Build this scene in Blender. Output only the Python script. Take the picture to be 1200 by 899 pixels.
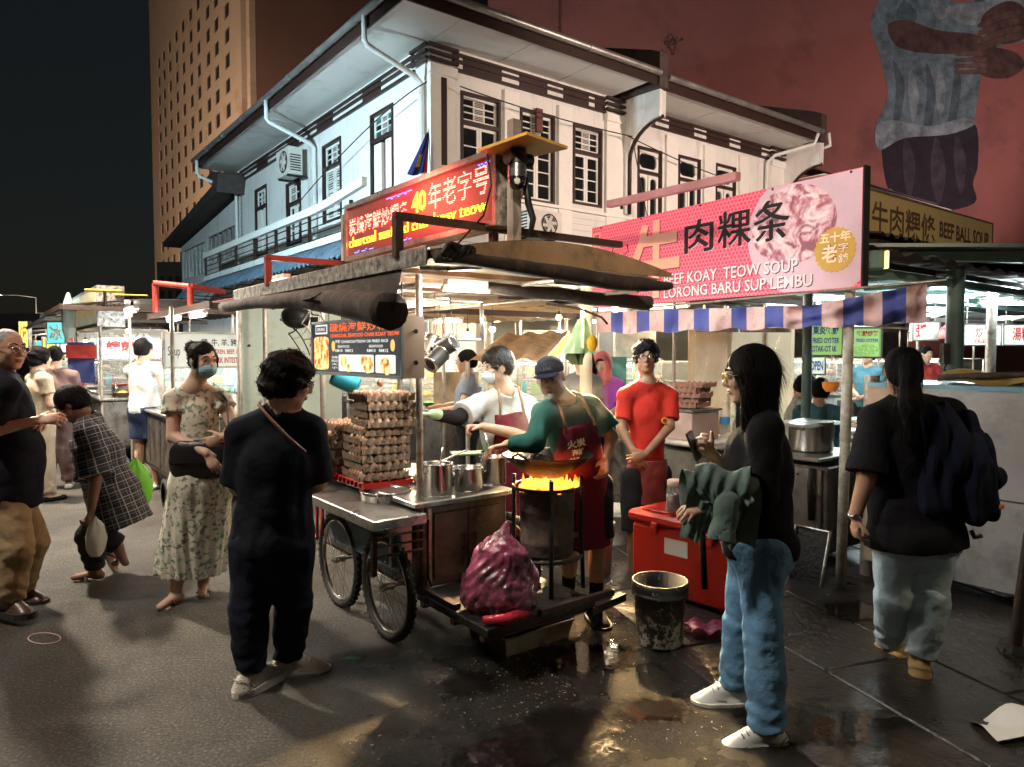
import bpy, bmesh, math, random
import numpy as np
from mathutils import Vector, Matrix
from math import radians as RAD, pi as PI, sin, cos
for _o in list(bpy.data.objects): bpy.data.objects.remove(_o)
random.seed(7); np.random.seed(7)
SC = bpy.context.scene
COL = SC.collection
V = Vector
# ------------------------------------------------------------------ camera
CAMH = 1.55; FPX = 830.0; PITCH = math.atan(37.5/FPX)
cd = bpy.data.cameras.new('camera'); cam = bpy.data.objects.new('camera', cd); COL.objects.link(cam)
cd.sensor_width = 36.0; cd.lens = FPX/1200*36; cd.clip_end = 900; cd.clip_start = 0.05
cam.location = (0, 0, CAMH); cam.rotation_euler = (PI/2-PITCH, 0, 0)
SC.camera = cam
# ------------------------------------------------------------------ world (night sky) and moonlight
wd = bpy.data.worlds.new('World'); SC.world = wd; wd.use_nodes = True
nt = wd.node_tree; nt.nodes.clear()
wo = nt.nodes.new('ShaderNodeOutputWorld'); bg1 = nt.nodes.new('ShaderNodeBackground'); bg2 = nt.nodes.new('ShaderNodeBackground')
sky = nt.nodes.new('ShaderNodeTexSky'); sky.sky_type = 'NISHITA'; sky.sun_disc = False
sky.sun_elevation = RAD(3); sky.sun_rotation = RAD(200)
bg1.inputs[1].default_value = 0.0008
nt.links.new(sky.outputs[0], bg1.inputs[0])
bg2.inputs[0].default_value = (0.36, 0.42, 0.48, 1); bg2.inputs[1].default_value = 0.0032   # city glow in the night haze
ad = nt.nodes.new('ShaderNodeAddShader')
nt.links.new(bg1.outputs[0], ad.inputs[0]); nt.links.new(bg2.outputs[0], ad.inputs[1]); nt.links.new(ad.outputs[0], wo.inputs[0])
sd = bpy.data.lights.new('moon', 'SUN'); sd.energy = 0.015; sd.angle = RAD(0.5); sd.color = (.8, .9, 1)
so = bpy.data.objects.new('moon', sd); so.rotation_euler = (RAD(50), 0, RAD(200)); COL.objects.link(so)
SC.view_settings.view_transform = 'Standard'; SC.view_settings.look = 'None'; SC.view_settings.exposure = 2.05; SC.view_settings.gamma = 1
SC.cycles.use_denoising = True; SC.cycles.sample_clamp_indirect = 4.0; SC.cycles.max_bounces = 6
SC.cycles.diffuse_bounces = 3; SC.cycles.glossy_bounces = 3; SC.cycles.transmission_bounces = 5; SC.cycles.transparent_max_bounces = 12
SC.cycles.caustics_reflective = False; SC.cycles.caustics_refractive = False
# ------------------------------------------------------------------ photo geometry helpers
def ray(px, py):
    x = (px-600)/FPX; y = (449.5-py)/FPX
    return V((x, cos(PITCH)+y*sin(PITCH), -sin(PITCH)+y*cos(PITCH)))
CAMP = V((0, 0, CAMH))
def W(px, py, d):
    r = ray(px, py); return CAMP + r*(d/r.y)
def G(px, py, z=0.0):
    r = ray(px, py); return CAMP + r*((z-CAMH)/r.z)
def onp(px, py, p0, n):
    r = ray(px, py); return CAMP + r*((p0-CAMP).dot(n)/r.dot(n))
_l = V((-630, 830, 0)).normalized(); DL = _l; DR = V((_l.y, -_l.x, 0)); UP = V((0, 0, 1))   # street axes: DL runs away to the left, DR away to the right
# ------------------------------------------------------------------ materials
MATS = {}
def mat(name, col, rough=.6, metal=0., var=.18, vscale=6., bump=.0, bscale=60., emit=0., ecol=None, alpha=1., trans=0., ior=1.45, dirt=0., dirtcol=(.03,.022,.015), dscale=3., sheen=0., spec=.5, coat=0., sss=0., streak=0., crease=0.):
    if name in MATS: return MATS[name]
    m = bpy.data.materials.new(name); m.use_nodes = True; n = m.node_tree.nodes; L = m.node_tree.links
    b = n['Principled BSDF']; c = tuple(col)+(1,)
    b.inputs['Roughness'].default_value = rough; b.inputs['Metallic'].default_value = metal
    b.inputs['Base Color'].default_value = c; b.inputs['IOR'].default_value = ior
    b.inputs['Specular IOR Level'].default_value = spec
    if coat: b.inputs['Coat Weight'].default_value = coat; b.inputs['Coat Roughness'].default_value = .1
    if sheen: b.inputs['Sheen Weight'].default_value = sheen
    if sss: b.inputs['Subsurface Weight'].default_value = sss; b.inputs['Subsurface Radius'].default_value = (.012,.004,.002); b.inputs['Subsurface Scale'].default_value = 1
    if trans: b.inputs['Transmission Weight'].default_value = trans
    if alpha < 1: b.inputs['Alpha'].default_value = alpha
    if emit:
        b.inputs['Emission Color'].default_value = tuple(ecol or col)+(1,); b.inputs['Emission Strength'].default_value = emit
    tc = n.new('ShaderNodeTexCoord'); last = None
    if var:
        nz = n.new('ShaderNodeTexNoise'); nz.inputs['Scale'].default_value = vscale; nz.inputs['Detail'].default_value = 6; nz.inputs['Roughness'].default_value = .65
        L.new(tc.outputs['Object'], nz.inputs['Vector'])
        r = n.new('ShaderNodeValToRGB'); r.color_ramp.elements[0].position = .3; r.color_ramp.elements[1].position = .7
        r.color_ramp.elements[0].color = tuple(max(0, x*(1-var)) for x in col)+(1,); r.color_ramp.elements[1].color = tuple(min(1, x*(1+var)) for x in col)+(1,)
        L.new(nz.outputs['Fac'], r.inputs[0]); last = r.outputs[0]; L.new(last, b.inputs['Base Color'])
        mr = n.new('ShaderNodeMapRange'); mr.inputs[3].default_value = max(0.02, rough-.12); mr.inputs[4].default_value = min(1, rough+.12)
        L.new(nz.outputs['Fac'], mr.inputs[0]); L.new(mr.outputs[0], b.inputs['Roughness'])
    if dirt:
        nz = n.new('ShaderNodeTexNoise'); nz.inputs['Scale'].default_value = dscale; nz.inputs['Detail'].default_value = 9; nz.inputs['Roughness'].default_value = .7
        if streak:
            mp = n.new('ShaderNodeMapping'); mp.inputs['Scale'].default_value = (streak, streak, .22); L.new(tc.outputs['Object'], mp.inputs[0]); L.new(mp.outputs[0], nz.inputs['Vector'])
        else: L.new(tc.outputs['Object'], nz.inputs['Vector'])
        r = n.new('ShaderNodeValToRGB'); r.color_ramp.elements[0].position = .62-dirt*.35; r.color_ramp.elements[1].position = .78-dirt*.2
        L.new(nz.outputs['Fac'], r.inputs[0])
        mx = n.new('ShaderNodeMixRGB'); mx.inputs[2].default_value = tuple(dirtcol)+(1,); mx.inputs[1].default_value = c
        if last: L.new(last, mx.inputs[1])
        L.new(r.outputs[0], mx.inputs[0]); last = mx.outputs[0]; L.new(last, b.inputs['Base Color'])
    if bump:
        nb = n.new('ShaderNodeTexNoise'); nb.inputs['Scale'].default_value = bscale; nb.inputs['Detail'].default_value = 4
        L.new(tc.outputs['Object'], nb.inputs['Vector'])
        bp = n.new('ShaderNodeBump'); bp.inputs['Strength'].default_value = bump; bp.inputs['Distance'].default_value = .02
        L.new(nb.outputs['Fac'], bp.inputs['Height']); L.new(bp.outputs[0], b.inputs['Normal'])
        if crease:
            nc = n.new('ShaderNodeTexNoise'); nc.noise_type = 'RIDGED_MULTIFRACTAL'; nc.inputs['Scale'].default_value = 4.5; nc.inputs['Detail'].default_value = 2.5; nc.inputs['Distortion'].default_value = .8
            mp = n.new('ShaderNodeMapping'); mp.inputs['Scale'].default_value = (1.2, 1.2, .8); mp.inputs['Rotation'].default_value = (.3, .5, 0); L.new(tc.outputs['Object'], mp.inputs[0]); L.new(mp.outputs[0], nc.inputs['Vector'])
            b2 = n.new('ShaderNodeBump'); b2.inputs['Strength'].default_value = crease; b2.inputs['Distance'].default_value = .038; L.new(nc.outputs['Fac'], b2.inputs['Height']); L.new(bp.outputs[0], b2.inputs['Normal']); L.new(b2.outputs[0], b.inputs['Normal'])
    MATS[name] = m; return m
def emat(name, col, s):
    if name in MATS: return MATS[name]
    m = bpy.data.materials.new(name); m.use_nodes = True; n = m.node_tree.nodes; n.clear()
    e = n.new('ShaderNodeEmission'); e.inputs[0].default_value = tuple(col)+(1,); e.inputs[1].default_value = s
    o = n.new('ShaderNodeOutputMaterial'); m.node_tree.links.new(e.outputs[0], o.inputs[0]); MATS[name] = m; return m
def nodes_of(m): return m.node_tree.nodes, m.node_tree.links, m.node_tree.nodes['Principled BSDF']
# ------------------------------------------------------------------ mesh builder
class MB:
    def __init__(s): s.v = []; s.f = []; s.m = []; s.mi = 0; s.smooth = []
    def _add(s, vs, fs, sm=False):
        o = len(s.v); s.v += [tuple(p) for p in vs]
        for f in fs: s.f.append([i+o for i in f]); s.m.append(s.mi); s.smooth.append(sm)
        return s
    def ob(s, o, a, b, c):                                   # box from corner o along three edge vectors
        o, a, b, c = V(o), V(a), V(b), V(c)
        if a.cross(b).dot(c) < 0: o = o+a; a = -a
        vs = [o, o+a, o+a+b, o+b, o+c, o+a+c, o+a+b+c, o+b+c]
        return s._add(vs, [(0,3,2,1),(4,5,6,7),(0,1,5,4),(1,2,6,5),(2,3,7,6),(3,0,4,7)])
    def box(s, c, sz, rz=0.):                                # centre, size
        R = Matrix.Rotation(rz, 3, 'Z'); a = R@V((sz[0],0,0)); b = R@V((0,sz[1],0)); d = V((0,0,sz[2]))
        return s.ob(V(c)-a/2-b/2-d/2, a, b, d)
    def bbox(s, c, sz, bev=.01, rz=0.):                      # chamfered box
        R = Matrix.Rotation(rz, 3, 'Z'); x, y, z = sz[0]/2, sz[1]/2, sz[2]/2; b = min(bev, x*.9, y*.9, z*.9); vs = []; idx = {}
        for sx in (-1,1):
            for sy in (-1,1):
                for sz_ in (-1,1):
                    for k in range(3):
                        p = [sx*(x-b), sy*(y-b), sz_*(z-b)]; p[k] = (sx*x, sy*y, sz_*z)[k]
                        idx[(sx,sy,sz_,k)] = len(vs); vs.append(V(c)+R@V(p))
        fs = []
        I = lambda a,b_,c_,k: idx[(a,b_,c_,k)]
        for t in (-1,1):
            fs += [[I(t,-1,-1,0),I(t,1,-1,0),I(t,1,1,0),I(t,-1,1,0)][::t], [I(-1,t,-1,1),I(-1,t,1,1),I(1,t,1,1),I(1,t,-1,1)][::t], [I(-1,-1,t,2),I(1,-1,t,2),I(1,1,t,2),I(-1,1,t,2)][::t]]
        for p in (-1,1):
            for q in (-1,1):
                fs += [[I(-1,p,q,1),I(1,p,q,1),I(1,p,q,2),I(-1,p,q,2)][::p*q], [I(p,-1,q,2),I(p,1,q,2),I(p,1,q,0),I(p,-1,q,0)][::p*q], [I(p,q,-1,0),I(p,q,1,0),I(p,q,1,1),I(p,q,-1,1)][::p*q]]
                for r in (-1,1): fs.append([I(p,q,r,0),I(p,q,r,1),I(p,q,r,2)][::p*q*r])
        return s._add(vs, fs)
    def cyl(s, p0, p1, r0, r1=None, n=12, cap=True, sm=True):
        p0, p1 = V(p0), V(p1); r1 = r0 if r1 is None else r1; ax = (p1-p0)
        if ax.length < 1e-6: return s
        ax.normalize(); u = ax.orthogonal().normalized(); w = ax.cross(u); vs = []
        for p, r in ((p0, r0), (p1, r1)):
            for i in range(n): a = 2*PI*i/n; vs.append(p+u*(r*cos(a))+w*(r*sin(a)))
        s._add(vs, [(i, (i+1)%n, n+(i+1)%n, n+i) for i in range(n)], sm)
        if cap: s._add([v for v in vs[:n]], [tuple(range(n))[::-1]]); s._add([v for v in vs[n:]], [tuple(range(n))])
        return s
    def tube(s, pts, r, n=8, closed=False, cap=True):
        pts = [V(p) for p in pts]; k = len(pts); rr = r if isinstance(r, (list, tuple)) else [r]*k; vs = []; u = None
        for i, p in enumerate(pts):
            a = pts[(i+1) % k]-pts[i-1] if closed else pts[min(i+1, k-1)]-pts[max(i-1, 0)]
            a.normalize()
            if u is None: u = a.orthogonal().normalized()
            u = (u-a*u.dot(a)).normalized(); w = a.cross(u)
            for j in range(n): t = 2*PI*j/n; vs.append(p+u*(rr[i]*cos(t))+w*(rr[i]*sin(t)))
        fs = [(i*n+j, i*n+(j+1)%n, ((i+1)%k)*n+(j+1)%n, ((i+1)%k)*n+j) for i in range(k if closed else k-1) for j in range(n)]
        if cap and not closed: fs += [tuple(range(n))[::-1], tuple(range((k-1)*n, k*n))]
        return s._add(vs, fs, True)
    def lathe(s, prof, c=(0,0,0), n=20, ax=UP, u=None, sm=True):  # prof: (radius, height)
        c = V(c); ax = V(ax).normalized(); u = V(u) if u else ax.orthogonal().normalized(); w = ax.cross(u); vs = []
        for r, h in prof:
            for j in range(n): t = 2*PI*j/n; vs.append(c+ax*h+u*(r*cos(t))+w*(r*sin(t)))
        k = len(prof)
        return s._add(vs, [(i*n+j, i*n+(j+1)%n, (i+1)*n+(j+1)%n, (i+1)*n+j) for i in range(k-1) for j in range(n)], sm)
    def sphere(s, c, r, n=12, m=8, R=None):
        r = V(r) if not isinstance(r, (int, float)) else V((r,r,r)); vs = []; c = V(c); R = R or Matrix.Identity(3)
        for i in range(m+1):
            a = PI*i/m
            for j in range(n): t = 2*PI*j/n; vs.append(c+R@V((r.x*sin(a)*cos(t), r.y*sin(a)*sin(t), -r.z*cos(a))))
        return s._add(vs, [(i*n+j, i*n+(j+1)%n, (i+1)*n+(j+1)%n, (i+1)*n+j) for i in range(m) for j in range(n)], True)
    def prism(s, poly, d):                                    # planar polygon extruded by vector d
        poly = [V(p) for p in poly]; d = V(d); k = len(poly)
        nrm = sum(((poly[i]-poly[0]).cross(poly[(i+1)%k]-poly[0]) for i in range(1, k)), V((0,0,0)))
        if nrm.dot(d) < 0: poly = poly[::-1]
        return s._add(poly+[p+d for p in poly], [tuple(range(k))[::-1], tuple(range(k, 2*k))]+[(i, (i+1)%k, k+(i+1)%k, k+i) for i in range(k)])
    def grid(s, fn, nu, nv, sm=True):
        vs = [fn(i/nu, j/nv) for j in range(nv+1) for i in range(nu+1)]
        return s._add(vs, [(j*(nu+1)+i, j*(nu+1)+i+1, (j+1)*(nu+1)+i+1, (j+1)*(nu+1)+i) for j in range(nv) for i in range(nu)], sm)
    def quad(s, a, b, c, d): return s._add([a,b,c,d], [(0,1,2,3)])
    def mesh(s, name, mats):
        me = bpy.data.meshes.new(name); me.from_pydata(s.v, [], s.f)
        for m in (mats if isinstance(mats, (list, tuple)) else [mats]): me.materials.append(m)
        me.polygons.foreach_set('material_index', s.m); me.polygons.foreach_set('use_smooth', s.smooth); me.update(); return me
    def build(s, name, mats, parent=None, label=None, cat=None, group=None, kind=None):
        if parent is not None:
            Mi = parent_matrix(parent).inverted(); s.v = [tuple(Mi@V(p)) for p in s.v]
        return link(name, s.mesh(name, mats), parent, label, cat, group, kind)
def parent_matrix(p):
    Mx = p.matrix_basis.copy()
    while p.parent: p = p.parent; Mx = p.matrix_basis @ Mx
    return Mx
def props(o, label=None, cat=None, group=None, kind=None):
    if label: o['label'] = label
    if cat: o['category'] = cat
    if group: o['group'] = group
    if kind: o['kind'] = kind
    return o
def link(name, me, parent=None, label=None, cat=None, group=None, kind=None, loc=None, rot=None, sc=None):
    o = bpy.data.objects.new(name, me); COL.objects.link(o); o.parent = parent
    if loc is not None: o.location = loc
    if rot is not None: o.rotation_euler = rot
    if sc is not None: o.scale = sc
    return props(o, label, cat, group, kind)
def thing(name, label, cat, loc=(0,0,0), rz=0., group=None):
    o = bpy.data.objects.new(name, None); COL.objects.link(o); o.location = loc; o.rotation_euler = (0,0,rz); o.empty_display_size = .1
    return props(o, label, cat, group)
def rehome(o, loc):                                          # move a single mesh object's origin to loc
    L_ = V(loc); me = o.data
    co = np.empty(len(me.vertices)*3, np.float32); me.vertices.foreach_get('co', co); co = co.reshape(-1,3)-np.array(L_, np.float32)
    me.vertices.foreach_set('co', co.ravel()); me.update(); o.location = L_; return o
def copy_tree(o, parent=None):
    c = o.copy(); COL.objects.link(c); c.parent = parent
    for ch in list(o.children): copy_tree(ch, c)
    return c
# ------------------------------------------------------------------ flat frames (panels, facades)
class Frame:
    def __init__(s, o, u, v, n): s.o, s.u, s.v, s.n = V(o), V(u).normalized(), V(v).normalized(), V(n).normalized()
    def p(s, x, y, d=0.): return s.o+s.u*x+s.v*y+s.n*d
    def px(s, px, py, d=0.):
        q = onp(px, py, s.o+s.n*d, s.n)-s.o; return q.dot(s.u), q.dot(s.v)
    def box(s, mb, x0, x1, y0, y1, d0, d1): return mb.ob(s.p(x0, y0, d0), s.u*(x1-x0), s.v*(y1-y0), s.n*(d1-d0))
    def poly(s, mb, pts, d0, d1): return mb.prism([s.p(x, y, d0) for x, y in pts], s.n*(d1-d0))
_tc = {}
def text_mesh(t, bold=0.0):
    if (t, bold) in _tc: return _tc[(t, bold)]
    c = bpy.data.curves.new('txt', 'FONT'); c.body = t; c.resolution_u = 2; c.offset = bold; c.fill_mode = 'FRONT'; c.extrude = 0
    o = bpy.data.objects.new('txt', c); me = bpy.data.meshes.new_from_object(o)
    n = len(me.vertices); co = np.empty(n*3, np.float32); me.vertices.foreach_get('co', co); co = co.reshape(-1, 3)[:, :2]
    fs = [tuple(p.vertices) for p in me.polygons]; bpy.data.objects.remove(o); bpy.data.curves.remove(c); bpy.data.meshes.remove(me)
    _tc[(t, bold)] = (co, fs); return _tc[(t, bold)]
def text(mb, fr, t, x0, y0, x1, y1, d=.003, bold=0.0, shear=0., curve=None):
    co, fs = text_mesh(t, bold)
    if len(co) == 0: return mb
    lo = co.min(0); hi = co.max(0); q = (co-lo)/(hi-lo)
    vs = [fr.p(x0+(x1-x0)*a+shear*b, y0+(y1-y0)*b+(curve(a) if curve else 0), d) for a, b in q.tolist()]
    return mb._add(vs, fs)
# ================================================================== GROUND
def asphalt():
    m = mat('asphalt', (.05,.047,.043), .62, var=0); n, L, b = nodes_of(m)
    tc = n['Texture Coordinate'] if 'Texture Coordinate' in n else n.new('ShaderNodeTexCoord')
    def noise(sc, det=6, ro=.6, sx=None):
        z = n.new('ShaderNodeTexNoise'); z.inputs['Scale'].default_value = sc; z.inputs['Detail'].default_value = det; z.inputs['Roughness'].default_value = ro
        L.new(tc.outputs['Object'], z.inputs['Vector']); return z.outputs['Fac']
    def ramp(src, stops):
        r = n.new('ShaderNodeValToRGB'); e = r.color_ramp.elements
        while len(e) < len(stops): e.new(.5)
        for i, (p, c) in enumerate(stops): e[i].position = p; e[i].color = (c if len(c) == 4 else tuple(c)+(1,))
        L.new(src, r.inputs[0]); return r.outputs[0]
    def mix(f, a, b_, mode='MIX'):
        x = n.new('ShaderNodeMixRGB'); x.blend_type = mode
        for i, q in ((0, f), (1, a), (2, b_)):
            if isinstance(q, (int, float)): x.inputs[i].default_value = q
            elif isinstance(q, tuple): x.inputs[i].default_value = q+(1,)
            else: L.new(q, x.inputs[i])
        return x.outputs[0]
    def math_(op, a, b_):
        x = n.new('ShaderNodeMath'); x.operation = op; x.use_clamp = op in ('MULTIPLY_ADD',)
        for i, q in ((0, a), (1, b_)):
            if isinstance(q, (int, float)): x.inputs[i].default_value = q
            else: L.new(q, x.inputs[i])
        return x.outputs[0]
    base = ramp(noise(.9, 8, .65), [(.3, (.05,.046,.041)), (.5, (.092,.083,.072)), (.72, (.155,.138,.118))])
    grit = ramp(noise(75, 3, .65), [(.34, (.42,.42,.42)), (.58, (1.1,1.08,1.05)), (.70, (2.6,2.5,2.35))])
    col = mix(1., base, grit, 'MULTIPLY')
    vor = n.new('ShaderNodeTexVoronoi'); vor.inputs['Scale'].default_value = 85; L.new(tc.outputs['Object'], vor.inputs['Vector'])
    # spilled water and grease round the cart: a stain with its own outline
    sep = n.new('ShaderNodeSeparateXYZ'); L.new(tc.outputs['Object'], sep.inputs[0])
    dx = math_('SUBTRACT', sep.outputs[0], 1.9); dy = math_('SUBTRACT', sep.outputs[1], 3.0)
    dx = math_('MULTIPLY', dx, .40); dy = math_('MULTIPLY', dy, .30)
    d = math_('SQRT', math_('ADD', math_('MULTIPLY', dx, dx), math_('MULTIPLY', dy, dy)), 0)
    d = math_('ADD', d, math_('MULTIPLY', noise(1.3, 8, .7), 1.1))
    wet = ramp(d, [(.95, (1,1,1)), (1.0, (1,1,1)), (1.0, (0,0,0))][:2]+[(1.0, (0,0,0))]) if False else None
    mr = n.new('ShaderNodeMapRange'); mr.inputs[1].default_value = 1.78; mr.inputs[2].default_value = 1.42; L.new(d, mr.inputs[0]); wetf = mr.outputs[0]
    col = mix(wetf, col, mix(1., col, (.17,.155,.15), 'MULTIPLY'))
    oil = ramp(noise(2.3, 7, .75), [(.56, (0,0,0)), (.7, (1,1,1))])
    col = mix(math_('MULTIPLY', oil, .55), col, (.018,.015,.012))
    pale = ramp(noise(3.1, 9, .8), [(.66, (0,0,0)), (.74, (1,1,1))])
    col = mix(math_('MULTIPLY', pale, .35), col, (.17,.16,.14))
    L.new(col, b.inputs['Base Color'])
    pud = ramp(noise(1.7, 5, .55), [(.42, (1,1,1)), (.58, (0,0,0))])
    rr = math_('SUBTRACT', .66, math_('MULTIPLY', wetf, .30)); rr = math_('SUBTRACT', rr, math_('MULTIPLY', math_('MULTIPLY', wetf, pud), .24))
    L.new(rr, b.inputs['Roughness'])
    bp = n.new('ShaderNodeBump'); bp.inputs['Distance'].default_value = .026
    h = math_('ADD', math_('MULTIPLY', noise(190, 3, .6), .55), math_('MULTIPLY', noise(60, 6, .8), .7))
    h = math_('ADD', h, math_('MULTIPLY', noise(5, 4, .6), 2.0))
    st = math_('SUBTRACT', 1.0, math_('MULTIPLY', math_('MULTIPLY', wetf, pud), .35)); L.new(st, bp.inputs['Strength'])
    L.new(h, bp.inputs['Height']); L.new(bp.outputs[0], b.inputs['Normal'])
    return m
M_ASPH = asphalt()
mb = MB(); mb.grid(lambda u, v: (-300+600*u, -40+640*v, 0), 60, 60, False); mb.build('ground', M_ASPH, kind='structure')
M_PUD = mat('puddle_water', (.012,.010,.009), .05, var=0, spec=.6, bump=.06, bscale=14); n_, L_, b_ = nodes_of(M_PUD)
at_ = n_.new('ShaderNodeAttribute'); at_.attribute_name = 'fade'; nz = n_.new('ShaderNodeTexNoise'); nz.inputs['Scale'].default_value = 22; nz.inputs['Detail'].default_value = 8; L_.new(n_['Texture Coordinate'].outputs['Object'], nz.inputs['Vector'])
ma = n_.new('ShaderNodeMath'); ma.operation = 'ADD'; L_.new(at_.outputs['Fac'], ma.inputs[0]); L_.new(nz.outputs['Fac'], ma.inputs[1]); mr = n_.new('ShaderNodeMapRange'); mr.inputs[1].default_value = .85; mr.inputs[2].default_value = 1.25; L_.new(ma.outputs[0], mr.inputs[0]); L_.new(mr.outputs[0], b_.inputs['Alpha'])
for k, (px, py, rx, ry) in enumerate(((548,800,.15,.06),(690,770,.24,.11),(655,858,.28,.10),(600,884,.2,.07),(955,848,.32,.11),(870,792,.16,.06),(720,700,.22,.17),(1010,716,.24,.11),(760,830,.15,.06))):
    c = G(px, py, .006 if px < 740 else .011); mb = MB(); rs_ = random.Random(k); ph = [rs_.uniform(0,6) for _ in range(4)]; rings = []
    for q in (.35, .7, 1.0, 1.35): rings.append([c+V((rx*cos(t), ry*2.0*sin(t), 0))*q*(1+.16*sin(2*t+ph[0])+.10*sin(5*t+ph[1])+.07*sin(9*t+ph[2])+.05*sin(17*t+ph[3])) for t in np.linspace(0, 2*PI, 49)[:-1]])
    mb._add([c]+sum(rings, []), [(0, i+1, (i+1) % 48+1) for i in range(48)]+[(1+r*48+i, 1+(r+1)*48+i, 1+(r+1)*48+(i+1) % 48, 1+r*48+(i+1) % 48) for r in range(3) for i in range(48)]); o = mb.build('puddle', M_PUD, kind='structure'); rehome(o, c)
    a_ = o.data.attributes.new('fade', 'FLOAT', 'POINT'); a_.data.foreach_set('value', [1.0]+[v_ for v_ in (.95,.7,.42,.0) for _ in range(48)])
# paving slabs of the sunken walkway on the hawkers' side: each slab a piece
M_SLAB = mat('slab', (.036,.032,.029), .30, var=.6, vscale=3.5, bump=.5, bscale=28, dirt=.55, dirtcol=(.014,.011,.009), dscale=5)
q_ = V((-.31,.95,0)).normalized(); p_ = V((q_.y,-q_.x,0))
pav = thing('pavement', None, None, G(790, 900)+V((0,0,0))); pav['kind'] = 'structure'
slab_me = []
for k in range(6):
    mb = MB(); mb.bbox((0,0,0), (.588,.885,.03), .006); slab_me.append(mb.mesh('slab', M_SLAB))
for i in range(7):
    for j in range(9):
        c = V((1.36,1.9,0))+p_*(.3+i*.6)+q_*(.45+j*.9-(.45 if i % 2 else 0))
        if c.y < 1.2: continue
        o = link('slab', random.choice(slab_me), pav, loc=c-pav.location+V((0,0,-.008+random.uniform(-.0008,.0008))), rot=(random.uniform(-.001,.001), random.uniform(-.001,.001), math.atan2(-q_.x, q_.y)+random.choice((0, PI))))
# ================================================================== MATERIALS OF THE BUILDINGS
M_WHITE = mat('white_paint', (.74,.74,.71), .62, var=.07, vscale=1.2, bump=.12, bscale=20, dirt=.24, dirtcol=(.48,.46,.42), dscale=2.2, streak=1.6)
M_CREAM = mat('cream_wall', (.62,.55,.43), .7, var=.08, vscale=1.5, dirt=.3, dirtcol=(.33,.28,.2), dscale=1.2)
M_TRIM = mat('white_trim', (.8,.79,.75), .5, var=.04)
M_BROWN = mat('dark_brown_paint', (.030,.014,.011), .5, var=.25, vscale=5)
M_GLASSD = mat('dark_pane', (.012,.014,.016), .12, var=.3, vscale=2, spec=.7)
M_GLASST = mat('teal_pane', (.06,.16,.15), .15, var=.35, vscale=1.5, spec=.7)
M_SOFFIT = mat('soffit_board', (.66,.65,.62), .65, var=.06, vscale=.8, dirt=.2, dirtcol=(.4,.36,.32), dscale=.9)
M_GUTTER = mat('gutter_metal', (.42,.40,.38), .38, metal=.75, var=.25, vscale=3, bump=.1, bscale=15)
M_TILE = mat('roof_tile', (.06,.045,.04), .75, var=.4, vscale=4, bump=.4, bscale=12)
M_PIPE = mat('pvc_pipe', (.72,.74,.73), .4, var=.08)
M_BLACK = mat('black_metal', (.018,.017,.016), .45, metal=.2, var=.3, vscale=8)
K = W(505, 412, 13); K.z = 0
FL = Frame(K, DL, UP, -DR); FR = Frame(K, DR, UP, -DL)
def wall(mb, fr, x0, x1, y0, y1, holes, th=.22, top=None):
    xs = sorted({x0, x1, *[h[0] for h in holes], *[h[1] for h in holes]}); ys = sorted({y0, y1, *[h[2] for h in holes], *[h[3] for h in holes]})
    for i in range(len(xs)-1):
        for j in range(len(ys)-1):
            cx, cy = (xs[i]+xs[i+1])/2, (ys[j]+ys[j+1])/2
            if any(h[0] < cx < h[1] and h[2] < cy < h[3] for h in holes): continue
            fr.box(mb, xs[i], xs[i+1], ys[j], ys[j+1], -th, 0)
def rrect(x0, x1, y0, y1, r, n=4):
    return [(cx+r*cos(a0+PI/2*k/n), cy+r*sin(a0+PI/2*k/n)) for cx, cy, a0 in ((x1-r,y1-r,0),(x0+r,y1-r,PI/2),(x0+r,y0+r,PI),(x1-r,y0+r,3*PI/2)) for k in range(n+1)]
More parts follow.
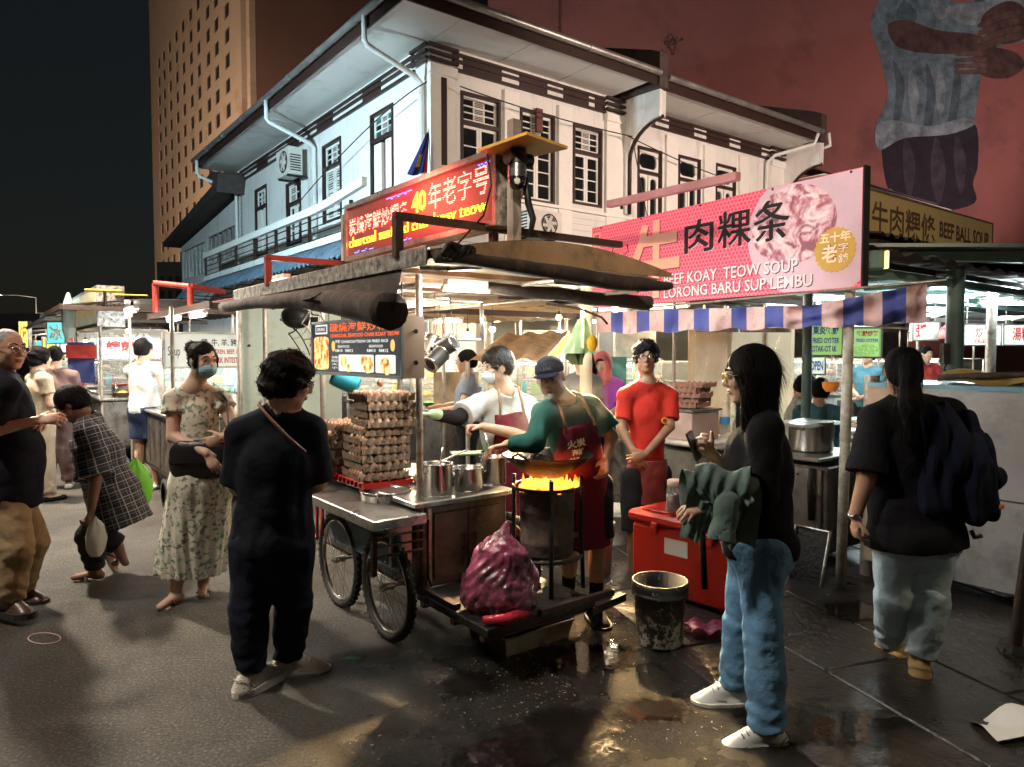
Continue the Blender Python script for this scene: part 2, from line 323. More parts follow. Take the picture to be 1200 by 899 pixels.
def window(fr, x0, x1, y0, y1, parent, style='sash', label=None, yt=None):
    B = .055; mb = MB(); yt = yt or y1-.56
    for a, b_, c, d in ((x0, x0+B, y0, y1), (x1-B, x1, y0, y1), (x0+B, x1-B, y1-B, y1), (x0+B, x1-B, y0, y0+B), (x0+B, x1-B, yt-.035, yt+.035)): fr.box(mb, a, b_, c, d, -.14, .025)
    w = mb.build('window', M_BROWN, parent, label=label)
    mb = MB(); fr.box(mb, x0+B, x1-B, y0+B, yt-.035, -.16, -.12); fr.box(mb, x0+B, x1-B, yt+.035, y1-B, -.16, -.12); mb.build('backing', M_BROWN, w)
    def leaf(a, b_, c, d, nx, ny, fw=.05, gm=M_GLASSD, lou=()):
        mb = MB(); e = .022
        for r in ((a, a+fw, c, d), (b_-fw, b_, c, d), (a+fw, b_-fw, c, c+fw), (a+fw, b_-fw, d-fw, d)): fr.box(mb, *r, -.10, -.055)
        cw = (b_-a-2*fw)/nx; ch = (d-c-2*fw)/ny
        for i in range(1, nx): fr.box(mb, a+fw+i*cw-e/2, a+fw+i*cw+e/2, c+fw, d-fw, -.09, -.058)
        for j in range(1, ny): fr.box(mb, a+fw, b_-fw, c+fw+j*ch-e/2, c+fw+j*ch+e/2, -.092, -.060)
        mb.build('sash', M_TRIM, w)
        for i in range(nx):
            for j in range(ny):
                mb = MB(); xa, ya = a+fw+i*cw, c+fw+j*ch
                if i in lou:
                    nsl = 4
                    for k in range(nsl):
                        yy = ya+(k+.5)*ch/nsl; mb.ob(fr.p(xa+.005, yy-ch/nsl*.45, -.07), fr.u*(cw-.01), fr.v*(ch/nsl*.7)-fr.n*.02, fr.n*.008)
                    mb.build('louver', M_TRIM, w)
                else:
                    fr.box(mb, xa, xa+cw, ya, ya+ch, -.088, -.080); mb.build('pane', random.choice(gm) if isinstance(gm, list) else gm, w)
    xm = (x0+x1)/2
    if style == 'sash':
        leaf(x0+B, x1-B, yt+.035, y1-B, 3, 3, lou=(1,))
        leaf(x0+B, xm-.005, y0+B, yt-.035, 1, 4); leaf(xm+.005, x1-B, y0+B, yt-.035, 1, 4)
    elif style == 'teal':
        leaf(x0+B, x1-B, yt+.035, y1-B, 3, 3, gm=[M_GLASST, M_GLASSD], lou=(1,))
        mb = MB()
        for a, b_ in ((x0+B+.03, xm-.09), (xm+.09, x1-B-.03)): fr.box(mb, a, b_, y0, yt-.06, -.10, -.03)
        mb.build('shutter', M_TRIM, w)
    elif style == 'shutter':
        leaf(x0+B, x1-B, yt+.035, y1-B, 3, 3, lou=(1,))
        for a, b_ in ((x0+B, xm-.02), (xm+.02, x1-B)): leaf(a, b_, y0+B, yt-.035, 1, 5, lou=(0,))
    elif style == 'open':
        leaf(x0+B, x1-B, yt+.035, y1-B, 2, 2, lou=(1,))
        for a, b_ in ((x0+B+.06, xm-.06), (xm+.06, x1-B-.06)): leaf(a, b_, y0+B, yt-.05, 1, 3, fw=.06)
    elif style == 'round':
        for a, b_, c, d in ((x0+B, x1-B, yt+.035, y1-B), (x0+B, xm-.01, y0+B, yt-.035), (xm+.01, x1-B, y0+B, yt-.035)):
            mb = MB(); f = .07
            hole = rrect(a+f, b_-f, c+f, d-f, min(.12, (b_-a)/2-f-.01)); outer = []
            k = len(hole)//4
            cs = [(b_, d), (a, d), (a, c), (b_, c)]
            vs = []; 
            for q in range(4):
                for t in range(k): outer.append(cs[q])
            N = len(hole)
            for dd in (-.10, -.05):
                vs += [fr.p(*p, dd) for p in hole]+[fr.p(*p, dd) for p in outer]
            fs = []
            for t in range(N):
                u = (t+1) % N
                fs.append((2*N+t, 2*N+u, 3*N+u, 3*N+t)); fs.append((t, u, 2*N+u, 2*N+t))
            mb._add(vs, fs); mb.build('sash', M_TRIM, w)
            mb = MB(); fr.box(mb, a+.01, b_-.01, c+.01, d-.01, -.095, -.088); mb.build('pane', M_GLASSD, w)
    return w
# ================================================================== CORNER SHOPHOUSE
sh = thing('shophouse', 'white two storey corner shophouse with dark brown window frames and deep eaves', 'building', K+(DR+DL)*5)
LH = [(1.38,2.38,4.75,6.42), (3.86,4.92,4.55,6.37), (6.33,7.37,4.3,5.94), (8.92,9.96,4.3,6.25)]
RH = [(.66,1.58,4.35,6.40), (2.06,2.97,4.57,6.38), (3.47,4.32,4.67,6.34), (5.44,6.26,4.3,6.22), (6.85,7.68,4.3,6.25), (8.28,9.11,4.3,6.28)]
ZS = 7.12
mb = MB(); wall(mb, FL, .0, 11.4, 3.6, ZS, LH); mb.build('side_wall', M_WHITE, sh)
mb = MB(); wall(mb, FL, .0, 11.4, 0, 3.6, [(2.2,4.0,0,2.6),(5.5,8.5,0,2.7)]); mb.build('lower_wall', M_CREAM, sh)
mb = MB(); wall(mb, FR, 0.22, 11.3, 0, ZS, RH+[(1.0,4.2,0,2.9),(5.6,9.8,0,2.9)]); mb.build('front_wall', M_WHITE, sh)
mb = MB(); mb.ob(K+DR*11.3, DL*11.4, -DR*.2, UP*ZS); mb.ob(K+DL*11.4, DR*11.3, -DL*.2, UP*ZS)
FR.box(mb, .3, 11, 0, 3.5, -3.0, -2.9); mb.build('inner_wall', M_CREAM, sh)
for h, st in zip(LH, ('teal', 'shutter', 'open', 'teal')): window(FL, *h, sh, st)
for i, h in enumerate(RH): window(FR, *h, sh, 'sash' if i < 3 else 'round')
# pilasters on the front
for x0, x1 in ((-.02,.50), (1.64,2.00), (3.03,3.40), (4.40,4.98), (6.36,6.76), (7.76,8.2), (9.2,9.6), (10.6,11.28)):
    mb = MB(); FR.box(mb, x0, x1, 3.5, 6.62, 0, .07)
    if x1-x0 > .5:
        FR.box(mb, x0-.03, x1+.03, 6.55, 6.72, 0, .12)
    mb.build('pilaster', M_TRIM, sh)
mb = MB(); FR.box(mb, .2, .32, 4.95, 6.52, .071, .078); mb.build('pilaster_groove', M_BROWN, sh)
# banded cornice: three dark mouldings and dark blocks between them
def cornice(fr, x0, x1, blocks, d=.0):
    for z in (7.02, 6.90, 6.74):
        mb = MB(); fr.box(mb, x0, x1, z-.028, z+.028, d, d+.055); mb.build('cornice_band', M_BROWN, sh)
    for a, b_ in blocks:
        for z0, z1 in ((6.768, 6.872), (6.928, 6.992)):
            mb = MB(); fr.box(mb, a, b_, z0, z1, d, d+.03); mb.build('cornice_block', M_BROWN, sh)
cornice(FR, .5, 4.4, [(.72,1.6),(2.05,2.75),(3.2,3.9),(4.1,4.38)])
cornice(FR, 4.98, 10.6, [(5.1,6.0),(6.5,7.4),(7.9,8.8),(9.3,10.2)])
cornice(FL, .5, 11.3, [(1.9,2.7),(4.3,5.2),(6.4,7.2),(8.8,9.7)])
for fr, a, b_ in ((FR,-.08,.55),(FL,-.08,.5),(FR,4.35,5.03),(FR,10.55,11.3)):
    for z in (7.04, 6.92, 6.80):
        mb = MB(); fr.box(mb, a, b_, z-.025, z+.025, .07, .14); mb.build('capital_band', M_BROWN, sh)
# soffit boards, fascia, roof, gutters
EO = 1.12
def corner(a, b_): return K+DR*a+DL*b_
zs = ZS+.002
cells = [(s0, s0+1.53) for s0 in np.arange(0, 4.6, 1.535)]
for s0, s1 in cells:
    mb = MB(); mb.ob(corner(s0+.012, -EO)+UP*zs, DR*(s1-s0-.02), DL*EO, UP*.03); mb.build('soffit_board', M_SOFFIT, sh)
for s0 in np.arange(5.05, 11.0, 2.05):
    mb = MB(); mb.ob(corner(s0+.012, -EO)+UP*(zs-.05), DR*2.03, DL*EO, UP*.03); mb.build('soffit_board', M_SOFFIT, sh)
for t0 in np.arange(0, 11.9, 2.98):
    mb = MB(); mb.ob(corner(-EO, t0+.012)+UP*zs, DR*EO, DL*2.96, UP*.03); mb.build('soffit_board', M_SOFFIT, sh)
mb = MB(); mb.ob(corner(-EO,-EO)+UP*zs, DR*EO, DL*EO, UP*.03); mb.build('soffit_board', M_SOFFIT, sh)
mb = MB()
mb.ob(corner(-EO-.03,-EO-.03)+UP*(ZS-.03), DR*(EO+4.9), DL*.03, UP*.24); mb.build('fascia', M_BROWN, sh)
mb = MB(); mb.ob(corner(5.0,-EO-.03)+UP*(ZS-.09), DR*6.2, DL*.03, UP*.26); mb.build('fascia', M_BROWN, sh)
mb = MB(); mb.ob(corner(-EO-.03,-EO)+UP*(ZS-.03), DL*(EO+11.95), DR*.03, UP*.24); mb.build('fascia', M_BROWN, sh)
def gutter(a, b_, r=.07):
    mb = MB(); d = (b_-a); n = max(2, int(d.length/1.55)); 
    mb.cyl(a, b_, r, n=10)
    for i in range(1, n): q = a+d*(i/n); mb.cyl(q-d.normalized()*.03, q+d.normalized()*.03, r+.012, n=10)
    mb.build('gutter', M_GUTTER, sh)
zg = ZS+.2
gutter(corner(-EO-.1,-EO-.1)+UP*zg, corner(4.8,-EO-.1)+UP*zg)
gutter(corner(5.05,-EO-.1)+UP*(zg-.04), corner(11.1,-EO-.1)+UP*(zg-.04))
gutter(corner(-EO-.1,-EO-.1)+UP*zg, corner(-EO-.1,11.95)+UP*zg)
mb = MB()   # hipped tiled roof above the eaves, laid in courses
ap0, ap1 = corner(4.5,5.0)+UP*9.6, corner(11.3,5.0)+UP*9.6
for k in range(12):
    f0, f1 = k/12, (k+1)/12; e = EO*.96
    for A, B_, C_, D_ in ((corner(-e,-e), corner(11.3,-e), ap0, ap1), (corner(-e,11.9), corner(-e,-e), corner(4.5,6.5)+UP*9.6, ap0)):
        A = A.copy(); B_ = B_.copy(); A.z = B_.z = 7.36
        p0, p1, p2, p3 = A.lerp(C_, f0), B_.lerp(D_, f0), B_.lerp(D_, f1), A.lerp(C_, f1); mb._add([p0+UP*.04, p1+UP*.04, p2, p3, p0, p1], [(0,1,2,3),(4,5,1,0)])
mb.build('roof', M_TILE, sh)
for s_ in (4.92, 11.2):   # party walls rising through the roof, with a tiled capping and a carved bracket under the eave
    mb = MB(); prof = [(-1.2,7.05),(-1.2,7.75),(-1.0,7.85),(4.6,9.9),(4.6,9.2),(0,7.1)]
    mb.prism([corner(s_-.12, a)+UP*z for a, z in prof], DR*.26); mb.build('party_wall', M_TILE, sh)
    arc = [(-.02,4.6),(-.14,4.6)]+[(-.14-.0-(1-cos(t))*.95, 5.75+sin(t)*.75) for t in np.linspace(0, PI/2, 9)]+[(-1.1,ZS-.04),(-.02,ZS-.04)]
    mb = MB(); mb.prism([corner(s_+.0, a)+UP*z for a, z in arc], DR*.2); mb.build('eave_bracket', M_WHITE, sh)
    arc2 = [corner(s_+.1, a-.02)+UP*z for a, z in arc[1:-2]]
    mb = MB(); mb.tube(arc2, .045, 6); mb.build('bracket_moulding', M_BROWN, sh)
# siding boards and ledge below the front windows
for k in range(7):
    z = 3.62+k*.125
    mb = MB(); mb.ob(FR.p(.52, z, .0), DR*10.1, UP*.12-DL*.0, -DL*(.05)); mb.build('siding_board', M_WHITE, sh)
mb = MB(); FR.box(mb, .5, 11.2, 4.5, 4.56, 0, .1); mb.build('ledge', M_TRIM, sh)
# downpipes
def pipe(pts, r=.05): mb = MB(); mb.tube(pts, r, 8); mb.build('downpipe', M_PIPE, sh)
def dpipe(t, zend=3.8): pipe([corner(-EO-.1,t)+UP*(zg-.05), corner(-EO-.1,t)+UP*(ZS-.25), corner(-EO-.05,t)+UP*(ZS-.33), corner(-.2,t+.05)+UP*(ZS-.62), corner(-.08,t+.05)+UP*(ZS-.72), corner(-.08,t+.05)+UP*zend])
dpipe(.1); dpipe(5.2); dpipe(11.5)
pipe([corner(10.9,-EO-.1)+UP*7.2, corner(10.9,-EO)+UP*6.95, corner(10.4,-.3)+UP*6.75, corner(10.35,-.1)+UP*6.6, corner(10.35,-.1)+UP*4.6])
pipe([corner(11.4,-EO-.1)+UP*7.3, corner(11.5,-EO-.1)+UP*7.0, corner(11.5,-.6)+UP*6.9])
# annex at the far left end
mb = MB(); FA = FL
wall(mb, FL, 11.42, 19.25, 0, 4.25, []); wall(mb, FL, 11.42, 19.25, 4.25, 5.6, [(11.9,15.3,4.6,5.55),(15.75,19.05,4.38,5.48)])
FL.poly(mb, [(11.42,5.6),(19.25,5.6),(19.25,5.68),(11.42,6.38)], -.22, 0); mb.build('annex_wall', M_WHITE, sh)
for x0, x1, y0, y1, gm in ((11.9,15.3,4.6,5.55,M_GLASSD), (15.75,19.05,4.38,5.48,M_GLASST)):
    mb = MB(); nn = 6
    for i in range(nn+1): x = x0+(x1-x0-.04)*i/nn; FL.box(mb, x, x+.04, y0, y1, -.12, -.02)
    w = mb.build('window', M_GUTTER, sh)
    for i in range(nn):
        a, b_ = x0+(x1-x0)*i/nn+.04, x0+(x1-x0)*(i+1)/nn
        mb = MB(); FL.box(mb, a, b_, y0, y1, -.1, -.09); mb.build('pane', gm, w)
mb = MB(); FL.poly(mb, [(11.0,6.6),(19.8,5.72),(19.8,5.9),(11.0,6.95)], -4.5, .55); mb.build('annex_roof', M_TILE, sh)
mb = MB(); FL.poly(mb, [(11.0,6.3),(12.2,6.9),(11.5,7.0),(10.8,6.8)], 0, .8); mb.build('annex_roof', M_TILE, sh)
# balcony: slab, thick white handrail, thin rails and posts
mb = MB(); FL.box(mb, .9, 12.1, 3.72, 3.86, 0, .95); mb.build('balcony_slab', M_WHITE, sh)
mb = MB(); n = 14
for i in range(n):
    a, b_ = 12.1-(11.3)*i/n, 12.1-(11.3)*(i+1)/n; up = lambda x: 4.42+.0*x+(.16*max(0, (2.8-x)/2) if x < 2.8 else 0)
    mb.ob(FL.p(b_, up(b_), .86), FL.p(a, up(a), .86)-FL.p(b_, up(b_), .86), UP*.16, -DR*.1)
mb.build('handrail', M_TRIM, sh)
for z in (4.32, 4.16, 4.02, 3.9):
    mb = MB(); mb.cyl(FL.p(.9, z, .9), FL.p(12.1, z, .9), .014, n=6); mb.build('rail', M_BLACK, sh)
for t in (1.4,3.5,5.6,7.2,8.8,10.4,12.0):
    mb = MB(); FL.box(mb, t-.03, t+.03, 3.86, 4.42, .87, .93); mb.build('rail_post', M_BROWN, sh)
# corrugated awning below the balcony with its trusses
M_AWN = mat('blue_grey_sheet', (.10,.15,.20), .5, var=.25, vscale=2, dirt=.3, dirtcol=(.03,.04,.05))
def awn(u, v):
    t = .6+12.6*u; a = v*1.35
    out = .25+1.35*sin(a*.9); z = 3.82-.02-(1-cos(a))*.75*(1)-.03*sin(u*PI*110) + .0
    return FL.p(t, z+.12*(1-v)*0, out)
mb = MB(); mb.grid(awn, 440, 6); mb.build('awning', M_AWN, sh)
mb = MB()
for t in np.arange(.9, 13, 1.5):
    a, b_, c = FL.p(t, 3.2, .02), FL.p(t, 3.22, 1.5), FL.p(t, 3.75, .3)
    mb.cyl(a, b_, .015, n=5); mb.cyl(b_, c, .015, n=5); mb.cyl(a.lerp(b_, .5), c, .012, n=5); mb.cyl(FL.p(t,3.2,.8), FL.p(t+1.5,3.2,.8), .01, n=5); mb.cyl(b_, FL.p(t+.75,3.5,1.1), .01, n=5)
mb.build('awning_truss', M_BLACK, sh)
# flag on the facade
M_FLAG = mat('flag_blue', (.02,.03,.16), .8, var=.2); M_FRED = mat('flag_red', (.45,.03,.03), .8, var=.2); M_FYEL = mat('flag_yellow', (.6,.42,.05), .8, var=.2)
fl = thing('flag', 'drooping striped flag in blue, yellow and red hanging at the white facade', 'flag', W(496, 205, 12.2))
mb = MB(); c = fl.location
def flg(u, v): return W(503-27*v*(1-u*.2)-u*2+2*sin(u*9)*v, 155+52*v-4*u+10*u*v, 12.2+.05*sin(u*14+v*3))
mb.grid(lambda u, v: W(501+2*u-(21-19*u)*v*1.15, 154+50*v+2*sin(5*u), 12.2+.06*sin(u*13+v*2)), 12, 10); mb.m = [2 if (i % 12) > 8 else 1 if (i % 12) > 10 else 0 for i in range(len(mb.f))]
for i in range(len(mb.f)):
    cxx, cyy = i % 12, i//12
    mb.m[i] = 2 if cxx >= 10 and cyy > 3 else (1 if 3 <= cxx <= 5 and 5 <= cyy <= 7 else 0)
mb.build('cloth', [M_FLAG, M_FYEL, M_FRED], fl)
mb = MB(); mb.cyl(W(502,150,12.25), W(505,215,12.6), .012, n=6); mb.build('pole', M_PIPE, fl)
# air conditioners
M_ACW = mat('ac_casing', (.62,.60,.55), .5, var=.1, dirt=.25, dirtcol=(.3,.27,.22))
def aircon(fr, x0, x1, y0, y1, d0, d1, label, side):
    t = thing('air_conditioner', label, 'air conditioner', fr.p((x0+x1)/2, y0, (d0+d1)/2), 0, 'air conditioner units on the facade')
    mb = MB(); fr.box(mb, x0, x1, y0, y1, d0, d1); mb.build('casing', M_ACW, t)
    cx = x0+(x1-x0)*.62 if side else x0+(x1-x0)*.4; cy = (y0+y1)/2; r = (y1-y0)*.4
    mb = MB(); c = fr.p(cx, cy, d1+.004)
    mb.lathe([(r*.97,0),(r*1.03,.01),(r*.97,.02)], c, 24, fr.n); mb.lathe([(0,.001),(r*.97,.001)], c, 24, fr.n); g = mb.build('fan_opening', M_BLACK, t)
    mb = MB()
    for k in range(6):
        a = 2*PI*k/6; mb.ob(c+fr.n*.006, (fr.u*cos(a)+fr.v*sin(a))*r*.88, (fr.u*-sin(a)+fr.v*cos(a))*r*.3, fr.n*.006)
    for rr in (.3, .55, .8): mb.tube([c+fr.n*.02+(fr.u*cos(a)+fr.v*sin(a))*r*rr for a in np.linspace(0, 2*PI, 20)[:-1]], .004, 4, True)
    mb.build('fan', M_ACW, t)
    mb = MB(); 
    for q in (x0+.1, x1-.14): fr.box(mb, q, q+.04, y0-.05, y0, 0, d1)
    mb.build('bracket', M_BLACK, t)
    mb = MB()
    for k in range(7): fr.box(mb, x0-.004, x0-.0005, y0+.08+k*.06, y0+.11+k*.06, d0+.04, d1-.04)
    mb.build('vent', M_BLACK, t)
aircon(FL, 5.75, 6.6, 5.85, 6.5, .18, .52, 'weathered grey air conditioner mounted high between shuttered windows on the bluish side wall', 0)
aircon(FR, 1.95, 2.8, 3.82, 4.32, .12, .42, 'white air conditioner with round fan below the front windows, behind the lit moving sign', 1)
# ================================================================== NEXT HOUSES TO THE RIGHT
nh = thing('shophouse', 'dark unlit shophouse with low brown roof right of the white corner house', 'building', corner(13,-.5))
mb = MB(); wall(mb, FR, 11.35, 19, 0, 6.2, [(12.2,13.1,4.6,5.9),(14,15,4.6,5.9),(16,17,4.6,5.9)]); mb.build('front_wall', mat('grimy_wall', (.25,.21,.18), .7, var=.2, dirt=.4), nh)
for x in (12.2,14.,16.): window(FR, x, x+.95, 4.6, 5.9, nh, 'sash')
for k in range(9):
    mb = MB(); mb.ob(corner(11.45,-1.1+k*.02)+UP*(6.25-.0*k), DR*8, DL*.0+DL*1.1, UP*.03) if k == 0 else mb.ob(corner(11.45,-1.15+k*.5)+UP*(6.32+k*.2), DR*8, DL*.55+UP*.2, UP*.04); mb.build('roof_board' if k == 0 else 'roof_course', M_TILE if k else M_SOFFIT, nh)
for k in range(4): mb = MB(); FR.box(mb, 11.4, 19, 5.95-k*.1, 6.0-k*.1, 0, .06+.04*(3-k)); mb.build('cornice_band', M_TRIM if k % 2 else M_BROWN, nh)
# ================================================================== MAROON END WALL WITH MURAL
MWo = V((-6,34,0)); MW = Frame(MWo, (1,.12,0), UP, (.12,-1,0))
M_MAR = mat('maroon_render', (.30,.125,.105), .85, var=.14, vscale=.25, bump=.15, bscale=3, dirt=.3, dirtcol=(.15,.07,.065), dscale=.22)
x_l = MW.px(572, 0)[0]
mw = thing('gable_wall', 'huge maroon rendered end wall with a painted mural rising behind the roofs', 'wall', MW.p(x_l+10, 0, -1))
mb = MB(); MW.box(mb, x_l, x_l+52, 0, 34, -2, 0); mb.build('wall', M_MAR, mw)
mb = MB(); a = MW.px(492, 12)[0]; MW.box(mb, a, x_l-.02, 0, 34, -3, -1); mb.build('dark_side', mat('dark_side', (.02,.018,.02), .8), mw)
mb = MB(); a = MW.px(690, 30)[0]
for px0 in (656,): a = MW.px(px0, 30)[0]; MW.box(mb, a, a+.08, 4, 34, 0, .06)
mb.build('wall_seam', mat('maroon_dark', (.16,.07,.06), .8), mw)
# generic painted figure, flat paint on the wall
def blob(fr, pts, mname, col, d, lay=1):
    P = [fr.px(x, y) for x, y in pts]
    mb = MB(); k = len(P); cx = sum(p[0] for p in P)/k; cy = sum(p[1] for p in P)/k
    q = []
    for i in range(k):      # rounded outline
        for t in (0, .25, .5, .75):
            p0, p1, p2, p3 = P[i-1], P[i], P[(i+1) % k], P[(i+2) % k]
            q.append(tuple(.5*((2*p1[c])+(-p0[c]+p2[c])*t+(2*p0[c]-5*p1[c]+4*p2[c]-p3[c])*t*t+(-p0[c]+3*p1[c]-3*p2[c]+p3[c])*t**3) for c in (0,1)))
    mb.prism([fr.p(x, y, d) for x, y in q], fr.n*.003)
    me = mb.build('mural_patch', mat(mname, col, .85, var=.6, vscale=1.5, bump=.1, bscale=2), mw); return me
MSH, MSK, MTR, MLT = (.12,.20,.23), (.075,.05,.045), (.020,.020,.030), (.20,.28,.31)
blob(MW, [(1040,-12),(1090,-22),(1125,4),(1215,-22),(1218,40),(1160,60),(1146,110),(1136,150),(1090,158),(1038,160),(1026,148),(1040,112),(1030,62),(1020,28)], 'mural_shirt', MSH, .01)
for pts in ([(1046,70),(1060,100),(1052,150),(1046,150),(1050,105)], [(1085,72),(1096,110),(1090,152),(1082,152),(1086,110)], [(1120,75),(1126,100),(1118,150),(1110,150),(1116,105)], [(1060,0),(1075,20),(1062,30),(1050,18)]): blob(MW, pts, 'mural_fold', (.065,.11,.13), .016)
for pts in ([(1066,80),(1076,110),(1070,145),(1064,112)], [(1100,80),(1108,105),(1102,140),(1096,108)], [(1090,-5),(1112,15),(1098,22)]): blob(MW, pts, 'mural_light', MLT, .018)
blob(MW, [(1040,30),(1062,24),(1100,36),(1140,40),(1165,50),(1160,64),(1120,64),(1080,62),(1050,54)], 'mural_arm', MSK, .022)
blob(MW, [(1110,8),(1150,2),(1196,-14),(1215,-4),(1212,14),(1175,22),(1140,30),(1118,24)], 'mural_paper', MLT, .024)
blob(MW, [(1150,20),(1178,2),(1200,10),(1206,40),(1180,52),(1158,44)], 'mural_hand', MSK, .027); blob(MW, [(1140,66),(1160,56),(1190,62),(1200,78),(1180,92),(1150,88)], 'mural_hand', MSK, .027)
for k in range(4):
    y = 18+9*k; blob(MW, [(1146,y+10),(1170,y),(1192,y-6),(1194,y),(1172,y+6),(1150,y+15)], 'mural_finger', (.11,.075,.066), .030); blob(MW, [(1120,62+7*k),(1150,60+7*k),(1156,63+7*k),(1150,66+7*k),(1122,66+7*k)], 'mural_finger', (.10,.068,.06), .030)
blob(MW, [(1038,150),(1090,150),(1140,142),(1146,190),(1140,215),(1142,238),(1100,248),(1060,240),(1042,225),(1034,185)], 'mural_trousers', MTR, .014)
for pts in ([(1060,160),(1072,190),(1066,235),(1058,200)], [(1096,160),(1108,200),(1100,240),(1090,205)], [(1120,158),(1132,190),(1126,230),(1118,195)]): blob(MW, pts, 'mural_crease', (.045,.045,.06), .018)
blob(MW, [(1026,150),(1045,141),(1090,148),(1130,138),(1142,146),(1110,158),(1060,162),(1030,176)], 'mural_hem', MLT, .020)
blob(MW, [(1040,222),(1052,228),(1060,245),(1044,242)], 'mural_cuff', MLT, .020)
mb = MB(); c = MW.p(*MW.px(789, 55), .05)
for k in range(26):
    a = random.uniform(0, 2*PI); r = random.uniform(.1, .55); q = c+MW.u*cos(a)*r*.7+UP*(sin(a)*r)+MW.n*random.uniform(.05,.4); s_ = random.uniform(.05,.12)
    d1 = V((random.uniform(-1,1), random.uniform(-1,1), random.uniform(-1,1))).normalized()*s_; d2 = d1.orthogonal().normalized()*s_*.5
    mb.quad(q-d1, q-d2, q+d1, q+d2)
for k in range(5): mb.tube([c-UP*.4, c+UP*random.uniform(-.1,.1)+MW.n*.2, c+MW.u*random.uniform(-.4,.4)+UP*random.uniform(.1,.5)+MW.n*.3], .015, 4)
o = mb.build('wall_plant', mat('weed_leaf', (.035,.05,.02), .7), None, 'small dark weed growing out of the maroon wall', 'plant'); rehome(o, c)
# ================================================================== TOWER BLOCK
TC = V((-27.2,75,0)); TL = Frame(TC, DL, UP, -DR); TR = Frame(TC, DR, UP, -DL)
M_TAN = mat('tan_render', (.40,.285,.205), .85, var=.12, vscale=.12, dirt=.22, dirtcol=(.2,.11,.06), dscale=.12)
tw = thing('tower_block', 'tall tan apartment tower with rows of small square dark windows', 'building', TC+DL*12)
cols = [TL.px(x, 80)[0] for x in (266.5,254,244,233,224,215,207,199,192,186)]
rows = [37.4-2.78*k for k in range(-3, 11)]
holes = []
for ci, x in enumerate(cols):
    for z in rows: holes.append((x-.95, x+.95, z-1.1, z+.5))
M_WDARK = mat('tower_window', (.03,.022,.02), .3, var=.3)
mb = MB(); wall(mb, TL, 3.0, 50.5, 0, 58, holes, .6); mb.build('side_wall', M_TAN, tw)
mb = MB(); TL.box(mb, 3.2, 50, .2, 57, -1.2, -.62); mb.build('inner_wall', M_WDARK, tw)
pm = None
for i, h in enumerate(holes):
    if pm is None:
        mb = MB(); mb.ob((0,0,0), TL.u*1.9, UP*1.6, -TL.n*.08); mb.ob(TL.u*.92-TL.n*-.02, TL.u*.06, UP*1.6, TL.n*.03); pm = mb.mesh('window', M_WDARK)
    link('window', pm, tw, loc=TL.p(h[0], h[2], -.10)-tw.location)
xs0 = TL.px(272,60)[0]
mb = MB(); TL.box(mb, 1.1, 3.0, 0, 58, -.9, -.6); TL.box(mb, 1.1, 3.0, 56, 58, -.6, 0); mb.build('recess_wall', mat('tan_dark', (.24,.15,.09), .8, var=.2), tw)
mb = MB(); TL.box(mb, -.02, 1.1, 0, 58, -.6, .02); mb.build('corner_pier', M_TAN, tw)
for k in range(14):
    z = 12+2.78*k
    mb = MB(); TL.box(mb, 1.5, 2.6, z, z+1.9, -.6, -.5); 
    w = mb.build('window', mat('stair_glass', (.30,.30,.24), .3, var=.3, emit=.06, ecol=(.5,.55,.4)), tw)
    mb = MB(); 
    for j in range(4): TL.box(mb, 1.45, 2.65, z+j*.6, z+j*.6+.06, -.5, -.4)
    mb.build('frame', M_WDARK, w)
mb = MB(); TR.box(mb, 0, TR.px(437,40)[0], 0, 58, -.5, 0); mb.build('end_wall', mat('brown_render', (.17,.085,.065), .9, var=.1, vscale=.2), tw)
# small dark house low in front of the tower
lb = thing('low_building', 'small dark building at the foot of the tower block, left of the shophouse', 'building', W(196,330,45))
Fb = Frame(W(186,412,45)*1, (1,0,0), UP, (0,-1,0)); Fb.o.z = 0
mb = MB(); wall(mb, Fb, 0, 1.6, 0, 7.2, [(.15+.5*i,.45+.5*i,4.9+.9*j,5.4+.9*j) for i in range(3) for j in range(2)], .3); mb.build('wall', mat('brown_wall', (.12,.09,.075), .8, var=.2), lb)
for i in range(3):
    for j in range(2): mb = MB(); Fb.box(mb, .15+.5*i, .45+.5*i, 4.9+.9*j, 5.4+.9*j, -.2, -.12); mb.build('window', M_WDARK, lb)
# distant low sheds down the street so the horizon is closed
for k, (px0, px1, zt, d, c) in enumerate(((-60,40,3.2,48,(.06,.05,.045)), (30,80,4.0,62,(.05,.045,.045)), (60,130,3.6,56,(.07,.06,.05)))):
    a, b_ = W(px0,412,d), W(px1,412,d); a.z = b_.z = 0
    t = thing('low_shed', ['long dark shed far down the street behind the bald man', 'dark shed far down the street below the two street lamps', 'dark shed far down the street behind the hawker signs'][k], 'shed', (a+b_)/2, 0, 'dark sheds far down the street')
    mb = MB(); mb.ob(a, b_-a, V((0,4,0)), UP*zt); mb.build('wall', mat('shed%d' % k, c, .8, var=.3, vscale=.5), t)
    mb = MB(); mb.ob(a+V((-.3,-.5,zt+.01)), b_-a+V((.6,0,0)), V((0,2.6,.9)), UP*.12); mb.build('roof', M_TILE, t)
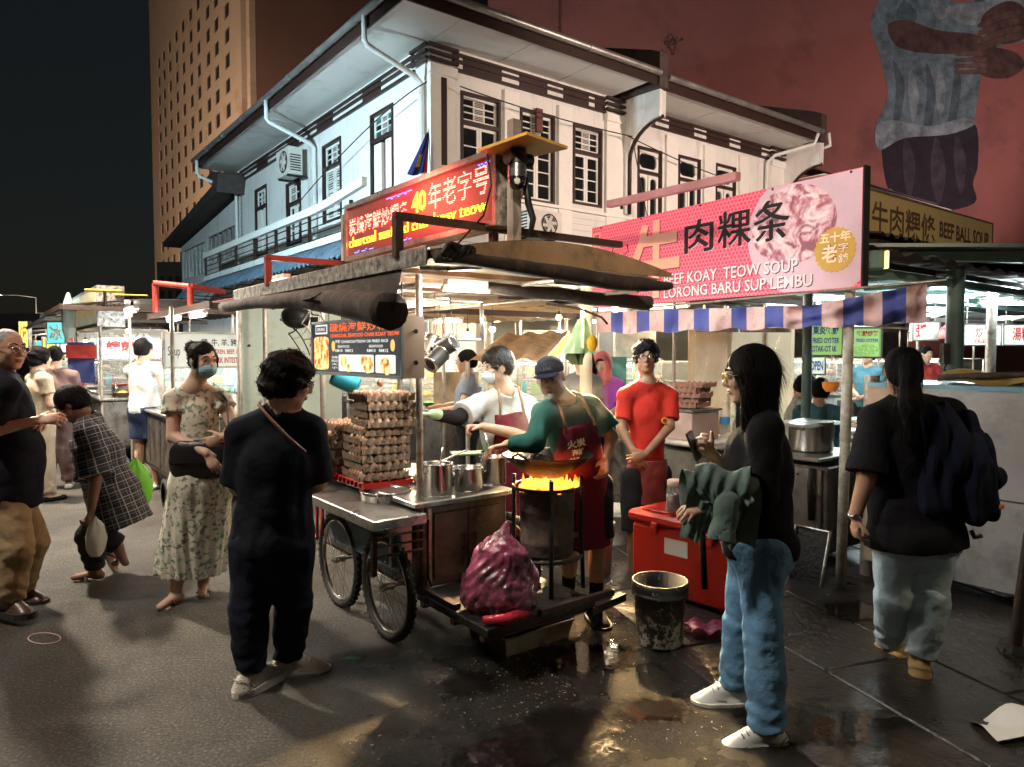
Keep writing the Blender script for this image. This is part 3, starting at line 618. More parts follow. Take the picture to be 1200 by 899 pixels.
# wires and a small plaque on the front
for k, (a, b_, c_) in enumerate((((539,101),(640,135),(741,160)), ((733,158),(800,190),(862,214)), ((500,96),(430,150),(352,235)), ((742,165),(748,200),(760,262)))):
    P = [onp(x, y, K-DL*.35 if k != 2 else K-DR*.3, -DL if k != 2 else -DR) for x, y in (a, b_, c_)]; mb = MB(); mb.tube([P[0].lerp(P[2], t)*(1-0)+(P[1]-P[0].lerp(P[2], .5))*4*t*(1-t)*.9 for t in np.linspace(0,1,14)], .012, 4); mb.build('wire', M_BLACK, sh)
mb = MB(); FR.box(mb, 2.42, 2.58, 5.95, 6.42, .03, .09); mb.build('plaque', mat('plaque', (.12,.04,.03), .6, var=.5, vscale=20), sh)
# ================================================================== STREET LAMPS
M_POLE = mat('grey_pole', (.3,.31,.31), .5, metal=.4, var=.15)
def street_lamp(base, h, arm, energy, col, label, size=.5, estr=12, aim=None, cone=150):
    t = thing('street_lamp', label, 'street lamp', base, 0, 'street lamps along the road'); arm = V(arm); top = V((0,0,h))
    mb = MB(); mb.tube([(0,0,0),(0,0,h*.6),(0,0,h)], [.1,.08,.05], 8); link('pole', mb.mesh('pole', M_POLE), t)
    mb = MB(); mb.tube([top, top+arm*.5+UP*.25, top+arm+UP*.3], [.04,.035,.03], 6); link('arm', mb.mesh('arm', M_POLE), t)
    hd = top+arm+UP*.3; ad_ = arm.normalized(); sd_ = ad_.cross(UP)
    mb = MB(); mb.ob(hd-sd_*.12-ad_*.1, ad_*.6, sd_*.24, UP*.1); head = link('lamp_head', mb.mesh('lamp_head', M_POLE), t)
    mb = MB(); mb.ob(hd-sd_*.09-ad_*.02-UP*.022, ad_*.45, sd_*.18, UP*.02); link('lamp_glass', mb.mesh('lamp_glass', emat('lamp_glass_%s' % label[:8], col, estr)), head)
    if energy:
        l = bpy.data.lights.new('street_lamp_light', 'SPOT'); l.energy = energy; l.color = col; l.shadow_soft_size = .18; l.spot_size = RAD(cone); l.spot_blend = .5
        lo = bpy.data.objects.new('street_lamp_light', l); COL.objects.link(lo); lo.parent = t; lo.location = hd+ad_*.2-UP*.08
        if aim is not None: lo.rotation_euler = (V(aim)-V(base)-lo.location).to_track_quat('-Z', 'Y').to_euler()
    return t
p = W(44,412,80); p.z = 0; street_lamp(p, 7.6, (-4.0,0,0), 0, (.9,.95,1), 'distant street lamp on a tall pole, its arm reaching past the bald head', estr=40)
p = W(44,412,84); p.z = 0
p2 = W(60,412,95); p2.z = 0; street_lamp(p2, 6.2, (-1.2,0,0), 0, (.9,.95,1), 'farther small street lamp, beside the first far pole', estr=40)
# unseen lamps put in to light facades, tower, mural wall, cart roof and road
street_lamp(V((-9.8,8.0,0)), 5.2, (1.6,.6,0), 1650, (.62,.88,1.0), 'cool white street lamp at the left kerb beyond the bald man', aim=(-5.5,19,4.5), cone=110)
street_lamp(V((11.5,8.5,0)), 5.0, (-1.6,.6,0), 1350, (1.0,.74,.62), 'warm street lamp at the right edge of the hawker row', aim=(4,17.5,6.2), cone=80)
street_lamp(V((30,17,0)), 10.0, (-1.5,1.2,0), 3700, (1.0,.66,.62), 'warm street lamp in the lane at the foot of the maroon wall', aim=(14,34,16), cone=100)
street_lamp(V((-46,45,0)), 12.0, (1.5,1.5,0), 43000, (1.0,.78,.58), 'tall sodium lamp at the foot of the tower block', aim=(-40,92,36), cone=125)
street_lamp(V((-7.5,1.0,0)), 7.5, (1.8,.3,0), 620, (1.0,.88,.74), 'warm white street lamp on the pavement behind the photographer', cone=130)
street_lamp(V((-6.9,7.4,0)), 4.6, (1.2,-.2,0), 900, (1.0,.86,.68), 'low warm street lamp beside the left hawker row', cone=140)
street_lamp(V((-2.5,-4.5,0)), 6.4, (1.2,.6,0), 1200, (1.0,.80,.60), 'shielded street lamp on the far kerb behind the photographer', aim=(.6,7,3.9), cone=42)
# ================================================================== MATERIALS OF THE STALLS
M_STEEL = mat('stainless', (.46,.44,.41), .3, metal=.9, var=.22, vscale=5, bump=.06, bscale=18, dirt=.35, dirtcol=(.09,.07,.05), dscale=4)
M_STEELD = mat('grimy_steel', (.16,.14,.125), .42, metal=.7, var=.35, vscale=6, bump=.12, bscale=25, dirt=.5, dirtcol=(.03,.022,.016), dscale=5)
M_POT = mat('pot_steel', (.40,.39,.37), .24, metal=.95, var=.25, vscale=9, dirt=.2, dirtcol=(.06,.05,.04), dscale=9)
M_RUST = mat('rusty_iron', (.055,.034,.026), .65, metal=.3, var=.4, vscale=12, bump=.25, bscale=40)
M_REDIRON = mat('red_iron', (.16,.03,.025), .6, var=.3)
M_SOOT = mat('soot', (.014,.012,.011), .55, metal=.2, var=.5, vscale=14, bump=.4, bscale=35)
M_RUBBER = mat('rubber', (.02,.019,.018), .75, var=.3, bump=.2, bscale=60)
M_CHROME = mat('chrome', (.62,.61,.58), .22, metal=1, var=.15)
M_TARP = mat('dark_tarp', (.040,.028,.024), .85, var=.35, vscale=5, bump=.6, bscale=9, dirt=.3, dirtcol=(.12,.09,.07), dscale=8)
M_TARPB = mat('brown_tarp', (.34,.22,.12), .75, var=.25, vscale=3, bump=.5, bscale=7, dirt=.4, dirtcol=(.1,.065,.04), dscale=5)
M_PLY = mat('plywood', (.50,.36,.20), .6, var=.2, vscale=3, dirt=.25, dirtcol=(.2,.13,.07))
M_ALU = mat('peeled_plate', (.50,.48,.44), .45, metal=.4, var=.2, dirt=.75, dirtcol=(.08,.065,.055), dscale=22)
M_CARTON = mat('egg_carton', (.27,.20,.145), .9, var=.2, vscale=18, bump=.5, bscale=80)
M_EGG = mat('egg_shell', (.42,.21,.12), .45, var=.2, vscale=20)
M_CABLE = mat('cable', (.012,.012,.012), .5, var=0)
M_PWHITE = mat('plastic_white', (.62,.60,.54), .4, var=.1, dirt=.3, dirtcol=(.25,.2,.15), dscale=8)
M_PRED = mat('plastic_red', (.42,.022,.014), .38, var=.12, bump=.05, dirt=.12, dirtcol=(.15,.01,.01))
M_PBLUE = mat('plastic_blue', (.05,.22,.5), .4, var=.15)
M_PTEAL = mat('plastic_teal', (.05,.5,.48), .4, var=.12)
M_PGREEN = mat('plastic_green', (.14,.42,.12), .4, var=.2)
M_PYEL = mat('plastic_yellow', (.72,.46,.05), .4, var=.2)
M_PPINK = mat('plastic_pink', (.65,.12,.25), .4, var=.2)
M_WOOD = mat('wood', (.20,.12,.07), .7, var=.35, vscale=8, bump=.2)
M_CHAR = mat('ember', (.02,.012,.01), .8, var=.4)
M_CLEAR = mat('clear_plastic', (.85,.86,.84), .12, var=0, alpha=.22, bump=.5, bscale=5, spec=.8)
M_GLASS = mat('clear_glass', (.8,.88,.86), .05, var=0, alpha=.14, spec=.9)
M_WTEXT = mat('white_print', (.8,.8,.78), .5, var=0); M_BTEXT = mat('black_print', (.015,.012,.012), .5, var=0); M_RTEXT = mat('red_print', (.5,.02,.02), .5, var=0)
M_PAPER = mat('paper', (.72,.71,.68), .7, var=.05)
E_COOL = emat('tube_cool', (.86,.97,1.0), 5); E_WARM = emat('tube_warm', (1.0,.76,.45), 4.5); E_NEUT = emat('tube_neutral', (1,.95,.86), 4.5)
PIECES = {'cool': (.80,.95,1.0), 'warm': (1.0,.78,.52), 'neutral': (1,.92,.80), 'fire': (1.0,.38,.08)}
def prt(mb, name, m, parent, **kw): return link(name, mb.mesh(name, m), parent, **kw)
def lamp_light(parent, loc, energy, col, size=.06, kind='POINT', rot=None, sx=None, sy=None):
    l = bpy.data.lights.new('lamp_light', kind); l.energy = energy; l.color = PIECES.get(col, col) if isinstance(col, str) else col
    if kind == 'AREA': l.shape = 'RECTANGLE'; l.size = sx or size; l.size_y = sy or size
    else: l.shadow_soft_size = size
    o = bpy.data.objects.new('lamp_light', l); COL.objects.link(o); o.parent = parent; o.location = loc
    if rot: o.rotation_euler = rot
    return o
def tube_lamp(p0, p1, col, energy, label, r=.013, group='fluorescent lamps over the stalls', base=True):
    p0, p1 = V(p0), V(p1); c = (p0+p1)/2; t = thing('tube_lamp', label, 'lamp', c, 0, group); d = (p1-p0)
    mb = MB(); mb.cyl(p0-c, p1-c, r, n=8); prt(mb, 'tube', {'cool': E_COOL, 'warm': E_WARM, 'neutral': E_NEUT}[col], t)
    if base:
        s_ = d.normalized().cross(UP)*.025
        mb = MB(); mb.ob(p0-c-s_+UP*(r+.004), d, s_*2, UP*.03); prt(mb, 'fixture', M_PWHITE, t)
    mb = MB(); mb.cyl(p0-c-d.normalized()*.02, p0-c, r*1.2, n=8); mb.cyl(p1-c, p1-c+d.normalized()*.02, r*1.2, n=8); prt(mb, 'socket', M_PWHITE, t)
    if energy: lamp_light(t, (0,0,-.05), energy, col, .09)
    return t
# ================================================================== THE CHARCOAL CART
O = G(573, 742, .25); O.z = 0; CRZ = math.atan2(DR.y, DR.x)
def C(a, b_, z=0.): return O+DR*a+DL*b_+UP*z
cart = thing('hawker_cart', 'stainless noodle cart on bicycle wheels with dark tarpaulin roof and black platform', 'food cart', O, CRZ)
# platform
mb = MB(); mb.bbox((.335,.33,.245), (.69,.66,.045), .006); prt(mb, 'platform', M_SOOT, cart)
mb = MB()
for y in (.04,.3,.6): mb.ob((.0,y,.19), (.68,0,0), (0,.035,0), (0,0,.032))
mb.ob((.66,.0,.18), (.3,.05,0), (0,.05,0), (0,0,.04)); mb.ob((.3,-.02,.265), (.5,.0,0), (0,.03,0), (0,0,.03)); prt(mb, 'platform_frame', M_RUST, cart)
# cabinet
def panel(c, sz, name='side_panel', m=M_STEELD, bev=.006): mb = MB(); mb.bbox(c, sz, bev); return prt(mb, name, m, cart)
panel((.285,.655,.50), (.545,.03,.44), 'front_panel'); panel((.0,1.26,.50), (.03,1.22,.44)); panel((.57,1.26,.50), (.03,1.22,.44)); panel((.285,1.88,.5), (.54,.03,.44))
panel((.285,1.26,.285), (.54,1.2,.025), 'bottom_shelf')
panel((.06,.636,.50), (.03,.012,.43), 'front_rail', M_STEEL); 
for x0, x1 in ((.085,.30),(.31,.53)):
    mb = MB(); mb.bbox(((x0+x1)/2,.634,.5), (x1-x0,.012,.36), .004); d = prt(mb, 'cabinet_door', M_STEELD, cart)
    mb = MB(); x = x1-.03 if x0 < .2 else x0+.03; mb.tube([(x,.628,.54),(x,.605,.54),(x,.605,.46),(x,.628,.46)], .006, 6); prt(mb, 'handle', M_RUST, d)
mb = MB(); mb.tube([(.03,.60,.66),(.03,.6,.35),(.05,.6,.3)], .008, 5); prt(mb, 'gas_hose', M_SOOT, cart)
panel((.265,1.245,.748), (.66,1.36,.028), 'countertop', M_STEEL, .004)
panel((-.175,1.14,.706), (.30,1.24,.024), 'wing_shelf', M_STEEL, .004)
panel((-.32,1.14,.69), (.012,1.24,.05), 'wing_lip', M_STEEL, .003); panel((-.175,.522,.69), (.30,.012,.05), 'wing_lip', M_STEEL, .003)
panel((-.10,.66,.55), (.13,.02,.26), 'wheel_guard', M_STEEL); panel((-.13,1.05,.50), (.015,.9,.2), 'blue_board', mat('faded_blue', (.12,.2,.27), .6, var=.3, dirt=.3), .003)
for k in range(4): mb = MB(); mb.cyl((-.28,.60,.66-.05*k), (-.0,.6,.66-.05*k), .007, n=6); prt(mb, 'rack_bar', M_STEELD, cart)
for y in (.58,1.7):
    mb = MB(); mb.ob((-.30,y,.42), (.025,0,0), (0,.025,0), (0,0,.28)); prt(mb, 'wing_strut', M_RUST, cart)
mb = MB(); mb.tube([(-.3,1.66,.68),(-.24,1.45,.42),(-.3,1.3,.68)], .01, 6); mb.tube([(-.31,1.2,.68),(-.31,1.2,.5)], .01, 6); prt(mb, 'red_brace', mat('red_tube', (.5,.05,.04), .5), cart)
# chassis, axles, wheels
mb = MB(); mb.ob((0,.3,.255), (.04,0,0), (0,1.6,0), (0,0,.04)); mb.ob((.52,.3,.255), (.04,0,0), (0,1.6,0), (0,0,.04)); prt(mb, 'chassis', M_RUST, cart)
def wheel(x, y, r=.288):
    mb = MB(); R_ = r-.024
    mb.lathe([(R_+.024*cos(a), .024*sin(a)) for a in np.linspace(0, 2*PI, 9)], (0,0,0), 40, V((1,0,0)))
    w = prt(mb, 'wheel', M_RUBBER, cart, loc=(x,y,r))
    mb = MB()
    for k in range(44):
        a = 2*PI*k/44; c = V((0,cos(a),sin(a))); t_ = V((0,-sin(a),cos(a)))
        for sx in (-1,1): mb.ob(c*(r-.008)+V((sx*.007,0,0))-t_*.006, t_*.012, c*.0082, V((.012*sx,0,0)))
    prt(mb, 'tread', M_RUBBER, w, kind='stuff')
    mb = MB(); rr = r-.055; mb.lathe([(rr,-.013),(rr+.012,-.014),(rr+.014,0),(rr+.012,.014),(rr,.013),(rr-.006,0),(rr,-.013)], (0,0,0), 40, V((1,0,0))); prt(mb, 'rim', M_CHROME, w)
    mb = MB()
    for k in range(28):
        a = 2*PI*k/28; a2 = a+(.5 if k % 2 else -.5); sx = .028 if k % 4 < 2 else -.028
        mb.cyl((sx, .022*cos(a2), .022*sin(a2)), (0, (rr-.002)*cos(a), (rr-.002)*sin(a)), .0016, n=4, cap=False)
    prt(mb, 'spoke', M_CHROME, w, kind='stuff')
    mb = MB(); mb.cyl((-.034,0,0), (.034,0,0), .02, n=12); mb.cyl((-.05,0,0), (.11,0,0), .009, n=8); prt(mb, 'hub', M_STEEL, w)
    return w
for y in (.765,1.395): wheel(-.125, y); wheel(.70, y)
# posts and roof
M_POST = mat('post_steel', (.42,.38,.33), .4, metal=.6, var=.25, dirt=.4, dirtcol=(.12,.08,.05), dscale=9)
for x, y in ((.0,.63),(-.0,1.93),(.57,1.9),(.0,3.1),(1.2,3.1)):
    mb = MB(); mb.cyl((x,y,.70 if y < 2 else 0.0), (x,y,1.97), .018, n=10); prt(mb, 'post', M_POST, cart)
mb = MB(); mb.cyl((.0,.63,1.90), (1.2,.63,1.90), .014, n=8); mb.cyl((.0,.63,1.9), (0,3.1,1.9), .014, n=8); mb.cyl((.57,.2,1.92), (.57,3.1,1.92), .014, n=8); mb.cyl((1.2,.2,1.9), (1.2,3.1,1.9), .014, n=8); prt(mb, 'roof_bar', M_POST, cart)
# inner sign frame seen under the roof
mb = MB()
for p0, p1 in (((.05,.95,1.62),(.62,.95,1.62)), ((.62,.95,1.62),(.62,.95,1.85)), ((.05,.95,1.85),(.62,.95,1.85))): mb.tube([p0,p1], .012, 4)
prt(mb, 'hanging_frame', M_POST, cart)
mb = MB(); mb.grid(lambda u, v: V((-.25+1.6*u, .09+3.2*v, 2.0+.10*sin(PI*u)*(1-.3*v)+.003*sin(v*11+u*5))), 30, 40)
n0 = len(mb.v); prt(mb, 'roof_tarp', M_TARPB, cart)
mb = MB(); mb.grid(lambda u, v: V((-.22+1.54*(1-u), .12+3.15*v, 1.965+.035*sin(PI*u)+.004*sin(v*40))), 14, 12); prt(mb, 'roof_lining', mat('lining', (.32,.23,.14), .7, var=.2, vscale=2, bump=.3, bscale=6, dirt=.3, dirtcol=(.25,.15,.08)), cart)
for y in np.arange(.45, 3.2, .42): mb = MB(); mb.ob((-.2,y,1.935), (1.5,0,0), (0,.03,0), (0,0,.025)); prt(mb, 'rafter', M_WOOD, cart)
mb = MB(); mb.grid(lambda u, v: V((-.25+1.6*u, .085-.004*v, 1.975+v*(.025+.10*sin(PI*u)))), 24, 2); prt(mb, 'gable_flap', M_TARPB, cart)
mb = MB(); mb.bbox((-.262,1.55,1.975), (.012,2.9,.085), .003); prt(mb, 'edge_plate', M_ALU, cart)
def roll(path, rads, name, n=12, m=M_TARP):
    mb = MB(); P_ = [V(p) for p in path]; K_ = 26; pts = []; rr = []
    for i in range(K_+1):
        f = i/K_*(len(P_)-1); j = min(int(f), len(P_)-2); t = f-j; pts.append(P_[j].lerp(P_[j+1], t)+V((.002*sin(i*1.1), .002*sin(i*.9), .003*sin(i*.7)))); rr.append((rads[j]*(1-t)+rads[j+1]*t)*(1+.03*sin(i*1.3)))
    o = len(mb.v); mb.tube(pts, rr, n)
    for i in range(len(mb.v)): x, y, z = mb.v[i]; k = i % n; mb.v[i] = (x, y, z+(.003 if k % 2 else -.002))
    return prt(mb, name, m, cart)
roll([(-.24,.06,1.965),(.2,.04,1.955),(.7,.05,1.925),(1.1,.06,1.915),(1.36,.1,1.93)], [.026,.034,.042,.038,.020], 'rolled_flap')
roll([(.24,.5,1.90),(.7,.5,1.885),(1.2,.5,1.87),(1.62,.5,1.865)], [.022,.034,.042,.046], 'rolled_flap')
r_ = roll([(-.30,.36,1.735),(-.31,.8,1.80),(-.32,1.5,1.86),(-.30,2.3,1.885),(-.29,3.2,1.90)], [.088,.075,.05,.04,.038], 'rolled_side_tarp', 16)
mb = MB(); mb.grid(lambda u, v: V((-.25-.05*v, .34+2.9*u, 1.95-(.22-.16*u)*v*(1-.2*u)+.0)), 30, 6); prt(mb, 'side_tarp', M_TARP, cart)
mb = MB(); mb.lathe([(.0,0),(.05,-.0),(.083,-.0)], (-.30,.352,1.735), 14, V((0,1,.0))); prt(mb, 'tarp_end', mat('tarp_inside', (.02,.012,.012), .9), cart)
mb = MB()
for k in range(5): mb.tube([V((-.2+.03*k, .03, 1.99))+V((.035*cos(t+k), -.02+.01*k, .03*sin(t*1.3+k))) for t in np.linspace(0, 5, 9)], .012, 6)
prt(mb, 'tied_corner', M_SOOT, cart)
mb = MB(); mb.tube([(-.24,.2,1.93),(-.1,.15,1.93),(.05,.1,1.945)], .012, 6); prt(mb, 'bent_bracket', M_STEEL, cart)
mb = MB(); mb.tube([(-.36,1.05,1.86),(-.40,1.2,1.83),(-.35,.9,1.80)], .01, 6); prt(mb, 'hook', M_BLACK, cart)
# sign frame bars on the roof
for y, m_ in ((.36,M_RUST),(2.2,M_REDIRON)):
    mb = MB(); mb.ob((-.285,y-.02,1.99), (.04,0,0), (0,.04,0), (0,0,.19)); mb.ob((-.285,y-.02,2.165), (1.5,0,0), (0,.04,0), (0,0,.035)); mb.ob((.27,y-.02,1.99), (.035,0,0), (0,.04,0), (0,0,.17)); prt(mb, 'sign_frame', m_, cart)
mb = MB(); mb.ob((.27,.17,2.03), (.05,0,0), (0,.05,0), (0,0,.66)); prt(mb, 'sign_post', M_POST, cart); mb = MB(); mb.ob((.27,2.18,2.03), (.04,0,0), (0,.04,0), (0,0,.5)); prt(mb, 'sign_post', M_POST, cart)
# ------------------------------------------------------------------ moving LED sign
LX = .23
LF = Frame(O+DR*LX, -DL, UP, -DR)
lx0, ly1 = LF.px(405, 240); lx1, lb = LF.px(583, 262); _, ly0 = LF.px(405, 308); _, ty = LF.px(583, 174)
ly0 = (ly0+lb)/2; ly1 = (ly1+ty)/2; print('LED', lx0, lx1, ly0, ly1)
led = thing('led_sign', 'scrolling red and yellow LED sign in Chinese and English above the cart roof', 'sign', LF.p((lx0+lx1)/2, ly0, -.05))
mb = MB(); LF.box(mb, lx0, lx1, ly0, ly1, -.11, -.012); mb.build('housing', M_ALU, led)
mb = MB()
for r in ((lx0,lx1,ly0,ly0+.03),(lx0,lx1,ly1-.03,ly1),(lx0,lx0+.03,ly0+.03,ly1-.03),(lx1-.03,lx1,ly0+.03,ly1-.03)): LF.box(mb, *r, -.012, .012)
mb.build('frame', M_STEEL, led)
mb = MB(); LF.box(mb, lx0+.03, lx1-.03, ly0+.03, ly1-.03, -.011, -.004)
M_LEDB = mat('led_board', (.15,.03,.03), .35, var=.2); n_, L_, b_ = nodes_of(M_LEDB)  # board tinted red to carry the glow of the lit dots
mb.build('display_board', M_LEDB, led)
def led_text(t, x0, y0, x1, y1, pitch, col, strength, bold=.0, name='led_dots'):
    co, fs = text_mesh(t, bold); lo = co.min(0); hi = co.max(0); q = (co-lo)/(hi-lo)*np.array([x1-x0, y1-y0])+np.array([x0, y0])
    nx = int((x1-x0)/pitch)+1; ny = int((y1-y0)/pitch)+1; on = np.zeros((ny, nx), bool)
    for f in fs:
        p = q[list(f)]
        for k in range(1, len(p)-1):
            a, b, c = p[0], p[k], p[k+1]; mn = np.minimum(np.minimum(a, b), c); mx = np.maximum(np.maximum(a, b), c)
            i0, i1 = int((mn[0]-x0)/pitch), int((mx[0]-x0)/pitch)+2; j0, j1 = int((mn[1]-y0)/pitch), int((mx[1]-y0)/pitch)+2
            I, J = np.meshgrid(np.arange(max(0,i0), min(nx,i1)), np.arange(max(0,j0), min(ny,j1)))
            X = x0+I*pitch+pitch*.3; Y = y0+J*pitch+pitch*.3
            def s_(a, b): return (X-b[0])*(a[1]-b[1])-(a[0]-b[0])*(Y-b[1])
            d1, d2, d3 = s_(a, b), s_(b, c), s_(c, a); ins = ~(((d1 < 0)|(d2 < 0)|(d3 < 0)) & ((d1 > 0)|(d2 > 0)|(d3 > 0)))
            on[J[ins], I[ins]] = True
    mb = MB(); r = pitch*.36
    for j, i in zip(*np.nonzero(on)):
        x, y = x0+i*pitch, y0+j*pitch
        mb._add([LF.p(x-r,y,-.002), LF.p(x,y-r,-.002), LF.p(x+r,y,-.002), LF.p(x,y+r,-.002), LF.p(x,y,.002)], [(0,1,4),(1,2,4),(2,3,4),(3,0,4)])
    mb.build(name, emat('led_%s' % col, {'red': (1.0,.10,.07), 'yellow': (1.0,.42,.02), 'blue': (.08,.12,1.0)}[col], strength), led, kind='stuff')
H_ = ly1-ly0; Wd = lx1-lx0-.1; X0 = lx0+.05; hc = ly0+H_*.44; P_ = .0088
led_text('炭燒海鮮炒粿条', X0, hc, X0+Wd*.50, ly1-.10, P_, 'red', 5, .012)
led_text('40', X0+Wd*.52, hc+.02, X0+Wd*.62, ly1-.075, P_, 'yellow', 3.5, .03)
led_text('年老字号', X0+Wd*.635, hc+.01, X0+Wd*.985, ly1-.055, P_, 'red', 5, .012)
led_text('charcoal seafood char koay teow', X0, ly0+H_*.17, X0+Wd*.98, ly0+H_*.41, P_, 'yellow', 3.5, .03)
for a, b__ in ((.05,.22),(.42,.52)): led_text('_.-_.-_', X0+Wd*a, ly0+.045, X0+Wd*b__, ly0+.065, P_, 'blue', 2.5, .05)
for a, b__ in ((.33,.52),(.93,.99)): led_text('-.-.-.-', X0+Wd*a, ly1-.065, X0+Wd*b__, ly1-.045, P_, 'blue', 2.5, .05)
lamp_light(led, LF.p((lx0+lx1)/2, (ly0+ly1)/2+.1, .22)-led.location, 7, (1,.12,.07), .2)
mb = MB(); mb.tube([LF.p(lx1-.05, ly1, .03), LF.p(lx1-.0, ly1-.2, .04), LF.p(lx1-.05, ly0+.05, .05), LF.p(lx1-.3, ly0-.12, .1)], .006, 5); mb.build('cable', M_CABLE, led)
# camera under its yellow hood
hd = thing('security_camera', 'black dome camera hanging under a small yellow hood beside the LED sign', 'camera', W(606, 200, 3.45))
c0 = hd.location
mb = MB(); hp = [W(552,166,3.75), W(612,158,3.95), W(655,180,3.6), W(630,190,3.3)]; hz = c0.z+.10
hp = [c0+DL*.16-DR*.12, c0+DL*.16+DR*.14, c0-DL*.14+DR*.20, c0-DL*.20-DR*.10]
mb.prism([V((p.x,p.y,c0.z+.105+.0*i)) for i, p in enumerate(hp)], UP*.014); mb.build('hood', mat('hood_yellow', (.50,.30,.06), .5, var=.2), hd)
mb = MB(); mb.cyl(c0+UP*.10, c0+UP*.03, .045, .05, 14); mb.cyl(c0+DR*-.06+UP*.055, c0+DR*.08+UP*.055, .035, n=12); mb.build('bracket', M_BLACK, hd)
mb = MB(); mb.cyl(c0+UP*.03, c0-UP*.035, .045, .047, 16); mb.build('collar', M_POT, hd)
mb = MB(); mb.sphere(c0-UP*.045, (.044,.044,.05), 16, 10); mb.build('dome', mat('dome_black', (.01,.01,.012), .12, spec=.8), hd)
mb = MB(); mb.cyl(c0-UP*.06-V((0,.03,0)), c0-UP*.06-V((0,.05,0)), .015, n=12); mb.build('lens', M_CHROME, hd)
mb = MB(); mb.tube([c0-UP*.02+DR*.05, c0-UP*.15+DR*.07, c0-UP*.22+DR*.1, c0-UP*.3+DR*.08], [.012,.018,.016,.012], 6); mb.build('cable_bundle', M_CABLE, hd)
# ------------------------------------------------------------------ menu light box
BFm = Frame(O+DR*-.19, -DL, UP, -DR)
bx0, by1 = BFm.px(366, 376); bx1, _ = BFm.px(472, 400); _, by0 = BFm.px(366, 437); _, ba = BFm.px(472, 444); _, bt = BFm.px(472, 373)
by0 = (by0+ba)/2; by1 = (by1+bt)/2; print('MENU', bx0, bx1, by0, by1)
mn = thing('menu_board', 'lit black menu light box listing fried noodles, hanging under the cart roof', 'menu board', BFm.p((bx0+bx1)/2, by0, -.06))
M_BOXB = mat('menu_black', (.018,.02,.024), .5, var=.1, emit=.35, ecol=(.03,.035,.04))
mb = MB(); BFm.box(mb, bx0, bx1, by0, by1, -.12, -.004); mb.build('case', mat('case_alu', (.52,.42,.35), .4, metal=.5, var=.1), mn)
mb = MB(); BFm.box(mb, bx0+.012, bx1-.012, by0+.012, by1-.012, -.004, .0); mb.build('face', M_BOXB, mn)
mb = MB()
for r in ((bx0,bx1,by0-.004,by0+.012),(bx0,bx1,by1-.012,by1+.004),(bx0-.003,bx0+.012,by0,by1),(bx1-.012,bx1+.003,by0,by1)): BFm.box(mb, *r, -.0035, .01)
mb.build('rim', mat('rim_blue', (.3,.38,.42), .4, metal=.6), mn)
bw, bh = bx1-bx0, by1-by0
def B(x): return bx0+bw*x
def Bv(y): return by0+bh*y
E_W = emat('menu_white', (.9,.88,.8), .28); E_O = emat('menu_orange', (1,.17,.04), .32); E_Y = emat('menu_yellow', (1,.62,.2), .3); E_G = emat('menu_cream', (.95,.92,.8), .3)
mb = MB(); text(mb, BFm, '碳燒海鮮炒粿條', B(.235), Bv(.79), B(.975), Bv(.96), .002, .012); mb.build('heading', E_O, mn)
mb = MB(); text(mb, BFm, 'CHARCOAL SEAFOOD CHAR KOAY TEOW', B(.24), Bv(.69), B(.975), Bv(.76), .002, .03); mb.build('heading', E_O, mn)
mb = MB(); text(mb, BFm, '海鮮 CHARKOAYTEOW OR FRIED RICE', B(.30), Bv(.58), B(.87), Bv(.645), .002, .02)
text(mb, BFm, 'SEAFOOD', B(.33), Bv(.50), B(.47), Bv(.545), .002, .02); text(mb, BFm, 'SEAFOOD', B(.68), Bv(.50), B(.82), Bv(.545), .002, .02)
text(mb, BFm, 'RM10   RM12', B(.30), Bv(.42), B(.51), Bv(.475), .002, .02); text(mb, BFm, 'RM10   RM12', B(.66), Bv(.42), B(.87), Bv(.475), .002, .02)
for k in range(4): text(mb, BFm, ('加蛋','EGG','大','小')[k], B(.255), Bv(.30-.065*k), B(.33), Bv(.345-.065*k), .002, .02)
mb.build('menu_text', E_W, mn)
mb = MB(); 
for r in ((.04,.215,.76,.96),): BFm.box(mb, B(.045), B(.2), Bv(.765), Bv(.95), 0, .0015)
mb.build('logo_plate', E_W, mn)
mb = MB(); BFm.box(mb, B(.055), B(.19), Bv(.80), Bv(.915), .0016, .003); mb.build('logo_plate', M_BOXB, mn)
mb = MB(); text(mb, BFm, 'CHUNG', B(.07), Bv(.825), B(.175), Bv(.89), .0045, .03); mb.build('logo_text', E_W, mn)
mb = MB(); BFm.poly(mb, [(B(x), Bv(y)) for x, y in rrect(.34,.725,.07,.375,.02)], 0, .0016); BFm.poly(mb, [(B(x), Bv(y)) for x, y in rrect(.745,.935,.07,.375,.02)], 0, .0016); mb.build('photo_field', E_G, mn)
M_FOODP = mat('menu_food', (.8,.42,.15), .6, var=0, emit=.26); n_, L_, b_ = nodes_of(M_FOODP)
vz = n_.new('ShaderNodeTexNoise'); vz.inputs['Scale'].default_value = 28; vz.inputs['Detail'].default_value = 5; L_.new(n_['Texture Coordinate'].outputs['Object'], vz.inputs['Vector'])
rp = n_.new('ShaderNodeValToRGB'); e = rp.color_ramp.elements; e[0].position = .35; e[0].color = (.28,.06,.02,1); e[1].position = .62; e[1].color = (1,.75,.36,1); e2 = e.new(.48); e2.color = (.85,.38,.10,1)
L_.new(vz.outputs['Fac'], rp.inputs[0]); L_.new(rp.outputs[0], b_.inputs['Emission Color']); L_.new(rp.outputs[0], b_.inputs['Base Color'])
mb = MB(); BFm.poly(mb, [(B(x), Bv(y)) for x, y in rrect(.025,.215,.08,.72,.06)], 0, .0016); mb.build('food_photo', M_FOODP, mn)
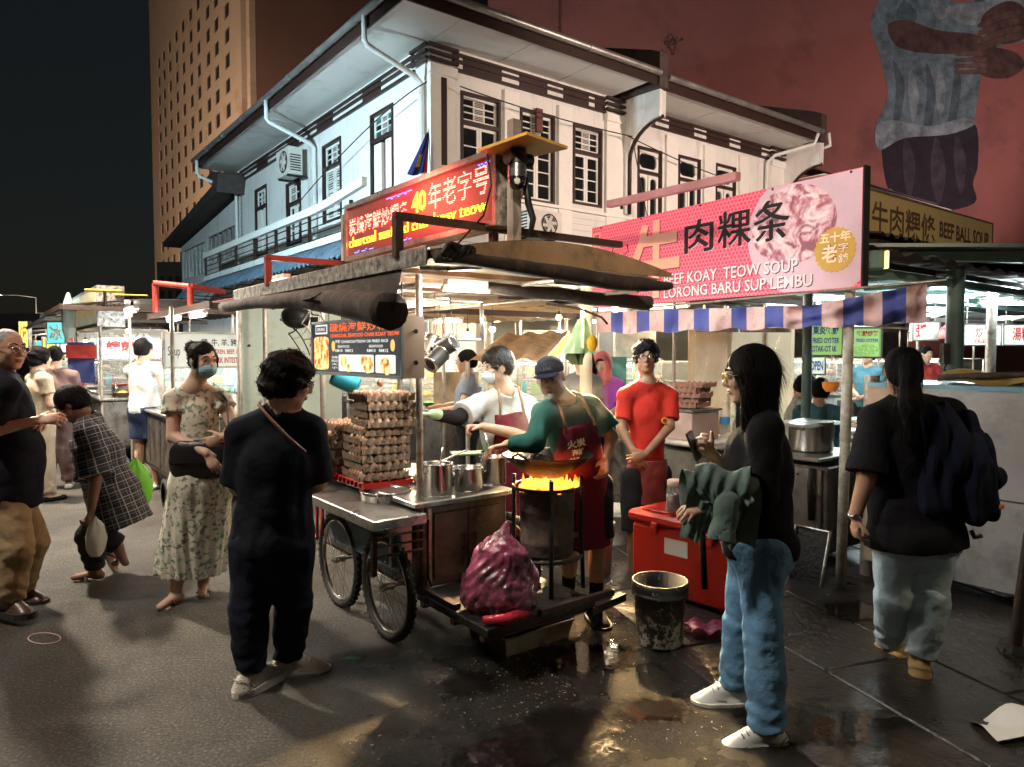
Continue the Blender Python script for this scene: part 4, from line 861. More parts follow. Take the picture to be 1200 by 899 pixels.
for x, y, r in ((.40,.25,.035),(.46,.13,.025),(.67,.2,.05),(.62,.27,.03),(.84,.2,.045),(.86,.13,.03)): mb = MB(); BFm.poly(mb, [(B(x)+r*bw*cos(t), Bv(y)+r*bw*.8*sin(t)) for t in np.linspace(0,2*PI,12)[:-1]], .0017, .003); mb.build('food_photo', M_FOODP, mn)
for x, m_ in ((.275,0),(.91,0)): mb = MB(); BFm.poly(mb, [(B(x)+.02*bw*cos(t), Bv(.53)+.1*bh*sin(t)) for t in np.linspace(0,2*PI,14)[:-1]], 0, .0016); mb.build('oval_badge', E_Y, mn)
for z in (.25,.75): mb = MB(); q = BFm.p(bx1+.0035, by0+bh*z, -.07); mb.cyl(q, q-DL*.004, .012, n=10); mb.build('bolt', M_BLACK, mn)
for x in (.1,.9): mb = MB(); mb.cyl(BFm.p(B(x), by1, -.06), BFm.p(B(x), 1.9, -.06), .004, n=5); mb.build('hanger', M_BLACK, mn)
# ------------------------------------------------------------------ egg trays
mb = MB(); N = 24
def eg(u, v):
    x, y = (u-.5)*.295, (v-.5)*.295; return V((x, y, .022+.020*cos(u*12*PI)*cos(v*12*PI)*(1 if .02 < u < .98 and .02 < v < .98 else .4)))
mb.grid(eg, N, N, False)
for sx, sy, ax in ((1,0,0),(-1,0,0),(0,1,1),(0,-1,1)):       # wavy outer walls
    pts = []
    for i in range(25):
        t = (i/24-.5)*.295; w = .147+.006*cos(i/24*12*PI); pts.append((V((w*sx, t, 0)) if ax == 0 else V((t, w*sy, 0)), .037+.011*cos(i/24*12*PI)))
    vs = [p for p, h in pts]+[p+V((p.x*.03 if ax == 0 else 0, p.y*.03 if ax else 0, h)) for p, h in pts]
    mb._add(vs, [(i, i+1, 26+i, 25+i) for i in range(24)])
ME_TRAY = mb.mesh('tray', M_CARTON)
mb = MB(); mb.lathe([(.0,-.026),(.012,-.023),(.0195,-.012),(.021,0),(.018,.013),(.010,.023),(0,.027)], (0,0,0), 10); ME_EGG = mb.mesh('egg', M_EGG)
M_EGG2 = mat('egg_pale', (.50,.33,.22), .45, var=.15); mb = MB(); mb.lathe([(.0,-.026),(.012,-.023),(.0195,-.012),(.021,0),(.018,.013),(.010,.023),(0,.027)], (0,0,0), 10); ME_EGG2 = mb.mesh('egg', M_EGG2)
ORD = ['lowest','second from the bottom','third from the bottom','fourth from the bottom','fifth from the bottom','sixth from the bottom','seventh from the bottom','eighth from the bottom','ninth from the bottom','topmost']
def stack(a, b_, z0, n, rz, which, gap=.0505, full_top=True, group='egg trays stacked on the cart', jit=.013, empty=False):
    for k in range(n):
        top = k == n-1
        nm = 'topmost' if top else ORD[k]
        t = thing('egg_tray', f'carton egg tray, {nm} of {which}', 'egg tray', C(a+random.uniform(-jit,jit)+(.02 if k > 4 else -.02), b_+random.uniform(-jit,jit), z0+k*gap), CRZ+rz+random.uniform(-.05,.05)+(PI/2 if k % 2 else 0), group)
        link('tray', ME_TRAY, t)
        if empty: continue
        for i in range(6):
            for j in range(6):
                edge = i in (0,5) or j in (0,5)
                if (top and full_top and random.random() < .93) or (not top and edge and random.random() < .8):
                    e = link('egg', random.choice((ME_EGG, ME_EGG, ME_EGG2)), t, loc=((i-2.5)*.0475+random.uniform(-.002,.002), (j-2.5)*.0475, .029+random.uniform(-.002,.003)), rot=(random.uniform(-.2,.2), random.uniform(-.2,.2), 0))
mb = MB()
for i in range(7): mb.ob((-.17,-.17+.055*i,.0), (.34,0,0), (0,.012,0), (0,0,.03)); mb.ob((-.17+.055*i,-.17,.032), (.012,0,0), (0,.34,0), (0,0,.01))
for i in range(2):
    a, b2 = ((.05,1.24),(.0,1.62))[i]
    o = link('plastic_grate', mb.mesh('plastic_grate', M_PRED) if i == 0 else o.data, None, ['red slatted plastic grate under the tall egg stack', 'red slatted plastic grate under the short egg stack'][i], 'grate', 'red grates under the eggs'); o.location = C(a, b2, .763); o.rotation_euler.z = CRZ
stack(.07, 1.24, .806, 10, -.08, 'the tall stack by the round sieve'); stack(.0, 1.62, .806, 6, .05, 'the short stack')
q = C(.06,1.2,.806+.5+.055); o = link('egg', ME_EGG, None, 'single brown egg lying loose on the tall stack', 'egg'); o.location = q; o.rotation_euler = (1.2,.3,0)
# ------------------------------------------------------------------ pots, sieve, bowls on the cart
def pot(c, r, h, label, fill=None, handles=True, name='pot', m=None, cat='pot'):
    m = m or M_POT; t = thing(name, label, cat, c, CRZ, 'cooking pots on the cart')
    mb = MB(); mb.lathe([(0,0),(r*.96,0),(r,.012),(r,h-.006),(r+.006,h),(r+.003,h+.003),(r-.005,h-.002),(r-.005,.015),(0,.012)], (0,0,0), 28); prt(mb, 'body', m, t)
    if fill: mb = MB(); mb.grid(lambda u, v: V(((r-.006)*math.sqrt(u)*cos(v*2*PI), (r-.006)*math.sqrt(u)*sin(v*2*PI), h*.82+.012*sin(u*9+v*25)*(1-u))), 6, 20); prt(mb, 'contents', fill, t)
    if handles:
        for s_ in (-1,1): mb = MB(); mb.tube([(s_*r,-.03,h*.75),(s_*(r+.025),-.025,h*.77),(s_*(r+.025),.025,h*.77),(s_*r,.03,h*.75)], .004, 6); prt(mb, 'handle', m, t)
    return t
M_SAUCE = mat('chilli_sauce', (.35,.05,.015), .25, var=.4, vscale=40, bump=.3); M_NOOD = mat('noodles', (.62,.55,.42), .5, var=.3, vscale=50, bump=.8, bscale=70); M_SOUP = mat('broth', (.2,.12,.06), .15, var=.3)
c1 = G(512, 580, .762); pot(c1, .085, .175, 'tall stainless pot at the cart corner beside the post', M_SOUP)
c2 = G(549, 574, .762); pot(c2, .083, .13, 'low stainless pot between the two taller ones', M_NOOD)
c3 = G(578, 567, .762); pot(c3, .078, .165, 'stainless pot of red chilli sauce beside the wok', M_SAUCE)
for t_, nm in ((c1,'ladle'),(c3,'ladle')):
    lt = thing('ladle', 'steel ladle standing in the %s' % ('tall corner pot' if t_ is c1 else 'chilli pot'), 'ladle', t_+UP*.1, 0, 'ladles in the pots')
    mb = MB(); d = V((.03,.02,.16)) if t_ is c1 else V((-.05,.03,.20)); mb.tube([(0,0,0), d*.6, d], .005, 6); prt(mb, 'handle', M_CHROME, lt); mb = MB(); mb.sphere((0,0,0), (.03,.03,.015), 12, 6); prt(mb, 'bowl', M_CHROME, lt)
for k, (x, y, r, col, lb) in enumerate(((.30,1.0,.11,M_NOOD,'wide bowl of raw noodles behind the pots'), (.48,1.02,.09,M_PWHITE,'bowl of bean sprouts behind the chilli pot'), (.2,.92,.07,mat('greens', (.06,.22,.05), .5, var=.5, vscale=40, bump=.8),'bowl of chopped greens behind the tall pot'), (.12,.80,.06,M_SAUCE,'small bowl at the foot of the corner post'),(.42,.86,.07,M_NOOD,'bowl of shrimp and noodles beside the chilli pot'))):
    t = thing('bowl', lb, 'bowl', C(x, y, .762), 0, 'ingredient bowls on the cart')
    mb = MB(); mb.lathe([(0,0),(r*.5,0),(r*.85,.03),(r,.06),(r+.004,.062),(r-.006,.058),(r*.8,.028),(0,.01)], (0,0,0), 20); prt(mb, 'body', M_POT, t)
    mb = MB(); rs = np.random.RandomState(k)
    for _ in range(60):
        a = rs.uniform(0, 2*PI); q = r*.8*math.sqrt(rs.uniform()); c = V((q*cos(a), q*sin(a), .055+.03*(1-q/r)*rs.uniform(.6,1.2))); d = V((rs.uniform(-1,1), rs.uniform(-1,1), rs.uniform(-.3,.6))).normalized()*.02
        mb.tube([c-d, c+UP*.008, c+d], .004, 4)
    prt(mb, 'contents', col, t, kind='stuff')
lid = thing('cutting_tray', 'pale green plastic tray lying across the bowls', 'tray', G(548, 531, .88))
mb = MB(); mb.bbox((0,0,0), (.22,.15,.012), .004, .2); prt(mb, 'board', mat('pale_green_plastic', (.25,.42,.25), .4), lid)
mb = MB(); mb.tube([(.09,.0,.006),(.14,-.03,.03),(.2,-.05,.03)], .008, 6); prt(mb, 'handle', M_BLACK, lid)
bgp = thing('packaged_noodles', 'opened white plastic bags of noodles behind the steel pots', 'food bag', C(.42,.93,.80))
mb = MB(); rs = np.random.RandomState(3)
for k in range(9): c = V((rs.uniform(-.14,.14), rs.uniform(-.07,.09), rs.uniform(-.01,.03))); mb.grid(lambda u, v, c=c, k=k: c+V(((u-.5)*.1, (v-.5)*.09, .03*sin(u*7+k)*cos(v*6)+.02*sin(v*13+u*5))), 6, 6)
prt(mb, 'plastic_film', mat('film_white', (.65,.70,.66), .25, var=.15, alpha=.75), bgp)
sv = thing('sieve', 'round steel wire basket lying on the wing of the cart beside the egg trays', 'sieve', G(452, 584, .722))
mb = MB(); mb.lathe([(.135,0),(.14,.03),(.145,.05),(.139,.052),(.134,.03),(.13,0)], (0,0,0), 36); prt(mb, 'rim', M_CHROME, sv)
mb = MB()
for k in range(-6, 7): w = math.sqrt(max(0, .13**2-(k*.02)**2)); mb.cyl((k*.02,-w,.004), (k*.02,w,.004), .0015, n=4); mb.cyl((-w,k*.02,.004), (w,k*.02,.004), .0015, n=4)
prt(mb, 'wire_mesh', M_STEEL, sv); mb = MB(); mb.tube([(-.02,-.14,.0),(-.02,-.15,.06),(.02,-.15,.06),(.02,-.14,.0)], .004, 6); prt(mb, 'handle', M_CHROME, sv)
# ------------------------------------------------------------------ charcoal stove, flames and wok
sx, sy = .60, .30
st = thing('charcoal_stove', 'sooty drum charcoal stove in an iron stand burning with orange flames', 'stove', C(sx, sy, .268), CRZ)
mb = MB(); mb.lathe([(r_*.9,h_) for r_,h_ in ((0,.18),(.15,.18),(.158,.2),(.16,.25),(.165,.26),(.16,.27),(.163,.42),(.17,.43),(.165,.44),(.168,.54),(.175,.55),(.16,.555),(.14,.50),(0,.48))], (0,0,0), 30); prt(mb, 'drum', mat('burnt_clay', (.10,.075,.06), .8, var=.5, vscale=6, bump=.6, bscale=20, dirt=.6, dirtcol=(.02,.016,.014), dscale=4), st)
for k, a in enumerate((-2.15,-.75,.75,2.2)):
    mb = MB(); x, y = .188*cos(a), .188*sin(a); mb.tube([(x*1.05,y*1.05,0),(x,y,.3),(x,y,.61)], .013, 6); prt(mb, 'stand_leg', M_SOOT, st)
for z in (.18,.555): mb = MB(); mb.tube([(.188*cos(t), .188*sin(t), z) for t in np.linspace(0, 2*PI, 25)[:-1]], .010, 6, True); prt(mb, 'stand_ring', M_SOOT, st)
mb = MB(); mb.ob((-.2,-.02,.165), (.4,0,0), (0,.04,0), (0,0,.02)); prt(mb, 'stand_bar', M_SOOT, st)
mb = MB(); mb.ob((.17,.0,.235), (.19,0,0), (0,.16,0), (0,0,.03)); prt(mb, 'side_shelf', M_WOOD, st)
mb = MB(); rs = np.random.RandomState(5)
for _ in range(34): a = rs.uniform(0,2*PI); q = .13*math.sqrt(rs.uniform()); mb.bbox((q*cos(a), q*sin(a), .52+rs.uniform(0,.03)), (.04,.03,.03), .008, a)
prt(mb, 'charcoal', mat('coal_glow', (.03,.012,.008), .8, var=.5, vscale=30, emit=.8, ecol=(1,.18,.02)), st, kind='stuff')
M_FLAME = mat('flame', (1,.3,.05), .9, var=0, alpha=.55); n_, L_, b_ = nodes_of(M_FLAME); b_.inputs['Base Color'].default_value = (0,0,0,1)
nz = n_.new('ShaderNodeTexNoise'); nz.inputs['Scale'].default_value = 16; nz.inputs['Detail'].default_value = 3; L_.new(n_['Texture Coordinate'].outputs['Object'], nz.inputs['Vector'])
rp = n_.new('ShaderNodeValToRGB'); e = rp.color_ramp.elements; e[0].position = .32; e[0].color = (1,.10,.005,1); e[1].position = .66; e[1].color = (1,.33,.04,1); L_.new(nz.outputs['Fac'], rp.inputs[0]); L_.new(rp.outputs[0], b_.inputs['Emission Color'])
b_.inputs['Emission Strength'].default_value = 1.5
mb = MB(); rs = np.random.RandomState(8)
for k in range(84):
    a = rs.uniform(0,2*PI); q = rs.uniform(.05,.165); c = V((q*cos(a), q*sin(a), .535)); h = rs.uniform(.03,.105)*rs.uniform(.5,1); w = rs.uniform(.008,.024); ln = V((cos(a), sin(a), 0))*rs.uniform(.0,.05)
    mb.lathe([(w*.6,0),(w,h*.25),(w*.75,h*.55),(w*.3,h*.85),(0.001,h)], c, 7, (UP+ln*4).normalized())
prt(mb, 'flame', M_FLAME, st, kind='stuff')
lamp_light(st, (0,0,.575), 3.2, 'fire', .09)
wk = thing('wok', 'big black iron wok with ring handles over the charcoal flames', 'wok', C(sx, sy, .268+.585), CRZ+.3)
mb = MB(); R_ = .242
prof = [(.0,.0)]+[(R_*s_, .018+.118*s_**1.9-.018*(1-s_)) for s_ in (.2,.4,.6,.8,.92,1)]+[(R_+.006,.138),(R_+.002,.144)]+[(R_*s_, .026+.118*s_**1.9-.018*(1-s_)) for s_ in (.98,.8,.6,.4,.2,.0)]
mb.lathe(prof, (0,0,0), 36); prt(mb, 'bowl', mat('wok_iron', (.009,.008,.008), .5, metal=.1, var=.4, bump=.2, spec=.3), wk)
for s_ in (-1,1):
    mb = MB(); mb.tube([(s_*.236,-.045,.125),(s_*.265,-.04,.155),(s_*.276,-.0,.175),(s_*.265,.04,.155),(s_*.236,.045,.125)], .0065, 6); prt(mb, 'handle', M_CHROME if s_ > 0 else M_SOOT, wk)
mb = MB(); mb.grid(lambda u, v: V((.10*math.sqrt(u)*cos(v*2*PI)-.05, .09*math.sqrt(u)*sin(v*2*PI)+.03, .085+.055*(1-u)+.012*sin(u*21+v*30))), 8, 24); prt(mb, 'fried_noodles', mat('ckt', (.22,.13,.07), .4, var=.5, vscale=50, bump=1, bscale=90), wk)
sp = thing('spatula', 'long steel frying spatula held over the ingredient bowls', 'spatula', W(520,538,4.15))
mb = MB(); mb.cyl(W(548,527,4.15), W(508,545,4.1), .006, n=6); mb.build('handle', M_CHROME, sp); mb = MB(); mb.ob(W(508,544,4.1), V((-.07,-.01,-.028)), V((0,.06,0)), V((0,0,.003))); mb.build('blade', M_CHROME, sp)
# refuse bag
def bag_obj(name, label, cat, c, sx_, sy_, sz_, m, seed=1, nu=110, nv=64, twist=.35, knot=True, group=None):
    rs = np.random.RandomState(seed); mb = MB(); ph = rs.uniform(0, 6, 12)
    def fn(u, v):
        t = 2*PI*u; zz = v; r = (sin(PI*min(1, zz*.93+.05))**.55)*(1-.30*zz)
        if zz > .82: r *= 1-(zz-.82)/.18*.75
        cr = lambda a: (1-abs(sin(a)))-.36
        r *= 1+.09*sin(3*t+ph[0]+4*zz)+.09*cr(3.5*t+ph[1]-5*zz+1.5*sin(7*zz))+.06*cr(8*t+ph[2]+9*zz+2*sin(9*zz+ph[5]))+.05*sin(5*t+ph[3])*cos(8*zz+ph[4])+.03*cr(17*t+ph[6]+14*zz)*(zz+.3)
        return V((sx_*r*cos(t), sy_*r*sin(t), sz_*zz*(1+.02*sin(9*t))))
    mb.grid(fn, nu, nv); o = link(name, mb.mesh(name, m), None, label, cat, group); o.location = c; o.rotation_euler.z = CRZ; return o
M_PBAG = mat('pink_film', (.34,.075,.14), .2, var=.7, vscale=7, bump=.9, bscale=16, alpha=.93, spec=.8, dirt=.6, dirtcol=(.05,.03,.035), dscale=9)
RB = C(.19,.17,.268)
mb = MB(); mb.tube([C(.0,.05,.30), C(.1,.0,.29), C(.22,.02,.29), C(.3,.05,.285)], [.015,.03,.028,.01], 8); o = mb.build('squid_scrap', mat('scrap_red', (.55,.03,.06), .3, var=.3), None, 'shiny red plastic scrap under the edge of the rubbish bag', 'scrap'); rehome(o, C(.1,0,.29))
# drip tray under the platform
dt = thing('drip_tray', 'rusty steel oven tray on the ground under the platform', 'tray', C(.46,.36,.0), CRZ)
mb = MB(); a_, b2, h = .21, .16, .10
mb._add([(-a_,-b2,0),(a_,-b2,0),(a_,b2,0),(-a_,b2,0),(-a_-.02,-b2-.02,h),(a_+.02,-b2-.02,h),(a_+.02,b2+.02,h),(-a_-.02,b2+.02,h)], [(0,3,2,1),(0,1,5,4),(1,2,6,5),(2,3,7,6),(3,0,4,7)]); prt(mb, 'pan', mat('old_tray', (.40,.33,.26), .45, metal=.5, var=.3, dirt=.5, dirtcol=(.1,.05,.03)), dt)
mb = MB(); mb.tube([(-a_-.02,-b2-.02,h),(a_+.02,-b2-.02,h),(a_+.02,b2+.02,h),(-a_-.02,b2+.02,h)], .007, 6, True); prt(mb, 'rim', M_STEEL, dt)
# jug, cans, bags hanging under the roof
jg = thing('water_jug', 'turquoise plastic jug hanging tilted below the menu board', 'jug', W(405, 447, 4.45))
mb = MB(); mb.lathe([(0,-.09),(.05,-.09),(.055,-.07),(.065,.08),(.068,.085),(.06,.08),(.05,-.075),(0,-.08)], (0,0,0), 20, V((.85,.1,-.35))); prt(mb, 'body', mat('turquoise', (.04,.38,.50), .35, var=.1), jg)
mb = MB(); mb.tube([(.05,0,.05),(.07,0,.1),(-.02,0,.11),(-.06,0,.07)], .008, 6); prt(mb, 'handle', M_PTEAL, jg); mb = MB(); mb.cyl((0,0,.1),(0,.0,.38),.002,n=4); prt(mb,'string',M_CABLE,jg)
for k, (px, py, d, ax, lb) in enumerate(((523,406,4.05,(.75,-.3,.45),'black and chrome can hanging above the young cook, upper one of the pair'), (511,421,3.98,(-.4,-.5,-.45),'black and chrome can hanging above the young cook, lower one of the pair'), (505,404,4.15,(.3,.1,.9),'plain silver can hanging behind the two black ones'))):
    t = thing('hanging_can', lb, 'can', W(px, py, d), 0, 'metal cans hanging from the cart roof'); ax = V(ax).normalized(); m_ = (M_BLACK, M_BLACK, M_CHROME)[k]
    mb = MB(); mb.cyl(-ax*.055, ax*.055, .05, n=20); prt(mb, 'body', m_, t)
    mb = MB(); mb.lathe([(.051,-.06),(.052,-.05),(.044,-.056),(0,-.052)], (0,0,0), 20, ax); mb.lathe([(.051,.05),(.052,.06),(.044,.056),(0,.052)], (0,0,0), 20, ax); prt(mb, 'lid', M_CHROME, t)
    mb = MB(); mb.cyl(ax*.055, V((.02,.02,.30)), .0025, n=4); prt(mb, 'hanger', M_CABLE, t)
gb = thing('hanging_bag', 'thin green plastic bag of leaves hanging at the roof edge', 'bag', W(683, 372, 4.15))
def hb(u, v): t = 2*PI*u; r = (.012+.075*v**.8)*(1+.15*sin(5*t+3*v)+.08*sin(9*t)); return V((r*cos(t)-.035*v, r*sin(t)*.5, -.21*v))
mb = MB(); mb.grid(hb, 30, 12); prt(mb, 'film', mat('green_film', (.45,.72,.42), .3, var=.2, alpha=.75, bump=.5, bscale=12), gb)
mb = MB(); 
for k in range(12): a = k*1.3; mb.quad(V((-.05+.03*cos(a), .02*sin(a), -.16)), V((-.02+.04*cos(a), .03*sin(a), -.2)), V((-.03+.03*cos(a+.8), .0, -.28)), V((-.07+.03*cos(a+.4), .02, -.24)))
prt(mb, 'leaf', mat('bag_leaf', (.05,.07,.02), .6), gb, kind='stuff')
yb = thing('hanging_bag', 'small yellow plastic bag hanging from the pole tip', 'bag', W(694, 392, 4.12))
mb = MB(); mb.grid(lambda u, v: V((.032*sin(PI*v)**.6*(1+.1*sin(4*u*2*PI))*cos(2*PI*u), .02*sin(PI*v)**.6*sin(2*PI*u), -.10*v)), 20, 8); prt(mb, 'film', mat('yellow_film', (.75,.42,.02), .35), yb); mb = MB(); mb.cyl((0,0,0),(-.01,0,.1),.004,n=5); prt(mb,'string',M_PWHITE,yb)
mb = MB(); mb.tube([W(640,356,4.3), W(680,362,4.2), W(705,372,4.1), W(712,380,4.1)], .007, 6); o = mb.build('crooked_pole', M_RUST, None, 'thin crooked rod sticking out under the roof holding the plastic bags', 'rod'); rehome(o, W(680,362,4.2))
dd = thing('helmet', 'black round helmet hanging among white cables on the pale green board', 'helmet', W(348, 371, 4.9))
mb = MB(); mb.sphere((0,0,0), (.11,.09,.085), 18, 10); prt(mb, 'shell', M_BLACK, dd); mb = MB(); mb.tube([(-.11,0,-.02),(0,-.1,-.04),(.11,0,-.02)], .012, 6); prt(mb, 'rim', M_RUBBER, dd)
for k in range(7):
    rs = np.random.RandomState(20+k); c = W(360+rs.uniform(-8,8), 362, 4.6)
    mb = MB(); pts = [c+V((.05*sin(t*1.3+k)+.015*k-.04, .03*cos(t), -.06*t+.03*sin(2*t+k))) for t in np.linspace(0, 4.5, 14)]; mb.tube(pts, .0045, 5)
    o = mb.build('cable', M_PWHITE if k % 3 == 0 else M_CABLE, None, ['white looped cable nearest the helmet','black cable hanging under the roof edge, beside the menu board','long black cable drooping behind the white loop','white cable curl over the plug box','black cable tied left of the menu board','thin black cable at the corner of the green board','white cable tail next to the menu board'][k], 'cable', 'tangled cables beside the menu board'); rehome(o, c)
mb = MB(); mb.ob(W(364,388,4.6), V((.05,0,0)), V((0,.03,0)), V((0,0,.09))); o = mb.build('plug_box', M_BLACK, None, 'small black plug box hanging in the cable tangle', 'plug'); rehome(o, W(364,388,4.6))
mb = MB(); mb.tube([W(286,352,5.6), W(320,362,5.4), W(352,352,5.0), W(372,340,4.7), W(395,325,4.4)], .008, 6); o = mb.build('cable', M_CABLE, None, 'thick black cable sagging over the side tarpaulin of the cart', 'cable'); rehome(o, W(352,352,5.))
# lamps under the roof
tube_lamp(C(1.15,.70,1.88), C(1.34,.84,1.88), 'cool', 11, 'bright cool tube under the right roof edge above the old cook')
tube_lamp(C(.15,1.1,1.91), C(.15,1.6,1.91), 'neutral', 6, 'warm tube under the cart roof above the egg trays')
tube_lamp(C(.05,.45,1.87), C(.30,.45,1.87), 'neutral', 10, 'small white tube under the front of the cart roof')
tube_lamp(C(.9,1.9,1.91), C(.9,2.5,1.91), 'warm', 9, 'warm tube at the back of the cart roof')
tube_lamp(C(-.10,2.3,2.05), C(-.1,2.6,2.05), 'cool', 5, 'short cool tube shining above the side tarpaulin')
# ================================================================== COOLER, BUCKETS
cl = thing('cooler_box', 'big red plastic cooler box with a white sticker behind the black bucket', 'cooler box', (1.20,4.42,0), math.atan2(-DL.y,-DL.x)+.08)
mb = MB(); mb.bbox((0,0,.235), (.80,.42,.43), .025); prt(mb, 'body', M_PRED, cl)
mb = MB(); mb.bbox((0,0,.49), (.84,.46,.07), .02); mb.bbox((0,0,.53), (.7,.34,.02), .008); prt(mb, 'lid', M_PRED, cl)
mb = MB(); mb.box((-.05,-.0,.34), (.17,.424,.10)); prt(mb, 'sticker', M_PAPER, cl)
for x in (-.2,.2): mb = MB(); mb.bbox((x,-.235,.44), (.05,.02,.07), .006); prt(mb, 'latch', M_PRED, cl)
def bucket(c, r0, r1, h, label, m, lid=None, bail=True, inside=None, name='bucket'):
    t = thing(name, label, 'bucket', c, random.uniform(0,3), 'plastic buckets around the cart')
    mb = MB(); mb.lathe([(0,0),(r0,0),(r0+.004,.01),(r0+(r1-r0)*.78,h*.78),(r1+.008,h*.79),(r1+.006,h*.83),(r1,h*.84),(r1+.008,h*.88),(r1+.004,h*.92),(r1+.006,h),(r1-.004,h),(r0-.006,.01),(0,.008)], (0,0,0), 32); prt(mb, 'body', m, t)
    if bail: mb = MB(); mb.tube([(r1*cos(a)*1.03, r1*sin(a)*.6-.0, h*.9-.12*sin(a)*1.0) for a in np.linspace(0, PI, 12)], .003, 5); prt(mb, 'bail', M_CHROME, t)
    if inside: mb = MB(); mb.lathe([(0,h*.5),(r0*1.02,h*.5)], (0,0,0), 20); prt(mb, 'contents', inside, t)
    return t
M_SPLASH = mat('splashed_black', (.014,.013,.013), .45, var=0); n_, L_, b_ = nodes_of(M_SPLASH)
nz = n_.new('ShaderNodeTexNoise'); nz.inputs['Scale'].default_value = 26; nz.inputs['Detail'].default_value = 8; nz.inputs['Roughness'].default_value = .75; L_.new(n_['Texture Coordinate'].outputs['Object'], nz.inputs['Vector'])
sp_ = n_.new('ShaderNodeSeparateXYZ'); L_.new(n_['Texture Coordinate'].outputs['Object'], sp_.inputs[0]); ma = n_.new('ShaderNodeMath'); ma.operation = 'MULTIPLY_ADD'; ma.inputs[1].default_value = -.55; L_.new(sp_.outputs[2], ma.inputs[0]); L_.new(nz.outputs['Fac'], ma.inputs[2])
rp = n_.new('ShaderNodeValToRGB'); e = rp.color_ramp.elements; e[0].position = .44; e[0].color = (.015,.014,.013,1); e[1].position = .49; e[1].color = (.42,.38,.33,1); L_.new(ma.outputs[0], rp.inputs[0]); L_.new(rp.outputs[0], b_.inputs['Base Color'])
bk = G(779, 764, .01); bk.y += .13; bucket(bk+UP*.0, .115, .142, .335, 'black bucket splashed with white in front of the red cooler', M_SPLASH, inside=M_SOOT)
bucket(G(692, 676, 0)+V((.02,.1,0)), .13, .155, .36, 'white plastic bucket behind the old cook', M_PWHITE, bail=False)
bucket(G(722, 640, 0)+V((.0,.1,0)), .11, .13, .30, 'small white bucket farther back beside the wet drain', M_PWHITE)
jr = thing('sauce_jar', 'clear plastic jar half full of dark sauce on the red cooler', 'jar', (1.03,4.42,.545))
mb = MB(); mb.lathe([(0,0),(.058,0),(.062,.01),(.06,.13),(.05,.16),(.05,.165)], (0,0,0), 22); prt(mb, 'body', M_CLEAR, jr)
mb = MB(); mb.lathe([(0,.003),(.056,.003),(.057,.11),(0,.11)], (0,0,0), 22); prt(mb, 'sauce', mat('dark_sauce', (.03,.012,.008), .2, var=.2), jr)
mb = MB(); mb.lathe([(.052,.16),(.055,.165),(.055,.195),(.05,.2),(0,.2)], (0,0,0), 22); prt(mb, 'lid', mat('pink_lid', (.62,.42,.36), .4), jr)
# steam over the wok
sm = bpy.data.materials.new('steam'); sm.use_nodes = True; n_ = sm.node_tree.nodes; L_ = sm.node_tree.links; n_.remove(n_['Principled BSDF']); vp = n_.new('ShaderNodeVolumePrincipled'); vp.inputs['Color'].default_value = (.9,.9,.9,1); vp.inputs['Anisotropy'].default_value = .3
tc = n_.new('ShaderNodeTexCoord'); nz = n_.new('ShaderNodeTexNoise'); nz.inputs['Scale'].default_value = 5.5; nz.inputs['Detail'].default_value = 4; nz.inputs['Distortion'].default_value = 1.2; L_.new(tc.outputs['Object'], nz.inputs['Vector'])
ln_ = n_.new('ShaderNodeVectorMath'); ln_.operation = 'LENGTH'; mp = n_.new('ShaderNodeMapping'); mp.inputs['Scale'].default_value = (3.2,3.2,2.2); L_.new(tc.outputs['Object'], mp.inputs[0]); L_.new(mp.outputs[0], ln_.inputs[0])
def mt(op, a, b):
    m_ = n_.new('ShaderNodeMath'); m_.operation = op; m_.use_clamp = op == 'MULTIPLY'
    for i, q in enumerate((a, b)):
        if isinstance(q, (int, float)): m_.inputs[i].default_value = q
        else: L_.new(q, m_.inputs[i])
    return m_.outputs[0]
dn = mt('MULTIPLY', mt('MAXIMUM', mt('SUBTRACT', 1.0, ln_.outputs['Value']), 0.), mt('MAXIMUM', mt('SUBTRACT', nz.outputs['Fac'], .45), 0.)); m9 = n_.new('ShaderNodeMath'); m9.operation = 'MULTIPLY'; m9.inputs[1].default_value = 5; L_.new(dn, m9.inputs[0]); L_.new(m9.outputs[0], vp.inputs['Density']); L_.new(vp.outputs[0], n_['Material Output'].inputs['Volume'])
mb = MB(); mb.sphere((0,0,0), (.31,.31,.45), 16, 10); o = link('steam', mb.mesh('steam', sm), kind='stuff'); o.location = C(sx+.04, sy+.0, 1.24)
# ================================================================== HAWKER STALLS AROUND
M_STRW = mat('stall_white', (.60,.60,.56), .5, var=.1, dirt=.25, dirtcol=(.3,.27,.22)); M_PALEG = mat('pale_green_board', (.44,.53,.48), .55, var=.1, vscale=2, dirt=.3, dirtcol=(.25,.28,.25), dscale=2)
M_CEIL = mat('canopy_under', (.30,.34,.31), .6, var=.2, vscale=1.5, dirt=.3, dirtcol=(.12,.12,.1)); M_GREENP = mat('green_post', (.10,.17,.15), .5, var=.2)
GOODCOL = [M_PRED, M_PGREEN, M_PYEL, M_PBLUE, M_PTEAL, M_PWHITE, M_PPINK, M_CARTON, M_POT]
GN = {id(M_PRED):'red', id(M_PGREEN):'green', id(M_PYEL):'yellow', id(M_PBLUE):'blue', id(M_PTEAL):'turquoise', id(M_PWHITE):'white', id(M_PPINK):'pink', id(M_CARTON):'brown', id(M_POT):'steel'}
PLACES = ['at its near corner','behind its near corner','mid counter','past the middle of its counter','near its far end','at its far corner','at the back of its counter','beside its rear post','next to the glass case','in front of the glass case','under its sign','at its kerb side']
